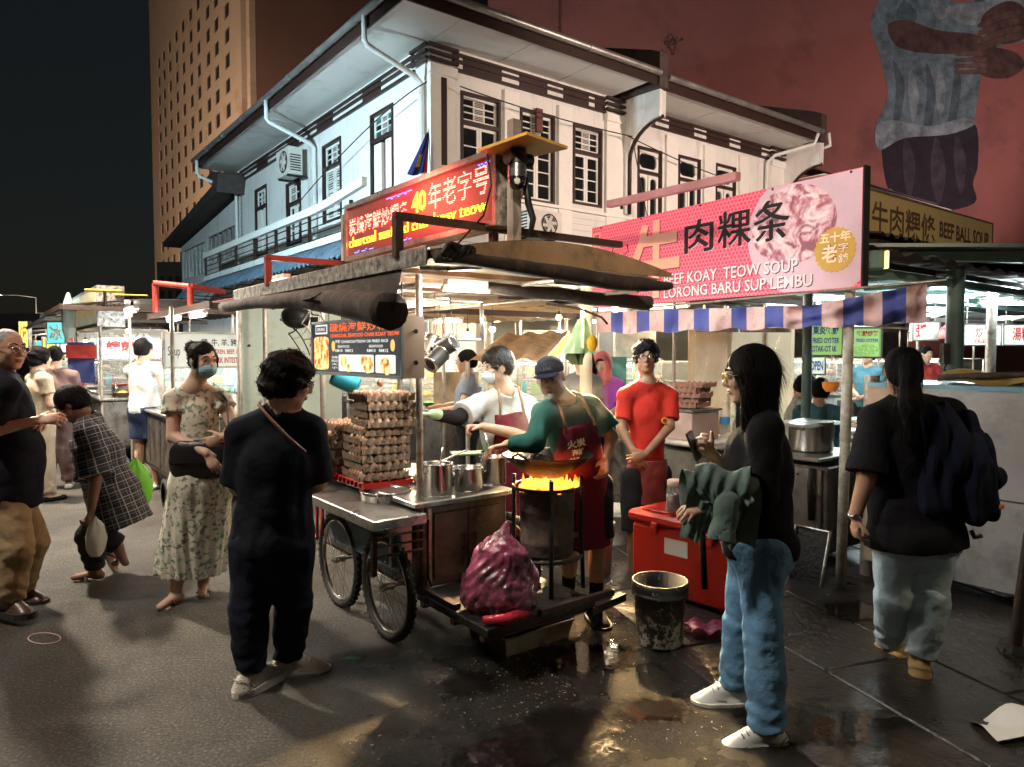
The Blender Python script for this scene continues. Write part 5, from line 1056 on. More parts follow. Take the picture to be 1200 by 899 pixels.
def goods(parent_label, P_, n, seed, ztop, xr, yr, far=True):
    rs = random.Random(seed); out = []
    for k in range(n):
        kind = rs.choice(('bottle','box','bowl','tub','bottle','bowl')); m = rs.choice(GOODCOL); x = rs.uniform(*xr); y = yr[0]+(yr[1]-yr[0])*(k+.5)/n+rs.uniform(-.04,.04)
        t = thing(kind, f'{GN[id(m)]} {kind} {PLACES[k % 12]}, {parent_label}', kind, P_(x, y, ztop), rs.uniform(0,3), 'goods on '+parent_label)
        s = rs.uniform(.8,1.25)
        if kind == 'bottle':
            mb = MB(); mb.lathe([(0,0),(.035*s,0),(.037*s,.12*s),(.03*s,.16*s),(.012*s,.19*s),(.012*s,.215*s)], (0,0,0), 10); prt(mb, 'body', m, t); mb = MB(); mb.cyl((0,0,.21*s),(0,0,.24*s), .015*s, n=8); prt(mb, 'cap', rs.choice(GOODCOL), t)
        elif kind == 'box':
            mb = MB(); mb.bbox((0,0,.07*s), (.20*s,.15*s,.14*s), .008); prt(mb, 'body', m, t); mb = MB(); mb.bbox((0,0,.15*s), (.21*s,.16*s,.02*s), .006); prt(mb, 'lid', rs.choice(GOODCOL), t)
        elif kind == 'bowl':
            mb = MB(); mb.lathe([(0,0),(.05*s,0),(.09*s,.06*s),(.1*s,.065*s),(.085*s,.058*s),(0,.015)], (0,0,0), 14); prt(mb, 'body', m, t); mb = MB(); mb.sphere((0,0,.045*s), (.075*s,.075*s,.04*s), 10, 6); prt(mb, 'food', rs.choice((M_NOOD, M_SAUCE, M_EGG2, M_PGREEN, M_PYEL)), t)
        else:
            mb = MB(); mb.lathe([(0,0),(.065*s,0),(.08*s,.17*s),(.085*s,.175*s),(.07*s,.172*s),(0,.15*s)], (0,0,0), 14); prt(mb, 'body', m, t); mb = MB(); mb.tube([(-.08*s,0,.17*s),(-.05*s,0,.24*s),(.05*s,0,.24*s),(.08*s,0,.17*s)], .004, 4); prt(mb, 'bail', M_CHROME, t)
        out.append(t)
    return out
SIGN_BG = {'white': (.75,.76,.72), 'red': (.6,.05,.06), 'yellow': (.8,.6,.1), 'teal': (.1,.55,.6), 'blue': (.1,.2,.6), 'green': (.35,.6,.2), 'pink': (.7,.2,.35)}
def signboard(fr, x0, x1, y0, y1, bg, lines, label, emit=.5, th=.06, parent=None, frame_m=None):
    emit *= .3
    t = thing('sign_board', label, 'sign', fr.p((x0+x1)/2, y0, -th/2))
    mb = MB(); fr.box(mb, x0, x1, y0, y1, -th, 0); c = SIGN_BG[bg] if isinstance(bg, str) else bg; nm = 'sign_bg_%s_%s' % (bg if isinstance(bg, str) else 'c%d' % int(c[0]*999+c[1]*99), emit)
    mb.build('panel', mat(nm, c, .45, var=.06, emit=emit), t)
    mb = MB(); e = .018
    for r in ((x0-e,x1+e,y0-e,y0),(x0-e,x1+e,y1,y1+e),(x0-e,x0,y0,y1),(x1,x1+e,y0,y1)): fr.box(mb, *r, -th-.004, .008)
    mb.build('frame', frame_m or M_STEEL, t)
    for s_, a, b_, c_, d_, col, bold in lines:
        mb = MB(); text(mb, fr, s_, x0+(x1-x0)*a, y0+(y1-y0)*b_, x0+(x1-x0)*c_, y0+(y1-y0)*d_, .003, bold)
        mb.build('lettering', mat('ink_%s' % col, {'red':(.6,.04,.03),'black':(.02,.015,.015),'green':(.03,.3,.1),'blue':(.04,.1,.5),'white':(.85,.85,.8),'yellow':(.85,.6,.05),'brown':(.12,.06,.03),'orange':(.8,.25,.03)}[col], .5, var=0), t)
    return t
def hawker_stall(label, Q, L, Wd, lampc, energy, seed, goods_n=7, roof_z=2.05, roof_m=None, case=True, where='stall', counter_m=None, nlamps=2, valance=None, ov=.45, lamp_group='fluorescent lamps over the stalls'):
    rs = random.Random(seed); t = thing('hawker_stall', label, 'food stall', Q, CRZ, 'hawker stalls along the street'); cm = counter_m or M_STEEL
    mb = MB(); mb.bbox((Wd/2, L/2, .58), (Wd, L, .60), .008); prt(mb, 'counter', cm, t)
    for k in range(int(L/.55)): mb = MB(); mb.bbox((-.006, .3+k*.55, .58), (.012,.5,.5), .004); prt(mb, 'door', M_STEELD if k % 2 else cm, t)
    mb = MB(); mb.bbox((Wd/2, L/2, .905), (Wd+.08, L+.08, .03), .006); prt(mb, 'countertop', M_STEEL, t)
    for y in (.3, L-.3):
        mb = MB(); mb.lathe([(.10,-.02),(.14,-.02),(.14,.02),(.10,.02),(.0,.0)], (0,0,0), 18, V((1,0,0))); w = prt(mb, 'wheel', M_RUBBER, t, loc=(-.03,y,.14))
    for x in (0, Wd):
        for y in (0, L): mb = MB(); mb.cyl((x,y,.0 if x else .2), (x,y,roof_z), .018, n=8); prt(mb, 'post', M_POST, t)
    mb = MB(); mb.grid(lambda u, v: V((-ov+(Wd+ov+.45)*u, -.35+(L+.7)*v, roof_z+.03+.12*sin(PI*u)+.012*sin(v*60))), 8, 40); prt(mb, 'roof', roof_m or M_TARPB, t)
    mb = MB(); mb.bbox((-ov-.01, L/2, roof_z+.01), (.03, L+.7, .07), .004); mb.bbox(((Wd+.45-ov)/2, -.36, roof_z+.0), (Wd+.45+ov, .03, .06), .004); prt(mb, 'roof_edge', M_RUST, t)
    if valance is not None:
        mb = MB(); mb.grid(lambda u, v: V((-.47-.02*sin(u*50)*v, -.35+(L+.7)*u, roof_z+.0-.22*v)), 60, 3); prt(mb, 'valance', valance, t)
    if case:
        cx0, cx1, cy0, cy1, cz0, cz1 = .08, Wd-.08, L*.35, L*.95, .92, 1.42
        mb = MB()
        for x in (cx0, cx1):
            for y in (cy0, cy1): mb.box((x,y,(cz0+cz1)/2), (.02,.02,cz1-cz0))
        for z in (cz0+.01, cz1, (cz0+cz1)/2):
            for y in (cy0, cy1): mb.box(((cx0+cx1)/2,y,z), (cx1-cx0,.018,.018))
            for x in (cx0, cx1): mb.box((x,(cy0+cy1)/2,z), (.018,cy1-cy0,.018))
        g = prt(mb, 'case_frame', M_CHROME, t)
        mb = MB(); mb.box((cx0-.012,(cy0+cy1)/2,(cz0+cz1)/2), (.004,cy1-cy0,cz1-cz0)); mb.box(((cx0+cx1)/2,cy0-.012,(cz0+cz1)/2), (cx1-cx0,.004,cz1-cz0)); prt(mb, 'glass', M_GLASS, t)
        mb = MB(); mb.box(((cx0+cx1)/2,(cy0+cy1)/2,(cz0+cz1)/2-.02), (cx1-cx0-.03,cy1-cy0-.03,.006)); prt(mb, 'shelf', M_GLASS, t)
        for k in range(6):
            m = rs.choice((M_NOOD, M_EGG, M_SAUCE, M_PYEL, M_EGG2, M_PGREEN)); mb = MB(); mb.sphere((rs.uniform(cx0+.1,cx1-.1), cy0+.1+(cy1-cy0-.2)*k/5, 1.23 if k % 2 else .98), (.09,.08,.05), 10, 6); prt(mb, 'food_heap', m, t)
        mb = MB(); mb.cyl((cx0+.03,cy0+.05,cz1-.03), (cx0+.03,cy1-.05,cz1-.03), .009, n=6); prt(mb, 'case_tube', E_WARM if rs.random() < .5 else E_NEUT, t)
    P_ = lambda x, y, z: Q+DR*x+DL*y+UP*z
    goods(where, P_, goods_n, seed, .92, (.06, Wd*.5), (.05, L-.05) if not case else (.05, L*.34))
    for k in range(nlamps):
        y = L*(k+.5)/nlamps; tube_lamp(P_(Wd*.25, y-.3, roof_z-.06), P_(Wd*.25, y+.3, roof_z-.06), lampc, energy, f'{lampc} tube number {k+1} under the roof of {where}' if False else ('%s tube under the roof of %s, %s' % ({'cool':'cool white','warm':'warm','neutral':'white'}[lampc], where, ('nearer one','farther one','third one')[k])), group=lamp_group)
    return t, P_
# ------------------------------------------------------------------ left row
Q1 = G(206, 600); w1 = 'the stewed meat stall'
s1, P1 = hawker_stall('stainless stewed meat stall with white sign behind the woman in the floral dress', Q1, 2.3, 1.5, 'cool', 20, 11, 8, 1.98, M_REDIRON, True, w1, M_STEELD, 2, ov=-.28)
tube_lamp(P1(-.30,.0,1.93), P1(-.30,.55,1.93), 'neutral', 12, 'bright white tube at the kerb side edge of the stewed meat stall')
F1 = Frame(Q1, DR, UP, -DL)
x0, y1 = F1.px(193, 391, .0); x1, _ = F1.px(291, 400, .0); _, y0 = F1.px(193, 430)
signboard(F1, x0, x1, y0, y1, 'white', [('Soup',.03,.25,.17,.62,'black',0.), ('鷄, 牛, 羊, 豬, 腸',.42,.62,.97,.86,'black',.01), ('CHICKEN, BEEF, LAMB,',.50,.36,.97,.53,'red',.02), ('PORK INTESTINES',.54,.10,.97,.28,'red',.02)], 'white hanging sign with red LAMB and PORK INTESTINES lettering behind the masked woman', .42)
F1s = Frame(Q1, -DL, UP, -DR); a0, b1 = F1s.px(172, 497, .03); a1, _ = F1s.px(193, 503, .03); _, b0 = F1s.px(172, 540, .03)
signboard(F1s, a0, a1, b0, b1, 'white', [('什可',.12,.4,.88,.92,'black',.04), ('SUP',.25,.1,.75,.28,'red',.05)], 'small white placard with black brush strokes on the side of the stewed meat stall', .05, .03)
# pale green side board and a glass counter to the right of it
gbq = W(291, 412, 6.0); gbq.z = 0
gbd = thing('side_board', 'tall pale green weathered board standing behind the woman in navy', 'board', gbq, CRZ)
mb = MB(); mb.bbox((.38,.0,1.05), (.90,.03,1.75), .004); prt(mb, 'board', M_PALEG, gbd)
mb = MB(); mb.bbox((-.075,-.01,1.05), (.03,.05,1.78), .004); prt(mb, 'edge_frame', M_POST, gbd)
for z in (.45,1.0,1.6): mb = MB(); mb.cyl((.0,-.03,z), (.0,-.015,z), .012, n=8); prt(mb, 'bolt', M_BLACK, gbd)
# second stall with oyster sign
Q2 = W(118, 412, 9.4); Q2.z = 0; w2 = 'the oyster omelette stall'
s2, P2 = hawker_stall('oyster omelette stall with red lettered white sign beyond the man in the white vest', Q2, 2.6, 1.7, 'neutral', 9, 12, 9, 2.1, M_STEELD, True, w2, M_STEEL, 2)
F2 = Frame(Q2, DR, UP, -DL); x0, y1 = F2.px(117, 400, .1); x1, _ = F2.px(197, 400, .1); _, y0 = F2.px(117, 419, .1)
signboard(F2, x0, x1, y0, y1+.03, 'white', [('蠔煎·蝦',.10,.32,.80,.92,'red',.03), ('FRIED OYSTER . PRAWN',.08,.05,.85,.24,'red',.01)], 'white stall sign with red characters for oyster and prawn', .6)
specs = [(88, 12.6, 'warm', 26, 'brightly lit stall hung with food pictures behind the two women', 'the picture-hung stall behind the two women', (.25,.24,.2), '炒粉', M_TARP),
         (66, 16.0, 'neutral', 34, 'hawker stall glowing white farther down the left row', 'the glowing white stall in the left row', 'white', '雲吞麵', M_STEELD),
         (50, 20.5, 'warm', 44, 'distant hawker stall with warm bulbs in the left row', 'the distant warm stall in the left row', 'yellow', '沙嗲', M_TARP),
         (40, 27., 'neutral', 60, 'farthest lit hawker stall at the end of the left row', 'the farthest stall of the left row', 'teal', '雞飯', M_STEELD)]
for k, (px, d, lc, en, lb, wh, bg, cn, rm) in enumerate(specs):
    Q = W(px, 412, d); Q.z = 0; hawker_stall(lb, Q, 2.7, 1.7, lc, en, 30+k, 4, 2.1, rm, True, wh, M_STEEL, 1)
    Fk = Frame(Q, DR, UP, -DL); signboard(Fk, .0, 1.5, 1.55, 1.95, bg, [(cn,.15,.12,.85,.88,'white' if bg != 'white' else 'red',.03)], 'sign reading %s hanging on %s' % (cn, wh), .9)
# roof boxes and small signs over the left row
bxd = 9.4; F3 = Frame(W(113, 412, bxd), -DL, UP, -DR); a0, _ = F3.px(80, 380); a1, z1 = F3.px(113, 334); _, z0 = F3.px(113, 383)
lbx = thing('light_box', 'large unlit steel sign box tilted on the roof of the oyster stall', 'sign box', F3.p((a0+a1)/2, z0, -.1))
mb = MB(); F3.box(mb, a0, a1, z0, z1, -.32, 0); mb.build('box', M_ALU, lbx)
mb = MB(); F3.box(mb, a0+.05, a1-.05, z0+.05, z1-.05, .002, .012); mb.build('face', mat('sign_faded', (.42,.40,.28), .4, var=.35, vscale=2.5, dirt=.3, dirtcol=(.5,.3,.08), emit=.10), lbx)  # weak glow put into face and lettering of the unlit box
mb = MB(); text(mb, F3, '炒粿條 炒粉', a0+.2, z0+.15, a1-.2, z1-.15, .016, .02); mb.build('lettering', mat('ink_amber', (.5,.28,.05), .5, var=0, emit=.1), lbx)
for k in range(3): mb = MB(); q = F3.p(a1+.003, z0+.1+k*.17, -.16); mb.cyl(q, q-DL*.006, .012, n=6); mb.build('bolt', M_BLACK, lbx)
mb = MB(); mb.cyl(F3.p(a0+.1, .3, -.1), F3.p(a0+.1, z0, -.1), .03, n=6); mb.build('leg', M_RUST, lbx); mb = MB(); mb.cyl(F3.p(a1-.1, .3, -.1), F3.p(a1-.1, z0, -.1), .03, n=6); mb.build('leg', M_RUST, lbx)
def fsign(px0, px1, py0, py1, d, bg, cn, lb, em=1.2, inkc='white'):
    a = W(px0, py1, d); F_ = Frame(V((a.x, d, 0)), (1,0,0), UP, (0,-1,0)); w = (px1-px0)/FPX*d; zb = a.z; zt = W(px0, py0, d).z
    t = signboard(F_, 0, w, zb, zt, bg, [(cn,.1,.12,.9,.88,inkc,.03)], lb, em, .12)
    mb = MB(); mb.cyl(F_.p(w/2, 1.9, -.06), F_.p(w/2, zb, -.06), .03, n=6); mb.build('leg', M_POST, t)
fsign(56, 76, 378, 402, 14, 'teal', '冰', 'small turquoise lit sign in the left row beyond the big sign box')
fsign(23, 33, 377, 407, 17, 'yellow', '燒', 'narrow glowing yellow sign above the bald man', 1.6, 'orange')
fsign(66, 79, 378, 396, 15.2, 'green', '湯', 'little green and white sign tucked behind the turquoise one', .7, 'red')
hf = thing('rocket_bottle', 'pale upright cone-topped tube standing against the big sign box', 'tube', W(81, 388, 9.8))
mb = MB(); mb.lathe([(.05,-.1),(.085,.0),(.09,.30),(.05,.42),(.02,.52),(0,.54)], (0,0,0), 12); prt(mb, 'body', M_PALEG, hf)
# glowing red frames on the roof of the first stall
rf = thing('red_sign_frame', 'red lit steel sign frame on the roof of the stewed meat stall', 'sign frame', P1(-.1, .8, 2.05))
E_RED = emat('red_glow', (1,.10,.04), .9)
ra, rb, rc = W(182,332,7.9), W(223,336,7.6), W(262,342,8.2)
for a, b_ in ((ra, rb), (rb, rc)): mb = MB(); mb.cyl(a, b_, .04, n=4); mb.build('bar', mat('red_bar', (.26,.03,.02), .5, emit=.04), rf)
for a in (ra, rb): mb = MB(); mb.cyl(a-UP*.32, a, .035, n=4); mb.build('leg', MATS['red_bar'], rf)
lamp_light(rf, P1(.2,.6,2.75)-rf.location, 4, (1,.14,.07), .15)
for k, (x, y) in enumerate(((.0,1.),(.4,2.6))):
    t = thing('hood', ['small yellow tin hood above the far edge of the stewed meat stall','second tin hood in the left row beyond the red frame'][k], 'hood', P1(x-.2, 2.3+y*.4, 2.2))
    mb = MB(); mb.bbox((0,0,.1), (.4,.3,.02), .004, .4); prt(mb, 'hood', mat('hood_yellow', (.5,.3,.06), .5), t); mb = MB(); mb.cyl((0,0,-.1),(0,0,.1),.02,n=6); prt(mb, 'leg', M_RUST, t)
# ------------------------------------------------------------------ beef stall with the pink banner
BD = V((-540,830,0)).normalized(); BN = V((-BD.y, BD.x, 0))
if BN.y > 0: BN = -BN
bp0 = W(1012, 412, 4.45); BF = Frame(V((bp0.x,bp0.y,0)), -BD, UP, BN)
x1, zt = BF.px(1012, 195); _, zb = BF.px(1012, 335); x0, zt2 = BF.px(694, 268); _, zb2 = BF.px(760, 357); print('BANNER', x0, x1, zb, zt, zb2, zt2)
zb = (zb+zb2)/2; zt = (zt+zt2)/2; bw, bh = x1-x0, zt-zb
bn = thing('banner', 'long pink beef koay teow soup banner with hexagon pattern and a bowl picture', 'banner', BF.p((x0+x1)/2, zb, -.03))
M_PINKB = mat('banner_pink', (.78,.10,.17), .45, var=0); n_, L_, b_ = nodes_of(M_PINKB); tc = n_['Texture Coordinate']
mp = n_.new('ShaderNodeMapping'); mp.inputs['Rotation'].default_value = (0, 0, -math.atan2(-BD.y, -BD.x)); L_.new(tc.outputs['Object'], mp.inputs[0])
sx_ = n_.new('ShaderNodeSeparateXYZ'); L_.new(mp.outputs[0], sx_.inputs[0])
def mth(op, a, b=None):
    m_ = n_.new('ShaderNodeMath'); m_.operation = op
    for i, q in enumerate((a, b)):
        if q is None: continue
        if isinstance(q, (int, float)): m_.inputs[i].default_value = q
        else: L_.new(q, m_.inputs[i])
    return m_.outputs[0]
S_ = .034; ux = mth('DIVIDE', sx_.outputs[0], S_); uy = mth('DIVIDE', sx_.outputs[2], S_)
def hexd(ox, oy):   # distance to the nearest hexagon centre of one of two offset lattices
    px_ = mth('SUBTRACT', mth('MODULO', mth('ADD', ux, 1000+ox), 1.0), .5) if False else mth('SUBTRACT', mth('FRACT', mth('ADD', ux, ox)), .5)
    py_ = mth('MULTIPLY', mth('SUBTRACT', mth('FRACT', mth('ADD', mth('DIVIDE', uy, 1.7320508), oy)), .5), 1.7320508)
    ax, ay = mth('ABSOLUTE', px_), mth('ABSOLUTE', py_)
    return mth('MAXIMUM', ax, mth('ADD', mth('MULTIPLY', ax, .5), mth('MULTIPLY', ay, .8660254)))
hx = mth('MINIMUM', hexd(0,0), hexd(.5,.5)); ln = mth('GREATER_THAN', hx, .455)
mxx = n_.new('ShaderNodeMixRGB'); mxx.inputs[1].default_value = (.80,.075,.14,1); mxx.inputs[2].default_value = (.95,.42,.45,1); L_.new(ln, mxx.inputs[0]); L_.new(mxx.outputs[0], b_.inputs['Base Color'])
L_.new(mxx.outputs[0], b_.inputs['Emission Color']); b_.inputs['Emission Strength'].default_value = .07  # weak emission brightens the printed sheet, which is no lamp
mb = MB(); BF.box(mb, x0, x1, zb, zt, -.012, 0); mb.build('sheet', M_PINKB, bn)
mb = MB(); 
for r in ((x0,x1,zb,zb+.03),(x0,x1,zt-.03,zt),(x0,x0+.03,zb,zt),(x1-.03,x1,zb,zt),((x0+x1)/2,(x0+x1)/2+.03,zb,zt)): BF.box(mb, *r, -.05, -.013)
mb.build('frame', M_RUST, bn)
mb = MB(); BF.box(mb, x1+.001, x1+.012, zb-.01, zt+.01, -.06, .004); mb.build('edge_strip', M_BLACK, bn)
def bx(a): return x0+bw*a
def fx(px): return (BF.px(px, 285)[0]-x0)/bw
def bz(a): return zb+bh*a
M_LILAC = mat('banner_lilac', (.68,.48,.58), .5, var=.12, vscale=3, emit=.02); M_PEACH = mat('banner_peach', (.90,.42,.30), .5, var=0, emit=.02)
circ = lambda cx, cy, rx, ry, n=40: [(cx+rx*cos(t), cy+ry*sin(t)) for t in np.linspace(0, 2*PI, n+1)[:-1]]
def clip(pts): return [(min(max(a, x0+.004), x1-.004), min(max(b, zb+.004), zt-.004)) for a, b in pts]
mb = MB(); BF.poly(mb, clip(circ(bx(fx(957)), bz(.56), bw*.21, bh*.62)), .0, .002); mb.build('bowl_circle', M_LILAC, bn)
M_BEEF = mat('banner_photo', (.6,.4,.45), .5, var=0, emit=.02); n_, L_, b_ = nodes_of(M_BEEF)
nz = n_.new('ShaderNodeTexNoise'); nz.inputs['Scale'].default_value = 9; nz.inputs['Detail'].default_value = 6; nz.inputs['Distortion'].default_value = 1.5; L_.new(n_['Texture Coordinate'].outputs['Object'], nz.inputs['Vector'])
rp = n_.new('ShaderNodeValToRGB'); e = rp.color_ramp.elements; e[0].position = .30; e[0].color = (.12,.16,.20,1); e[1].position = .62; e[1].color = (.85,.72,.78,1)
for p, c in ((.40,(.40,.10,.14,1)), (.48,(.62,.35,.42,1)), (.55,(.80,.55,.60,1))): q = e.new(p); q.color = c
L_.new(nz.outputs['Fac'], rp.inputs[0]); L_.new(rp.outputs[0], b_.inputs['Base Color']); L_.new(rp.outputs[0], b_.inputs['Emission Color'])
mb = MB(); BF.poly(mb, clip(circ(bx(fx(928)), bz(.62), bw*.125, bh*.36)), .0021, .0035); mb.build('bowl_picture', M_BEEF, bn)
def btext(t, a0, c0, a1, c1, m, bold, d=.005, shadow=None, sh=.0, off=.008):
    if shadow: mb = MB(); text(mb, BF, t, bx(a0)+off, bz(c0)-off, bx(a1)+off, bz(c1)-off, d-.0012, bold, sh); mb.build('lettering_shadow', shadow, bn)
    mb = MB(); text(mb, BF, t, bx(a0), bz(c0), bx(a1), bz(c1), d, bold, sh)
    if m is M_BTEXT:
        for q in (-.006, .006): text(mb, BF, t, bx(a0)+q, bz(c0)+q*.4, bx(a1)+q, bz(c1)+q*.4, d+.0008+q*.05, bold, sh)
    return mb.build('lettering', m, bn)
M_SHD = mat('banner_shadow', (.12,.03,.05), .5, var=0)
btext('牛', fx(742), .06, fx(797), .93, M_PEACH, .03, shadow=M_SHD)
btext('肉', fx(803), .50, fx(836), .84, M_BTEXT, .006, shadow=M_LILAC, off=.006); btext('粿', fx(842), .50, fx(880), .86, M_BTEXT, .0, shadow=M_LILAC, off=.006); btext('条', fx(884), .50, fx(925), .88, M_BTEXT, .0, shadow=M_LILAC, off=.006)
btext('BEEF KOAY  TEOW SOUP', fx(779), .19, fx(936), .31, mat('banner_letters', (.86,.72,.76), .5, var=0, emit=.02), .012, shadow=M_SHD, off=.007)
btext('LORONG BARU SUP LEMBU', fx(779), .045, fx(953), .16, mat('banner_letters', (.86,.72,.76), .5, var=0, emit=.02), .012, shadow=M_SHD, off=.007)
gold = mat('banner_gold', (.62,.38,.08), .5, emit=.02, var=.1); cx, cz = bx(fx(979)), bz(.34); rr = bh*.20
star = [(cx+rr*(1 if k % 2 else .93)*cos(PI*k/24), cz+rr*(1 if k % 2 else .93)*sin(PI*k/24)) for k in range(48)]
mb = MB(); BF.poly(mb, star, .0036, .0052); mb.build('seal', gold, bn)
def ctext(t, a0, c0, a1, c1, m, bold, d=.0065, shadow=None):
    if shadow: mb = MB(); text(mb, BF, t, cx+rr*a0, cz+rr*c0, cx+rr*a1, cz+rr*c1, d, bold+.06); mb.build('lettering_shadow', shadow, bn)
    mb = MB(); text(mb, BF, t, cx+rr*a0, cz+rr*c0, cx+rr*a1, cz+rr*c1, d+.0015, bold); mb.build('lettering', m, bn)
M_CRM = mat('banner_cream', (.9,.75,.55), .5, var=0, emit=.02); M_DRD = mat('banner_dred', (.30,.03,.03), .5, var=0)
ctext('五十年', -.72, .32, .72, .78, M_CRM, .03); ctext('老', -.62, -.55, .12, .25, M_CRM, .03, shadow=M_DRD); ctext('字', .18, -.12, .62, .25, M_CRM, .02, shadow=M_DRD); ctext('舖', .18, -.6, .62, -.2, M_CRM, .02, shadow=M_DRD)
mb = MB(); BF.poly(mb, [(bx(a), bz(b)) for a, b in rrect(.006,.045,.60,.93,.015)], .0, .002); mb.build('label_plate', M_PEACH, bn)
mb = MB(); text(mb, BF, '細', bx(.012), bz(.78), bx(.039), bz(.91), .004, .02); mb.build('lettering', M_RTEXT, bn); mb = MB(); text(mb, BF, '冷', bx(.012), bz(.63), bx(.039), bz(.76), .004, .02); mb.build('lettering', M_RTEXT, bn)
mb = MB(); cxx, czz = bx(fx(727)), bz(.50)      # simple ox head drawing
BF.poly(mb, circ(cxx, czz, bw*.022, bh*.13, 14), .0, .002); BF.poly(mb, circ(cxx+.005, czz-bh*.14, bw*.03, bh*.10, 14), .0021, .0035); mb.build('ox_drawing', M_PEACH, bn)
mb = MB()
for s_ in (-1,1): mb.tube([BF.p(cxx+s_*bw*.015, czz+bh*.1, .003), BF.p(cxx+s_*bw*.04, czz+bh*.13, .003), BF.p(cxx+s_*bw*.035, czz+bh*.22, .003)], .005, 4)
mb.build('ox_horns', M_SHD, bn)
for a in (.05,.25,.5,.75,.97):
    mb = MB(); mb.cyl(BF.p(bx(a), bz(.98), 0), BF.p(bx(a), bz(.98), .008), .008, n=8); mb.build('bolt', M_BLACK, bn)
M_PINKBAR = mat('pink_bar', (.50,.24,.26), .5, var=.3, vscale=6, dirt=.4, dirtcol=(.25,.1,.1))
pb = thing('lamp_bar', 'long dirty pink metal lamp bar above the beef banner', 'bar', W(790, 228, 5.2))
mb = MB(); a, b_ = W(716, 244, 5.9), W(868, 212, 4.75); d = b_-a; mb.ob(a, d, UP*.055, BN*.05); mb.build('bar', M_PINKBAR, pb)
for f in (.1,.9): mb = MB(); q = a+d*f; mb.cyl(q, V((q.x, q.y, 0))+UP*(zt), .012, n=6); mb.build('bracket', M_RUST, pb)
# striped awning flap
M_STB = mat('awning_blue', (.055,.075,.30), .6, var=.25, vscale=4, bump=.4, bscale=8); M_STP = mat('awning_pink', (.62,.42,.42), .6, var=.15, vscale=4, bump=.4, bscale=8, dirt=.3, dirtcol=(.3,.2,.2), dscale=9)
aw = thing('awning_flap', 'sagging blue and pink striped awning flap hanging under the beef banner', 'awning', BF.p((x0+x1)/2, zb-.1, .06))
edges = [700,716,730,746,761,778,795,813,831,857,875,896,918,940,963,988,1012,1034,1062,1086]
def ytop(p): return 366+(p-700)*(-8/250.) if p < 950 else 358+(p-950)*(-26/136.)
def ybot(p): return 391-(p-700)*(9/300.) if p < 1000 else 382-(p-1000)*(5/86.)
for k in range(len(edges)-1):
    e0, e1 = edges[k], edges[k+1]
    def fn(u, v, e0=e0, e1=e1):
        p = e0+(e1-e0)*u; off = .06+.018*sin(p*.22)+.02*sin(p*.09+v*3)
        if p > 925: off += .05*sin((p-925)/160*PI)*(1-v)+.025*sin(v*9+p*.05)
        yy = ytop(p)+(ybot(p)-ytop(p))*v+(2.0*sin(p*.13)*(v-.2))
        a_, z_ = BF.px(p, yy, off); return BF.p(a_, z_, off)
    mb = MB(); mb.grid(fn, 6, 8); mb.build('stripe', M_STB if k % 2 else M_STP, aw)
mb = MB(); a_, z_ = BF.px(702, 366, .05); b2, z2 = BF.px(1110, 328, .05); mb.cyl(BF.p(a_, z_, .05), BF.p(b2, z2, .05), .008, n=6); mb.build('rod', M_POST, aw)
# front post, counter and clutter of the beef stall
pq = G(985, 692, 0)
mb = MB(); mb.tube([pq, pq+UP*1.0+V((.01,.0,0)), pq+UP*1.95+V((.02,0,0))], .033, 12); o = mb.build('stall_post', mat('pale_post', (.45,.43,.36), .5, var=.2, dirt=.5, dirtcol=(.12,.10,.07), dscale=8), None, 'thick scratched pale post holding up the front of the beef stall', 'post'); rehome(o, pq)
Qb = V((2.22,4.95,0)); PB = lambda x, y, z: Qb+DR*x+DL*y+UP*z
bc = thing('cooking_counter', 'blackened steel cooking counter of the beef stall beside the pale post', 'counter', Qb, CRZ)
mb = MB(); mb.bbox((.32,1.1,.42), (.62,2.2,.62), .01); prt(mb, 'body', M_STEELD, bc)
for k in range(4): mb = MB(); mb.bbox((-.004,.28+k*.54,.46), (.016,.48,.5), .005); prt(mb, 'panel', (M_STEEL, M_STEELD)[k % 2] if k else M_STEEL, bc)
for k in range(3): mb = MB(); mb.bbox((.3,.35+k*.7,.78), (.68,.62,.03), .006); prt(mb, 'worktop', M_STEEL, bc)
for y in (.1,.6): mb = MB(); mb.tube([(-.03,y,.72),(-.05,y,.6),(-.03,y,.35)], .022, 6); prt(mb, 'gas_pipe', M_SOOT, bc)
mb = MB(); mb.bbox((-.02,.85,.63), (.02,.06,.07), .004); prt(mb, 'padlock', M_PYEL, bc)
for k in range(5): mb = MB(); mb.bbox((-.016,.22+k*.035,.66), (.006,.02,.015), .002); prt(mb, 'vent_slot', M_BLACK, bc)
for k, (x, y, r, h, lb) in enumerate(((.3,.3,.16,.22,'dented steel soup pot nearest the pale post'), (.34,.75,.17,.15,'wide low steel pan behind the woman in jeans'), (.2,1.25,.1,.25,'tall steel kettle beyond the low pan'))):
    pot(PB(x, y, .80), r, h, lb, M_SOUP, True)
mb = MB(); mb.cyl(PB(-.02,.42,.80), PB(.1,.62,1.12), .012, n=6); o = mb.build('brush', M_PGREEN, None, 'green handled brush leaning on the steel pots by the pale post', 'brush'); rehome(o, PB(-.02,.42,.8))
mb = MB(); mb.ob(PB(.0,.15,1.0), DR*.5, DL*.3, UP*.02+DL*.03); o = mb.build('tray_lid', M_STEEL, None, 'flat steel tray balanced on the pots of the beef stall', 'tray'); rehome(o, PB(.0,.15,1.0))
bt = thing('baking_tray', 'dirty dark tray leaning against the cooking counter by the pale post', 'tray', G(944, 684, 0))
ctr = bt.location; up_ = (UP*.36+DR*.10); sd_ = -DL*.24
mb = MB(); mb.ob(ctr-sd_*.5, sd_, up_, BN*.012); mb.build('plate', M_SOOT, bt)
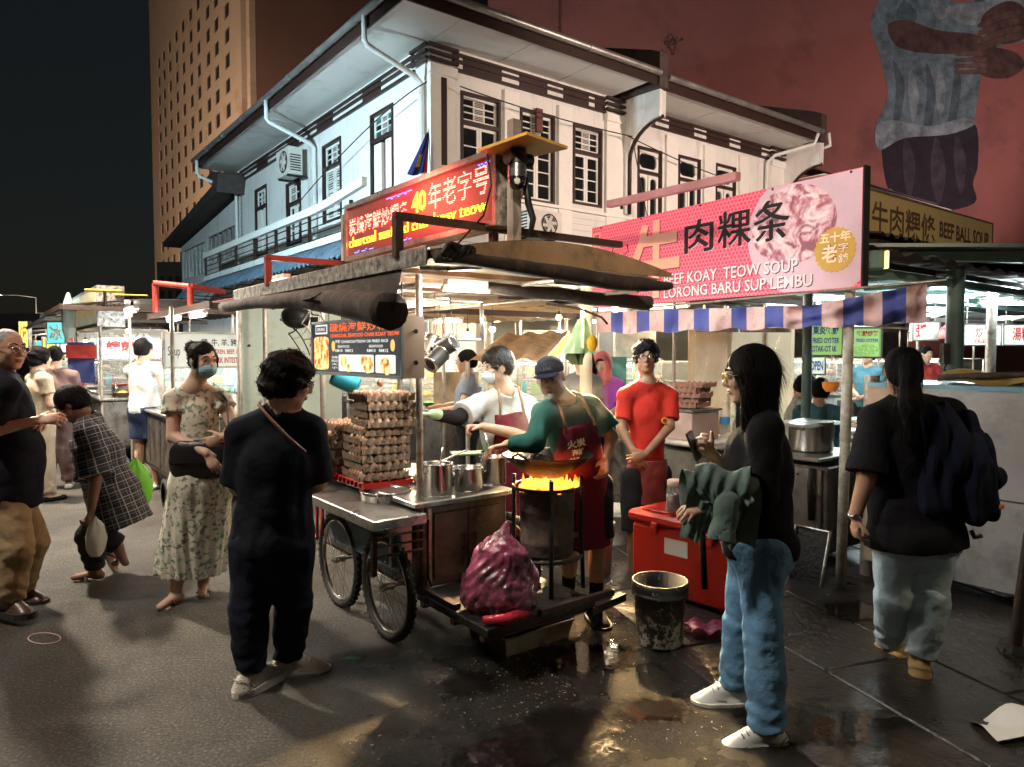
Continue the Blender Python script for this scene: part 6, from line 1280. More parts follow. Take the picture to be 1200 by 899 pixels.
mb = MB(); mb.tube([ctr-sd_*.5+BN*.02, ctr+sd_*.5+BN*.02, ctr+sd_*.5+up_+BN*.02, ctr-sd_*.5+up_+BN*.02], .012, 6, True); mb.build('rim', M_STEEL, bt)
# bottles, bags and egg trays on the far end of the counter
tbl = thing('folding_table', 'small white edged folding table behind the cook in red', 'table', W(800, 412, 5.9)*1, CRZ); tbl.location.z = 0
mb = MB(); mb.bbox((.35,.0,.79), (.9,.5,.035), .012); prt(mb, 'top', M_PWHITE, tbl)
for s_ in (-1,1): mb = MB(); mb.cyl((.35-.3*s_,-.18,.0), (.35+.25*s_,.18,.77), .012, n=6); prt(mb, 'leg', M_POST, tbl)
PT = lambda x, y, z: tbl.location+DR*x+DL*y+UP*z
bxx = thing('steel_box', 'pinkish steel box with a heap of empty egg trays on it', 'box', PT(.16,.05,.81), CRZ); mb = MB(); mb.bbox((0,0,.12), (.36,.34,.24), .008); prt(mb, 'body', mat('pinkish_steel', (.45,.33,.30), .4, metal=.4, var=.15), bxx); mb = MB(); mb.bbox((0,0,.25), (.4,.38,.02), .005); prt(mb, 'lid', M_STEEL, bxx)
_C = C; C = lambda a, b_, z=0.: PT(a, b_, z)
M_CARTON2 = mat('egg_carton_brown', (.24,.13,.10), .9, var=.2, bump=.4)
me_keep = ME_TRAY; ME_TRAY = ME_TRAY.copy(); ME_TRAY.materials.clear(); ME_TRAY.materials.append(M_CARTON2)
stack(.20, .06, 1.08, 5, .3, 'the crooked empty pile', gap=.042, group='empty egg trays behind the cook in red', jit=.035, empty=True)
C = _C; ME_TRAY = me_keep
for k, (x, y, kind, lb) in enumerate(((.42,-.12,'bottle','clear plastic water bottle with blue label beside the steel box'), (.55,.0,'bag','knotted bag of yellow broth on the folding table'), (.68,-.05,'jar','tall clear ribbed jar at the end of the folding table'), (.82,.05,'tub','small tub with green lid beside the ribbed jar'))):
    t = thing({'bottle':'water_bottle','bag':'broth_bag','jar':'tall_jar','tub':'tub'}[kind], lb, kind, PT(x, y, .81), 0)
    if kind == 'bottle':
        mb = MB(); mb.lathe([(0,0),(.04,0),(.042,.2),(.03,.25),(.014,.28),(.014,.3)], (0,0,0), 14); prt(mb, 'body', M_CLEAR, t); mb = MB(); mb.lathe([(.043,.12),(.043,.18)], (0,0,0), 14); prt(mb, 'label', M_PBLUE, t); mb = MB(); mb.cyl((0,0,.3),(0,0,.32),.016,n=8); prt(mb,'cap',M_PWHITE,t)
    elif kind == 'bag': mb = MB(); mb.grid(lambda u, v: V((.07*sin(PI*v)**.5*(1-.4*v)*(1+.08*sin(5*u*2*PI))*cos(2*PI*u), .06*sin(PI*v)**.5*(1-.4*v)*sin(2*PI*u), .15*v)), 16, 10); prt(mb, 'film', mat('broth_film', (.55,.38,.18), .3, alpha=.9), t)
    elif kind == 'jar': mb = MB(); mb.lathe([(0,0),(.055,0)]+[(.055+.003*(i % 2), .03*i) for i in range(9)]+[(.04,.28),(.04,.3)], (0,0,0), 16); prt(mb, 'body', M_CLEAR, t); mb = MB(); mb.cyl((0,0,.3),(0,0,.34),.045,n=14); prt(mb,'lid',M_BLACK,t)
    else: mb = MB(); mb.lathe([(0,0),(.05,0),(.055,.14),(0,.14)], (0,0,0), 14); prt(mb, 'body', M_PWHITE, t); mb = MB(); mb.cyl((0,0,.14),(0,0,.16),.06,n=14); prt(mb,'lid',M_PGREEN,t)
# glass cabinet with cream plastic sheets behind
pc = thing('plastic_curtain', 'clear crumpled plastic sheets hanging round the lit cabinet behind the cook in red', 'curtain', W(860, 400, 6.6))
for (p0, p1, d0, d1) in ((816,866,6.9,6.6), (868,926,6.6,6.2)):
    def fn(u, v, p0=p0, p1=p1, d0=d0, d1=d1):
        q = W(p0+(p1-p0)*u, 388+132*v, d0+(d1-d0)*u); return q+BN*(.025*sin(u*17+v*5)+.02*sin(v*14+u*6)+.03*sin(u*6)*sin(v*5))
    mb = MB(); mb.grid(fn, 30, 30); mb.build('sheet', M_CLEAR, pc)
    mb = MB(); mb.cyl(W(p0, 387, d0), W(p1, 387, d1), .02, n=8); mb.build('rod', M_POST, pc)
# back row stall right behind the cart
Q5 = W(520, 412, 7.4); Q5.z = 0; w5 = 'the brown awning stall'
s5, P5 = hawker_stall('stall with brown awning and warm bulbs behind the young masked cook', Q5, 2.4, 1.7, 'warm', 20, 51, 9, 1.95, M_TARPB, True, w5, M_STEEL, 2, M_TARPB)
Q6 = W(700, 412, 8.0); Q6.z = 0; w6 = 'the glass fronted stall'
s6, P6 = hawker_stall('glass fronted stall with pale frames behind the old cook', Q6, 2.2, 1.9, 'neutral', 20, 52, 8, 2.15, M_STEELD, True, w6, M_STEEL, 2)
Q7 = W(790, 412, 7.3); Q7.z = 0; w7 = 'the cream cabinet stall'
s7, P7 = hawker_stall('stall with cream cabinet glowing behind the plastic sheets', Q7, 1.8, 1.6, 'warm', 18, 53, 6, 2.1, M_STEELD, True, w7, M_PWHITE, 2)
for k, (px, d, lc, en, lb, wh) in enumerate(((610, 10.2, 'warm', 26, 'dim stall with warm bulbs far behind the two cooks', 'the far warm stall'), (735, 10.6, 'neutral', 26, 'white lit stall far behind the man in red', 'the far white stall'), (440, 9.4, 'neutral', 20, 'stall half hidden behind the menu board', 'the half hidden stall'))):
    Q = W(px, 412, d); Q.z = 0; hawker_stall(lb, Q, 2.6, 1.9, lc, en, 90+k, 5, 2.1, M_STRW, True, wh, M_STEEL, 1)
for k, (px, py, d, lb) in enumerate(((522,352,5.2,'nearest bulb under the cart roof beside the corner post'),(562,356,6.2,'bulb above the young cook'),(577,386,6.4,'lower bulb left of the canvas awning'),(548,392,7.0,'small bulb beside the hanging cans'),(655,372,6.9,'bulb over the canvas awning'),(721,362,5.6,'bulb added between the old cook and the man in red'),(735,378,7.4,'bulb under the striped flap, above the man in red'),(300,372,7.2,'bulb beside the pale green board'),(150,388,8.8,'bulb under the edge of the oyster stall'),(100,400,11.,'bulb in front of the third left stall'))):
    t = thing('light_bulb', lb, 'light bulb', W(px, py, d), 0, 'bare bulbs hanging among the stalls'); mb = MB(); mb.sphere((0,0,0), .028, 10, 8); prt(mb, 'glass', emat('bulb_glow', (1,.72,.36), 9), t); mb = MB(); mb.cyl((0,0,.02),(0,0,.06), .014, n=8); mb.cyl((0,0,.06),(0,0,.3), .003, n=4); prt(mb, 'socket', M_BLACK, t)
    if px == 721: l_ = lamp_light(t, (0,-.04,-.03), 620, (1,.66,.30), .04); l_.data.type = 'SPOT'; l_.data.spot_size = RAD(44); l_.data.spot_blend = .5; l_.rotation_euler = (V((.42,2.9,0))-t.location).to_track_quat('-Z','Y').to_euler()  # added bulb, its aimed spot throws the golden patch onto the road
for k, (px, py, d, w, h, c, lb) in enumerate(((745,400,7.9,.45,.35,(.55,.6,.6),'pale poster behind the head of the man in red'),(720,440,7.6,.3,.4,(.1,.35,.33),'teal poster right of the pink headscarf'),(640,405,9.2,.6,.4,(.6,.6,.55),'white price poster above the old cook'),(535,455,7.7,.5,.35,(.5,.42,.3),'framed steel shelf board behind the black sleeve'),(95,425,10.5,.4,.6,(.1,.13,.4),'blue poster with red top in the left row'),(93,412,10.4,.4,.2,(.5,.06,.05),'red header panel above the blue poster'))):
    a = W(px, py, d); F_ = Frame(V((a.x-w/2, d, a.z-h/2)), (1,.25*(k%2),0), UP, (.25*(k%2),-1,0)); mb = MB(); F_.box(mb, 0, w, 0, h, -.015, 0); t = thing('poster', lb, 'poster', a, 0, 'posters hung among the stalls'); mb.build('sheet', mat('poster%d' % k, c, .5, var=.3, vscale=9), t)
cbn = thing('tall_cabinet', 'tall cream cabinet with lit window behind the plastic sheets', 'cabinet', W(870, 412, 7.6), CRZ); cbn.location.z = 0
mb = MB(); mb.bbox((0,0,1.0), (1.2,.5,1.9), .01); prt(mb, 'body', mat('cream_metal', (.62,.52,.33), .5, var=.12), cbn)
for k in range(2): mb = MB(); mb.bbox((-.3+.6*k,-.262,1.25), (.5,.02,1.1), .005); prt(mb, 'door', mat('cream_door', (.70,.58,.36), .35, var=.1, emit=.12), cbn)
# front awning of brown canvas seen between the cooks
ba = thing('canvas_awning', 'brown canvas awning with yellow side behind the young cook', 'awning', W(600, 400, 6.6))
mb = MB(); a, b_, c, d = W(548,424,6.8), W(640,421,6.8), W(668,388,7.8), W(590,392,7.8)
mb.grid(lambda u, v: (a.lerp(b_, u)).lerp(d.lerp(c, u), v)+UP*.02*sin(u*20), 16, 8); mb.build('canvas', M_TARPB, ba)
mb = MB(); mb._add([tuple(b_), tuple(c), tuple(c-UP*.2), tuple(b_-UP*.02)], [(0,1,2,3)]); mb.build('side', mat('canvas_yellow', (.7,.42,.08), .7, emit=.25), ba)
for q in ((a),(b_)): mb = MB(); mb.cyl(q, V((q.x,q.y,0)), .02, n=8); mb.build('post', M_POST, ba)
tb = thing('tube_lamp', 'vertical warm neon strip on the post behind the old cook', 'lamp', W(683, 385, 5.7)); mb = MB(); mb.cyl((0,0,-.18), (0,0,.18), .015, n=8); prt(mb, 'tube', E_WARM, tb); l_ = lamp_light(tb, (-.03,-.06,0), 130, (1,.72,.36), .06); l_.data.energy = 120; l_.data.type = 'SPOT'; l_.data.spot_size = RAD(66); l_.data.spot_blend = .5; l_.rotation_euler = (V((.35,2.6,0))-tb.location).to_track_quat('-Z','Y').to_euler()
mb = MB(); mb.cyl((.03,.03,-1.75), (.03,.03,.55), .05, n=8); prt(mb, 'post', mat('cream_post', (.6,.5,.32), .5, var=.1), tb)
# ------------------------------------------------------------------ steel enclosure on the right
Qe = G(1012, 676, 0); PE = lambda x, y, z: Qe+DR*x-DL*y+UP*z; FE = Frame(Qe, -DL, UP, -DR)
en = thing('steel_enclosure', 'long waist high stainless counter wall behind the woman with the ponytail', 'counter', Qe)
ztp = 1.31
for k, (y0_, y1_) in enumerate(((0,.23),(.24,1.05),(1.06,1.9),(1.91,2.9))):
    for z0_, z1_ in ((.12,.66),(.67,ztp)):
        mb = MB(); FE.box(mb, y0_, y1_, z0_, z1_, -.03, -.002*(k % 2)); mb.build('panel', (mat('enclosure_steel', (.34,.335,.34), .42, metal=.5, var=.15, vscale=1.5, dirt=.3, dirtcol=(.16,.15,.15), dscale=2) if k else mat('pinkish_panel', (.48,.33,.24), .5, var=.12)), en)
mb = MB(); FE.box(mb, 0, 2.9, ztp+.002, ztp+.03, -.75, .01); mb.build('top', mat('blue_top', (.16,.30,.38), .4, var=.15, metal=.3), en)
mb = MB(); FE.box(mb, 0, 2.9, .12, ztp, -.74, -.72); FE.box(mb, 0, .02, .12, ztp, -.72, -.03); mb.build('back_panel', M_STEELD, en)
for y in (.03,1.05,1.9,2.8): mb = MB(); FE.box(mb, y, y+.03, 0, .12, -.06, -.03); mb.build('foot', M_RUST, en)
mb = MB(); mb.cyl(W(1022,440,4.85), V((W(1022,440,4.85).x, 4.85, 0)), .05, n=12); o = mb.build('grey_post', M_POST, None, 'short grey column between the pale post and the steel enclosure', 'post'); rehome(o, V((W(1022,440,4.85).x, 4.85, 0)))
cgd = thing('carton', 'flattened brown and yellow carton lying on top of the steel enclosure', 'carton', PE(.35,.75,ztp+.03))
mb = MB(); mb.grid(lambda u, v: PE(.2+.3*v, .35+.95*u, ztp+.04+.07*sin(PI*v)+.02*sin(u*14)), 14, 6); mb.build('board', mat('carton_yellow', (.36,.24,.07), .7, var=.3), cgd)
mb = MB(); mb.tube([PE(.2,.36,ztp+.07), PE(.25,.8,ztp+.10), PE(.22,1.3,ztp+.07), PE(.3,1.5,ztp+.12)], .02, 6); mb.build('rolled_edge', M_TARP, cgd)
for k, (px, d, m_, lb, r) in enumerate(((1118, 6.2, M_GREENP, 'dark green post with a small electric box behind the woman with the ponytail', .07), (1161, 7.6, M_POST, 'cream post at the right edge behind the steel enclosure', .05), (946, 6.6, M_GREENP, 'thin green post between the pale post and the woman in jeans', .045), (850,9.0,M_POST,'thin steel post beyond the plastic sheets',.03))):
    q = W(px, 412, d); q.z = 0; t = thing('canopy_post', lb, 'post', q, 0, 'posts under the market canopy'); mb = MB(); mb.cyl((0,0,0), (0,0,2.35), r, n=10); prt(mb, 'shaft', m_, t)
    mb = MB(); mb.bbox((0,0,.03), (r*3,r*3,.06), .01); prt(mb, 'base', m_, t)
    if k == 0: mb = MB(); mb.bbox((-.11,-.05,1.53), (.07,.06,.18), .008); prt(mb, 'electric_box', M_STEELD, t); mb = MB(); mb.tube([(-.11,-.08,1.45),(-.13,-.08,1.4),(-.06,-.08,1.3)], .008, 5); prt(mb, 'wire', M_CABLE, t)
# market canopy to the right with its lamps
cp = thing('market_canopy', 'wide greenish market canopy roof over the stalls at the right', 'canopy', V((6.5,10,2.4)))
for k in range(9):
    mb = MB(); y = 5.8+k*1.7; mb.ob((2.9+.5*(k > 2),y,2.40+.035*k), (12,0,.0), (0,1.69,.03), (0,0,.03)); mb.build('roof_sheet', M_CEIL, cp)
for k in range(7): mb = MB(); y = 6.0+k*2.0; mb.ob((2.9,y,2.30+.02*k), (12,0,0), (0,.07,0), (0,0,.09)); mb.build('beam', M_GREENP, cp)
for k in range(4): mb = MB(); x = 3.4+k*2.3; mb.ob((x,5.8,2.27), (.05,0,0), (0,14,.3), (0,0,.06)); mb.build('rafter', M_GREENP, cp)
k = 0
LB = ['nearest ceiling tube above the woman with the ponytail','ceiling tube nearest the striped awning','ceiling tube beside the dark green post','ceiling tube behind the dark green post','far ceiling tube over the noodle signs','far ceiling tube over the blue capped man','rearmost ceiling tube on the right','rearmost ceiling tube behind the banner']
for (px, py, d, w) in ((1138,331,7.6,.9),(1098,346,9.5,.9),(1160,338,9.,.7),(1180,352,10.5,.8),(1092,318+40,12.5,1.),(990,350,8.8,.8),(1190,330,7.4,.6),(930,356,9.8,.8)):
    q = W(px, py, d); q.z = min(q.z, 2.3+.02*((d-6)/2)-.08); tube_lamp(q-V((w/2,0,0)), q+V((w/2,.1,0)), 'cool', 16 if k < 4 else 22, LB[k], .022, group='ceiling tubes under the market canopy'); k += 1
# stalls and signs in the food court
specs = [(955, 10.2, 'neutral', 'the green signed oyster stall', 'food court stall under the bright green oyster sign'), (1075, 9.6, 'cool', 'the glass case stall', 'food court stall with glass case behind the ponytail woman'), (1165, 10.5, 'neutral', 'the red lettered noodle stall', 'food court stall with red noodle lettering at the right edge'), (1010, 13.5, 'warm', 'the rear stall behind the blue capped man', 'rear food court stall behind the blue capped man')]
for k, (px, d, lc, wh, lb) in enumerate(specs):
    Q = W(px, 412, d); Q.z = 0; hawker_stall(lb, Q, 2.2, 1.9, lc, 16, 70+k, 7, 1.95, M_STRW, True, wh, M_STRW, 1)
def csign(px0, px1, py0, py1, d, bg, lines, lb, em=.5):
    a = W(px0, py1, d); F_ = Frame(V((a.x, d, 0)), (1,0,0), UP, (0,-1,0)); w = (px1-px0)/FPX*d; zt = W(px0, py0, d).z; t = signboard(F_, 0, w, a.z, zt, bg, lines, lb, em, .05)
    for f in (.1,.9): mb = MB(); mb.cyl(F_.p(w*f, zt, -.03), F_.p(w*f, 2.38, -.03), .005, n=4); mb.build('hanger', M_POST, t)
    return F_, w, a.z, zt, t
csign(948, 986, 380, 416, 7.8, 'green', [('東炎蚝煎',.1,.66,.9,.95,'blue',.03), ('FRIED OYSTER',.08,.38,.92,.56,'blue',.03), ('OTAK-OTAK',.08,.1,.85,.3,'blue',.03)], 'bright green hanging sign reading FRIED OYSTER and OTAK-OTAK left of the pale post', .55)
F_, w, za, zt_, t_ = csign(1000, 1032, 385, 418, 7.9, 'green', [('蚝煎炒粉',.1,.72,.9,.93,'red',.03), ('FRIED OYSTER',.1,.52,.9,.64,'blue',.02)], 'hanging sign with a green noodle dish picture right of the pale post', .5)
mb = MB(); F_.poly(mb, circ(w*.5, za+(zt_-za)*.25, w*.4, (zt_-za)*.2, 20), .003, .006); mb.build('dish_picture', mat('dish', (.25,.45,.12), .5, var=.7, vscale=40, emit=.2), t_)
csign(948, 966, 419, 438, 8.3, 'white', [('OPEN',.1,.2,.9,.8,'blue',.03)], 'small white and blue OPEN sign under the green oyster sign', .4)
csign(1130, 1172, 381, 404, 9.2, 'white', [('炒粉',.3,.35,.75,.95,'red',.03), ('FRIED',.3,.08,.7,.28,'red',.03)], 'white sign with red fried noodle characters beyond the dark green post', .5)
csign(1176, 1215, 381, 404, 9.4, 'white', [('湯粉',.25,.2,.8,.9,'red',.02)], 'white sign with red soup noodle characters at the right edge', .45)
csign(1070, 1100, 378, 398, 8.8, (.62,.72,.68), [('粥',.1,.15,.5,.9,'red',.02)], 'pale sign with faint red porridge character above the pink lanterns', .4)
for k, (px, py) in enumerate(((1112,388),(1106,394),(1117,395))):
    t = thing('pink_tub', ['round pink plastic tub on top of the glass case, upper one','round pink plastic tub, lower one nearer the ponytail','round pink plastic tub, lower one nearer the green post'][k], 'tub', W(px, py+3, 8.6), 0, 'pink tubs above the glass case'); mb = MB(); mb.lathe([(0,0),(.05,0),(.065,.05),(.055,.1),(0,.12)], (0,0,0), 14); prt(mb, 'body', mat('pink_tub', (.75,.25,.22), .4, var=.1), t); mb = MB(); mb.cyl((0,0,.10),(0,0,.13),.04,n=10); prt(mb,'lid',M_PPINK,t)
for k, (x, y, c) in enumerate(((4.35,6.6,M_PBLUE),(3.3,6.9,M_PRED),(3.75,7.9,M_PBLUE),(5.0,7.6,M_PRED))):
    t = thing('plastic_stool', ['blue plastic stool at the right of the food court','red plastic stool behind the seated men','blue plastic stool farther back by the seated men','red plastic stool behind the dark green post'][k], 'stool', (x,y,0), .3*k, 'plastic stools in the food court'); mb = MB(); mb.bbox((0,0,.45), (.3,.3,.03), .01); prt(mb, 'seat', c, t)
    for sx_ in (-1,1):
        for sy_ in (-1,1): mb = MB(); mb.cyl((.13*sx_,.13*sy_,.44), (.17*sx_,.17*sy_,0), .015, n=6); prt(mb, 'leg', c, t)
for k, (px, d) in enumerate(((958,7.4),(1040,8.3))):
    q = W(px, 412, d); q.z = 0; t = thing('dining_table', ['round dining table in front of the seated men','round dining table beside the blue capped man'][k], 'table', q, 0, 'round dining tables in the food court'); mb = MB(); mb.cyl((0,0,.72),(0,0,.75),.4,n=24,sm=False); prt(mb,'top',M_STRW,t); mb = MB(); mb.cyl((0,0,0),(0,0,.72),.03,n=8); mb.cyl((0,0,0),(0,0,.03),.2,n=16); prt(mb,'pedestal',M_POST,t)
ob = thing('hanging_bag', 'clear bag of orange drink hanging beside the pale post', 'bag', W(974, 432, 5.2)); mb = MB(); mb.grid(lambda u, v: V((.07*(v**.7)*(1.05-v)**.25*cos(2*PI*u)*1.2, .03*(v**.7)*(1.05-v)**.25*sin(2*PI*u), .03-.2*v)), 16, 8); prt(mb, 'film', M_CLEAR, ob); mb = MB(); mb.grid(lambda u, v: V((.065*cos(2*PI*u)*(1-.5*v**3), .028*sin(2*PI*u)*(1-.5*v**3), -.1-.07*v)), 16, 5); prt(mb, 'drink', mat('orange_drink', (.6,.18,.03), .3, emit=.05), ob); mb = MB(); mb.cyl((0,0,.03),(0,0,.25),.003,n=4); prt(mb,'string',M_PWHITE,ob)
# ------------------------------------------------------------------ roofs and the beef ball sign at the right
bs = W(1015, 225, 7.8); FS = Frame(V((bs.x,bs.y,0)), DR, UP, -DL); x0, z1 = FS.px(1015, 223); x1, z1b = FS.px(1163, 262); z1 = (z1+z1b)/2
gx = lambda px: (FS.px(px, 260)[0]-x0)/(x1-x0)
sg = signboard(FS, x0, x1, z1-.68, z1, (.42,.28,.10), [('牛肉粿條',gx(1021),.36,gx(1096),.86,'brown',.015), ('BEEF BALL SOUP',gx(1101),.50,gx(1159),.80,'brown',.03)], 'old yellow sign reading BEEF BALL SOUP above the dark roofs', .10, .10, frame_m=M_WOOD)
rr_ = thing('corrugated_roof', 'dark corrugated iron roof below the beef ball soup sign', 'roof', W(1100, 300, 7.2))
M_CORR = mat('corrugated_iron', (.10,.07,.065), .6, metal=.4, var=.35, vscale=4, dirt=.4, dirtcol=(.03,.02,.02))
e0 = W(1008, 279, 7.3); FR2 = Frame(V((e0.x,e0.y,0)), DR, UP, -DL); L0, zc = FR2.px(1008, 277); zc2 = FR2.px(1190, 318)[1]; zc = (zc+zc2)/2
mb = MB(); mb.grid(lambda u, v: FR2.p(-.1+9*u, zc+.02+.35*v+.022*sin(u*9/.10*2*PI*.5), .25-1.8*v), 360, 3); mb.build('sheet', M_CORR, rr_)
mb = MB(); FR2.box(mb, -.1, 9, zc-.16, zc-.03, -1.6, .22); mb.build('fascia', M_BLACK, rr_)
mb = MB(); FR2.box(mb, -.1, 9, zc-.32, zc-.27, -.3, .1); mb.build('beam', M_RUST, rr_)
lb_ = thing('roof_lamp', 'small amber lamp box fixed at the right end of the pink banner', 'lamp', W(1026, 305, 5.0)); mb = MB(); mb.bbox((0,0,0), (.10,.08,.13), .01); prt(mb, 'housing', M_GREENP, lb_); mb = MB(); mb.bbox((.062,-.02,0), (.02,.05,.12), .004); prt(mb, 'lens', emat('amber', (1,.5,.12), 1.6), lb_)
lr = thing('lean_to_roof', 'dark lean-to roof beams running right from the banner over the food court', 'roof', W(1100, 322, 5.4))
a = W(1015, 322, 5.2); FR3 = Frame(V((a.x,a.y,0)), DR, UP, -DL); zz = a.z
for k, (dz, th, off, m_) in enumerate(((0.0,.06,.0,M_GREENP),(.09,.05,-.1,M_BLACK),(-.08,.03,-.5,M_GREENP))): mb = MB(); FR3.box(mb, -.3, 6, zz+dz, zz+dz+th, off-.06, off); mb.build('beam', m_, lr)
mb = MB(); mb.grid(lambda u, v: FR3.p(-.3+6.3*u, zz+.16+.02*sin(u*120)+.1*v, .15-1.5*v), 180, 2); mb.build('sheet', M_CORR, lr)
for k in range(5): mb = MB(); mb.cyl(FR3.p(.3+k*1.1, zz+.1, 0), FR3.p(.6+k*1.1, zz+.14, -1.4), .02, n=6); mb.build('rafter', M_GREENP, lr)
tube_lamp(V((3.55,2.35,2.15)), V((3.55,2.9,2.15)), 'warm', 9, 'warm tube added out of view above the dark chained stand')  # unseen tube and post put in to light the legs from the right
mb = MB(); mb.tube([V((3.62,2.6,0)), V((3.62,2.6,2.2)), V((3.5,2.6,2.22))], .025, 8); o = mb.build('lamp_post', M_RUST, None, 'rusty lamp post added for the tube beyond the dark chained stand', 'post'); rehome(o, V((3.62,2.6,0)))
# dark stand at the right edge and litter on the ground
ds = thing('umbrella_stand', 'dark chained metal stand at the lower right edge', 'stand', G(1188, 766, 0))
mb = MB(); mb.cyl((0,0,.0), (.08,.02,.62), .03, n=8); prt(mb, 'pole', M_RUST, ds); mb = MB(); mb.lathe([(.0,.05),(.09,.05),(.1,.0)], (0.03,0,0), 14); prt(mb, 'foot', M_SOOT, ds)
for k in range(14):
    mb = MB(); mb.tube([(.012*cos(t), .022*sin(t), 0) for t in np.linspace(0, 2*PI, 9)[:-1]], .004, 5, True); prt(mb, 'chain_link', M_RUST, ds, loc=(-.05-.012*k, .03-.05*k if k < 6 else -.27-.045*(k-6), .012), rot=((PI/2 if k % 2 else 0), 0, .4*k))
pp = G(1180, 858, .012); mb = MB(); mb.grid(lambda u, v: pp+V((-.10+.30*u, -.09+.18*v+.06*u, .012+.03*sin(u*6+v*4)*v+.02*u)), 10, 8); o = mb.build('crumpled_paper', M_PAPER, None, 'crumpled white paper on the ground in the lower right corner', 'paper'); rehome(o, pp)
pp = G(828, 742, .012)
def pk(u, v): return pp+V((-.12+.26*u+.03*sin(v*7), -.07+.16*v, .01+.05*abs(sin(u*7+v*3))*(1-u*.4)))
mb = MB(); mb.grid(pk, 16, 10); o = mb.build('plastic_bag', mat('pink_bag', (.35,.05,.12), .3, var=.4, alpha=.92), None, 'empty pink plastic bag on the ground behind the black bucket', 'bag'); rehome(o, pp)
mb = MB(); q = G(120, 560, 0); mb.tube([G(52+8*cos(t)*2.4, 748+4*sin(t)*1.6, .004) for t in np.linspace(0, 2*PI, 22)[:-1]], .003, 5, True); o = mb.build('rubber_band', mat('band', (.6,.4,.38), .5), None, 'pale rubber ring lying on the road below the brown shoes', 'rubber ring'); rehome(o, G(52,748,0))
mb = MB(); mb.tube([G(432+9*cos(t)*1.3, 777+7*sin(t), .004) for t in np.linspace(.4, 4.6, 16)], .0025, 5); o = mb.build('wire_ring', M_RUST, None, 'thin bent wire lying beside the green leaf on the wet road', 'wire'); rehome(o, G(432,777,0))
mb = MB(); c = G(414, 772, .006); mb._add([tuple(c+V(p)) for p in ((-.06,0,0),(-.02,.02,.008),(.03,.012,.004),(.05,-.004,0),(.0,-.015,.003))], [(0,1,2,3,4)]); o = mb.build('leaf', M_PGREEN, None, 'green leaf scrap on the wet road in front of the bicycle wheels', 'leaf'); rehome(o, c)
# scattered noodles, crumbs and grit round the cart
mb = MB(); rs = np.random.RandomState(77)
for k in range(1000):
    if k < 900: px, py = rs.normal(650, 110), rs.normal(815, 45)
    else: px, py = rs.uniform(20, 1180), rs.uniform(620, 895)
    if not (20 < px < 1190 and 600 < py < 897): continue
    c = G(px, py, .003); s = rs.uniform(.001, .0032)*(1.4 if rs.random() < .1 else 1); a = rs.uniform(0, 6.28); l = s*rs.uniform(1, 3.2)
    d = V((cos(a), sin(a), 0))*l; e = V((-sin(a), cos(a), 0))*s; z = UP*s*.8
    mb._add([c-d-e, c+d-e, c+d+e, c-d+e, c+z], [(0,1,4),(1,2,4),(2,3,4),(3,0,4)]); mb.m[-4:] = [int(rs.randint(0, 3))]*4
mb.build('litter', [mat('crumb_pale', (.25,.22,.16), .7, var=0), mat('crumb_brown', (.12,.08,.05), .7, var=0), mat('crumb_dark', (.03,.025,.02), .6, var=0)], None, kind='stuff')
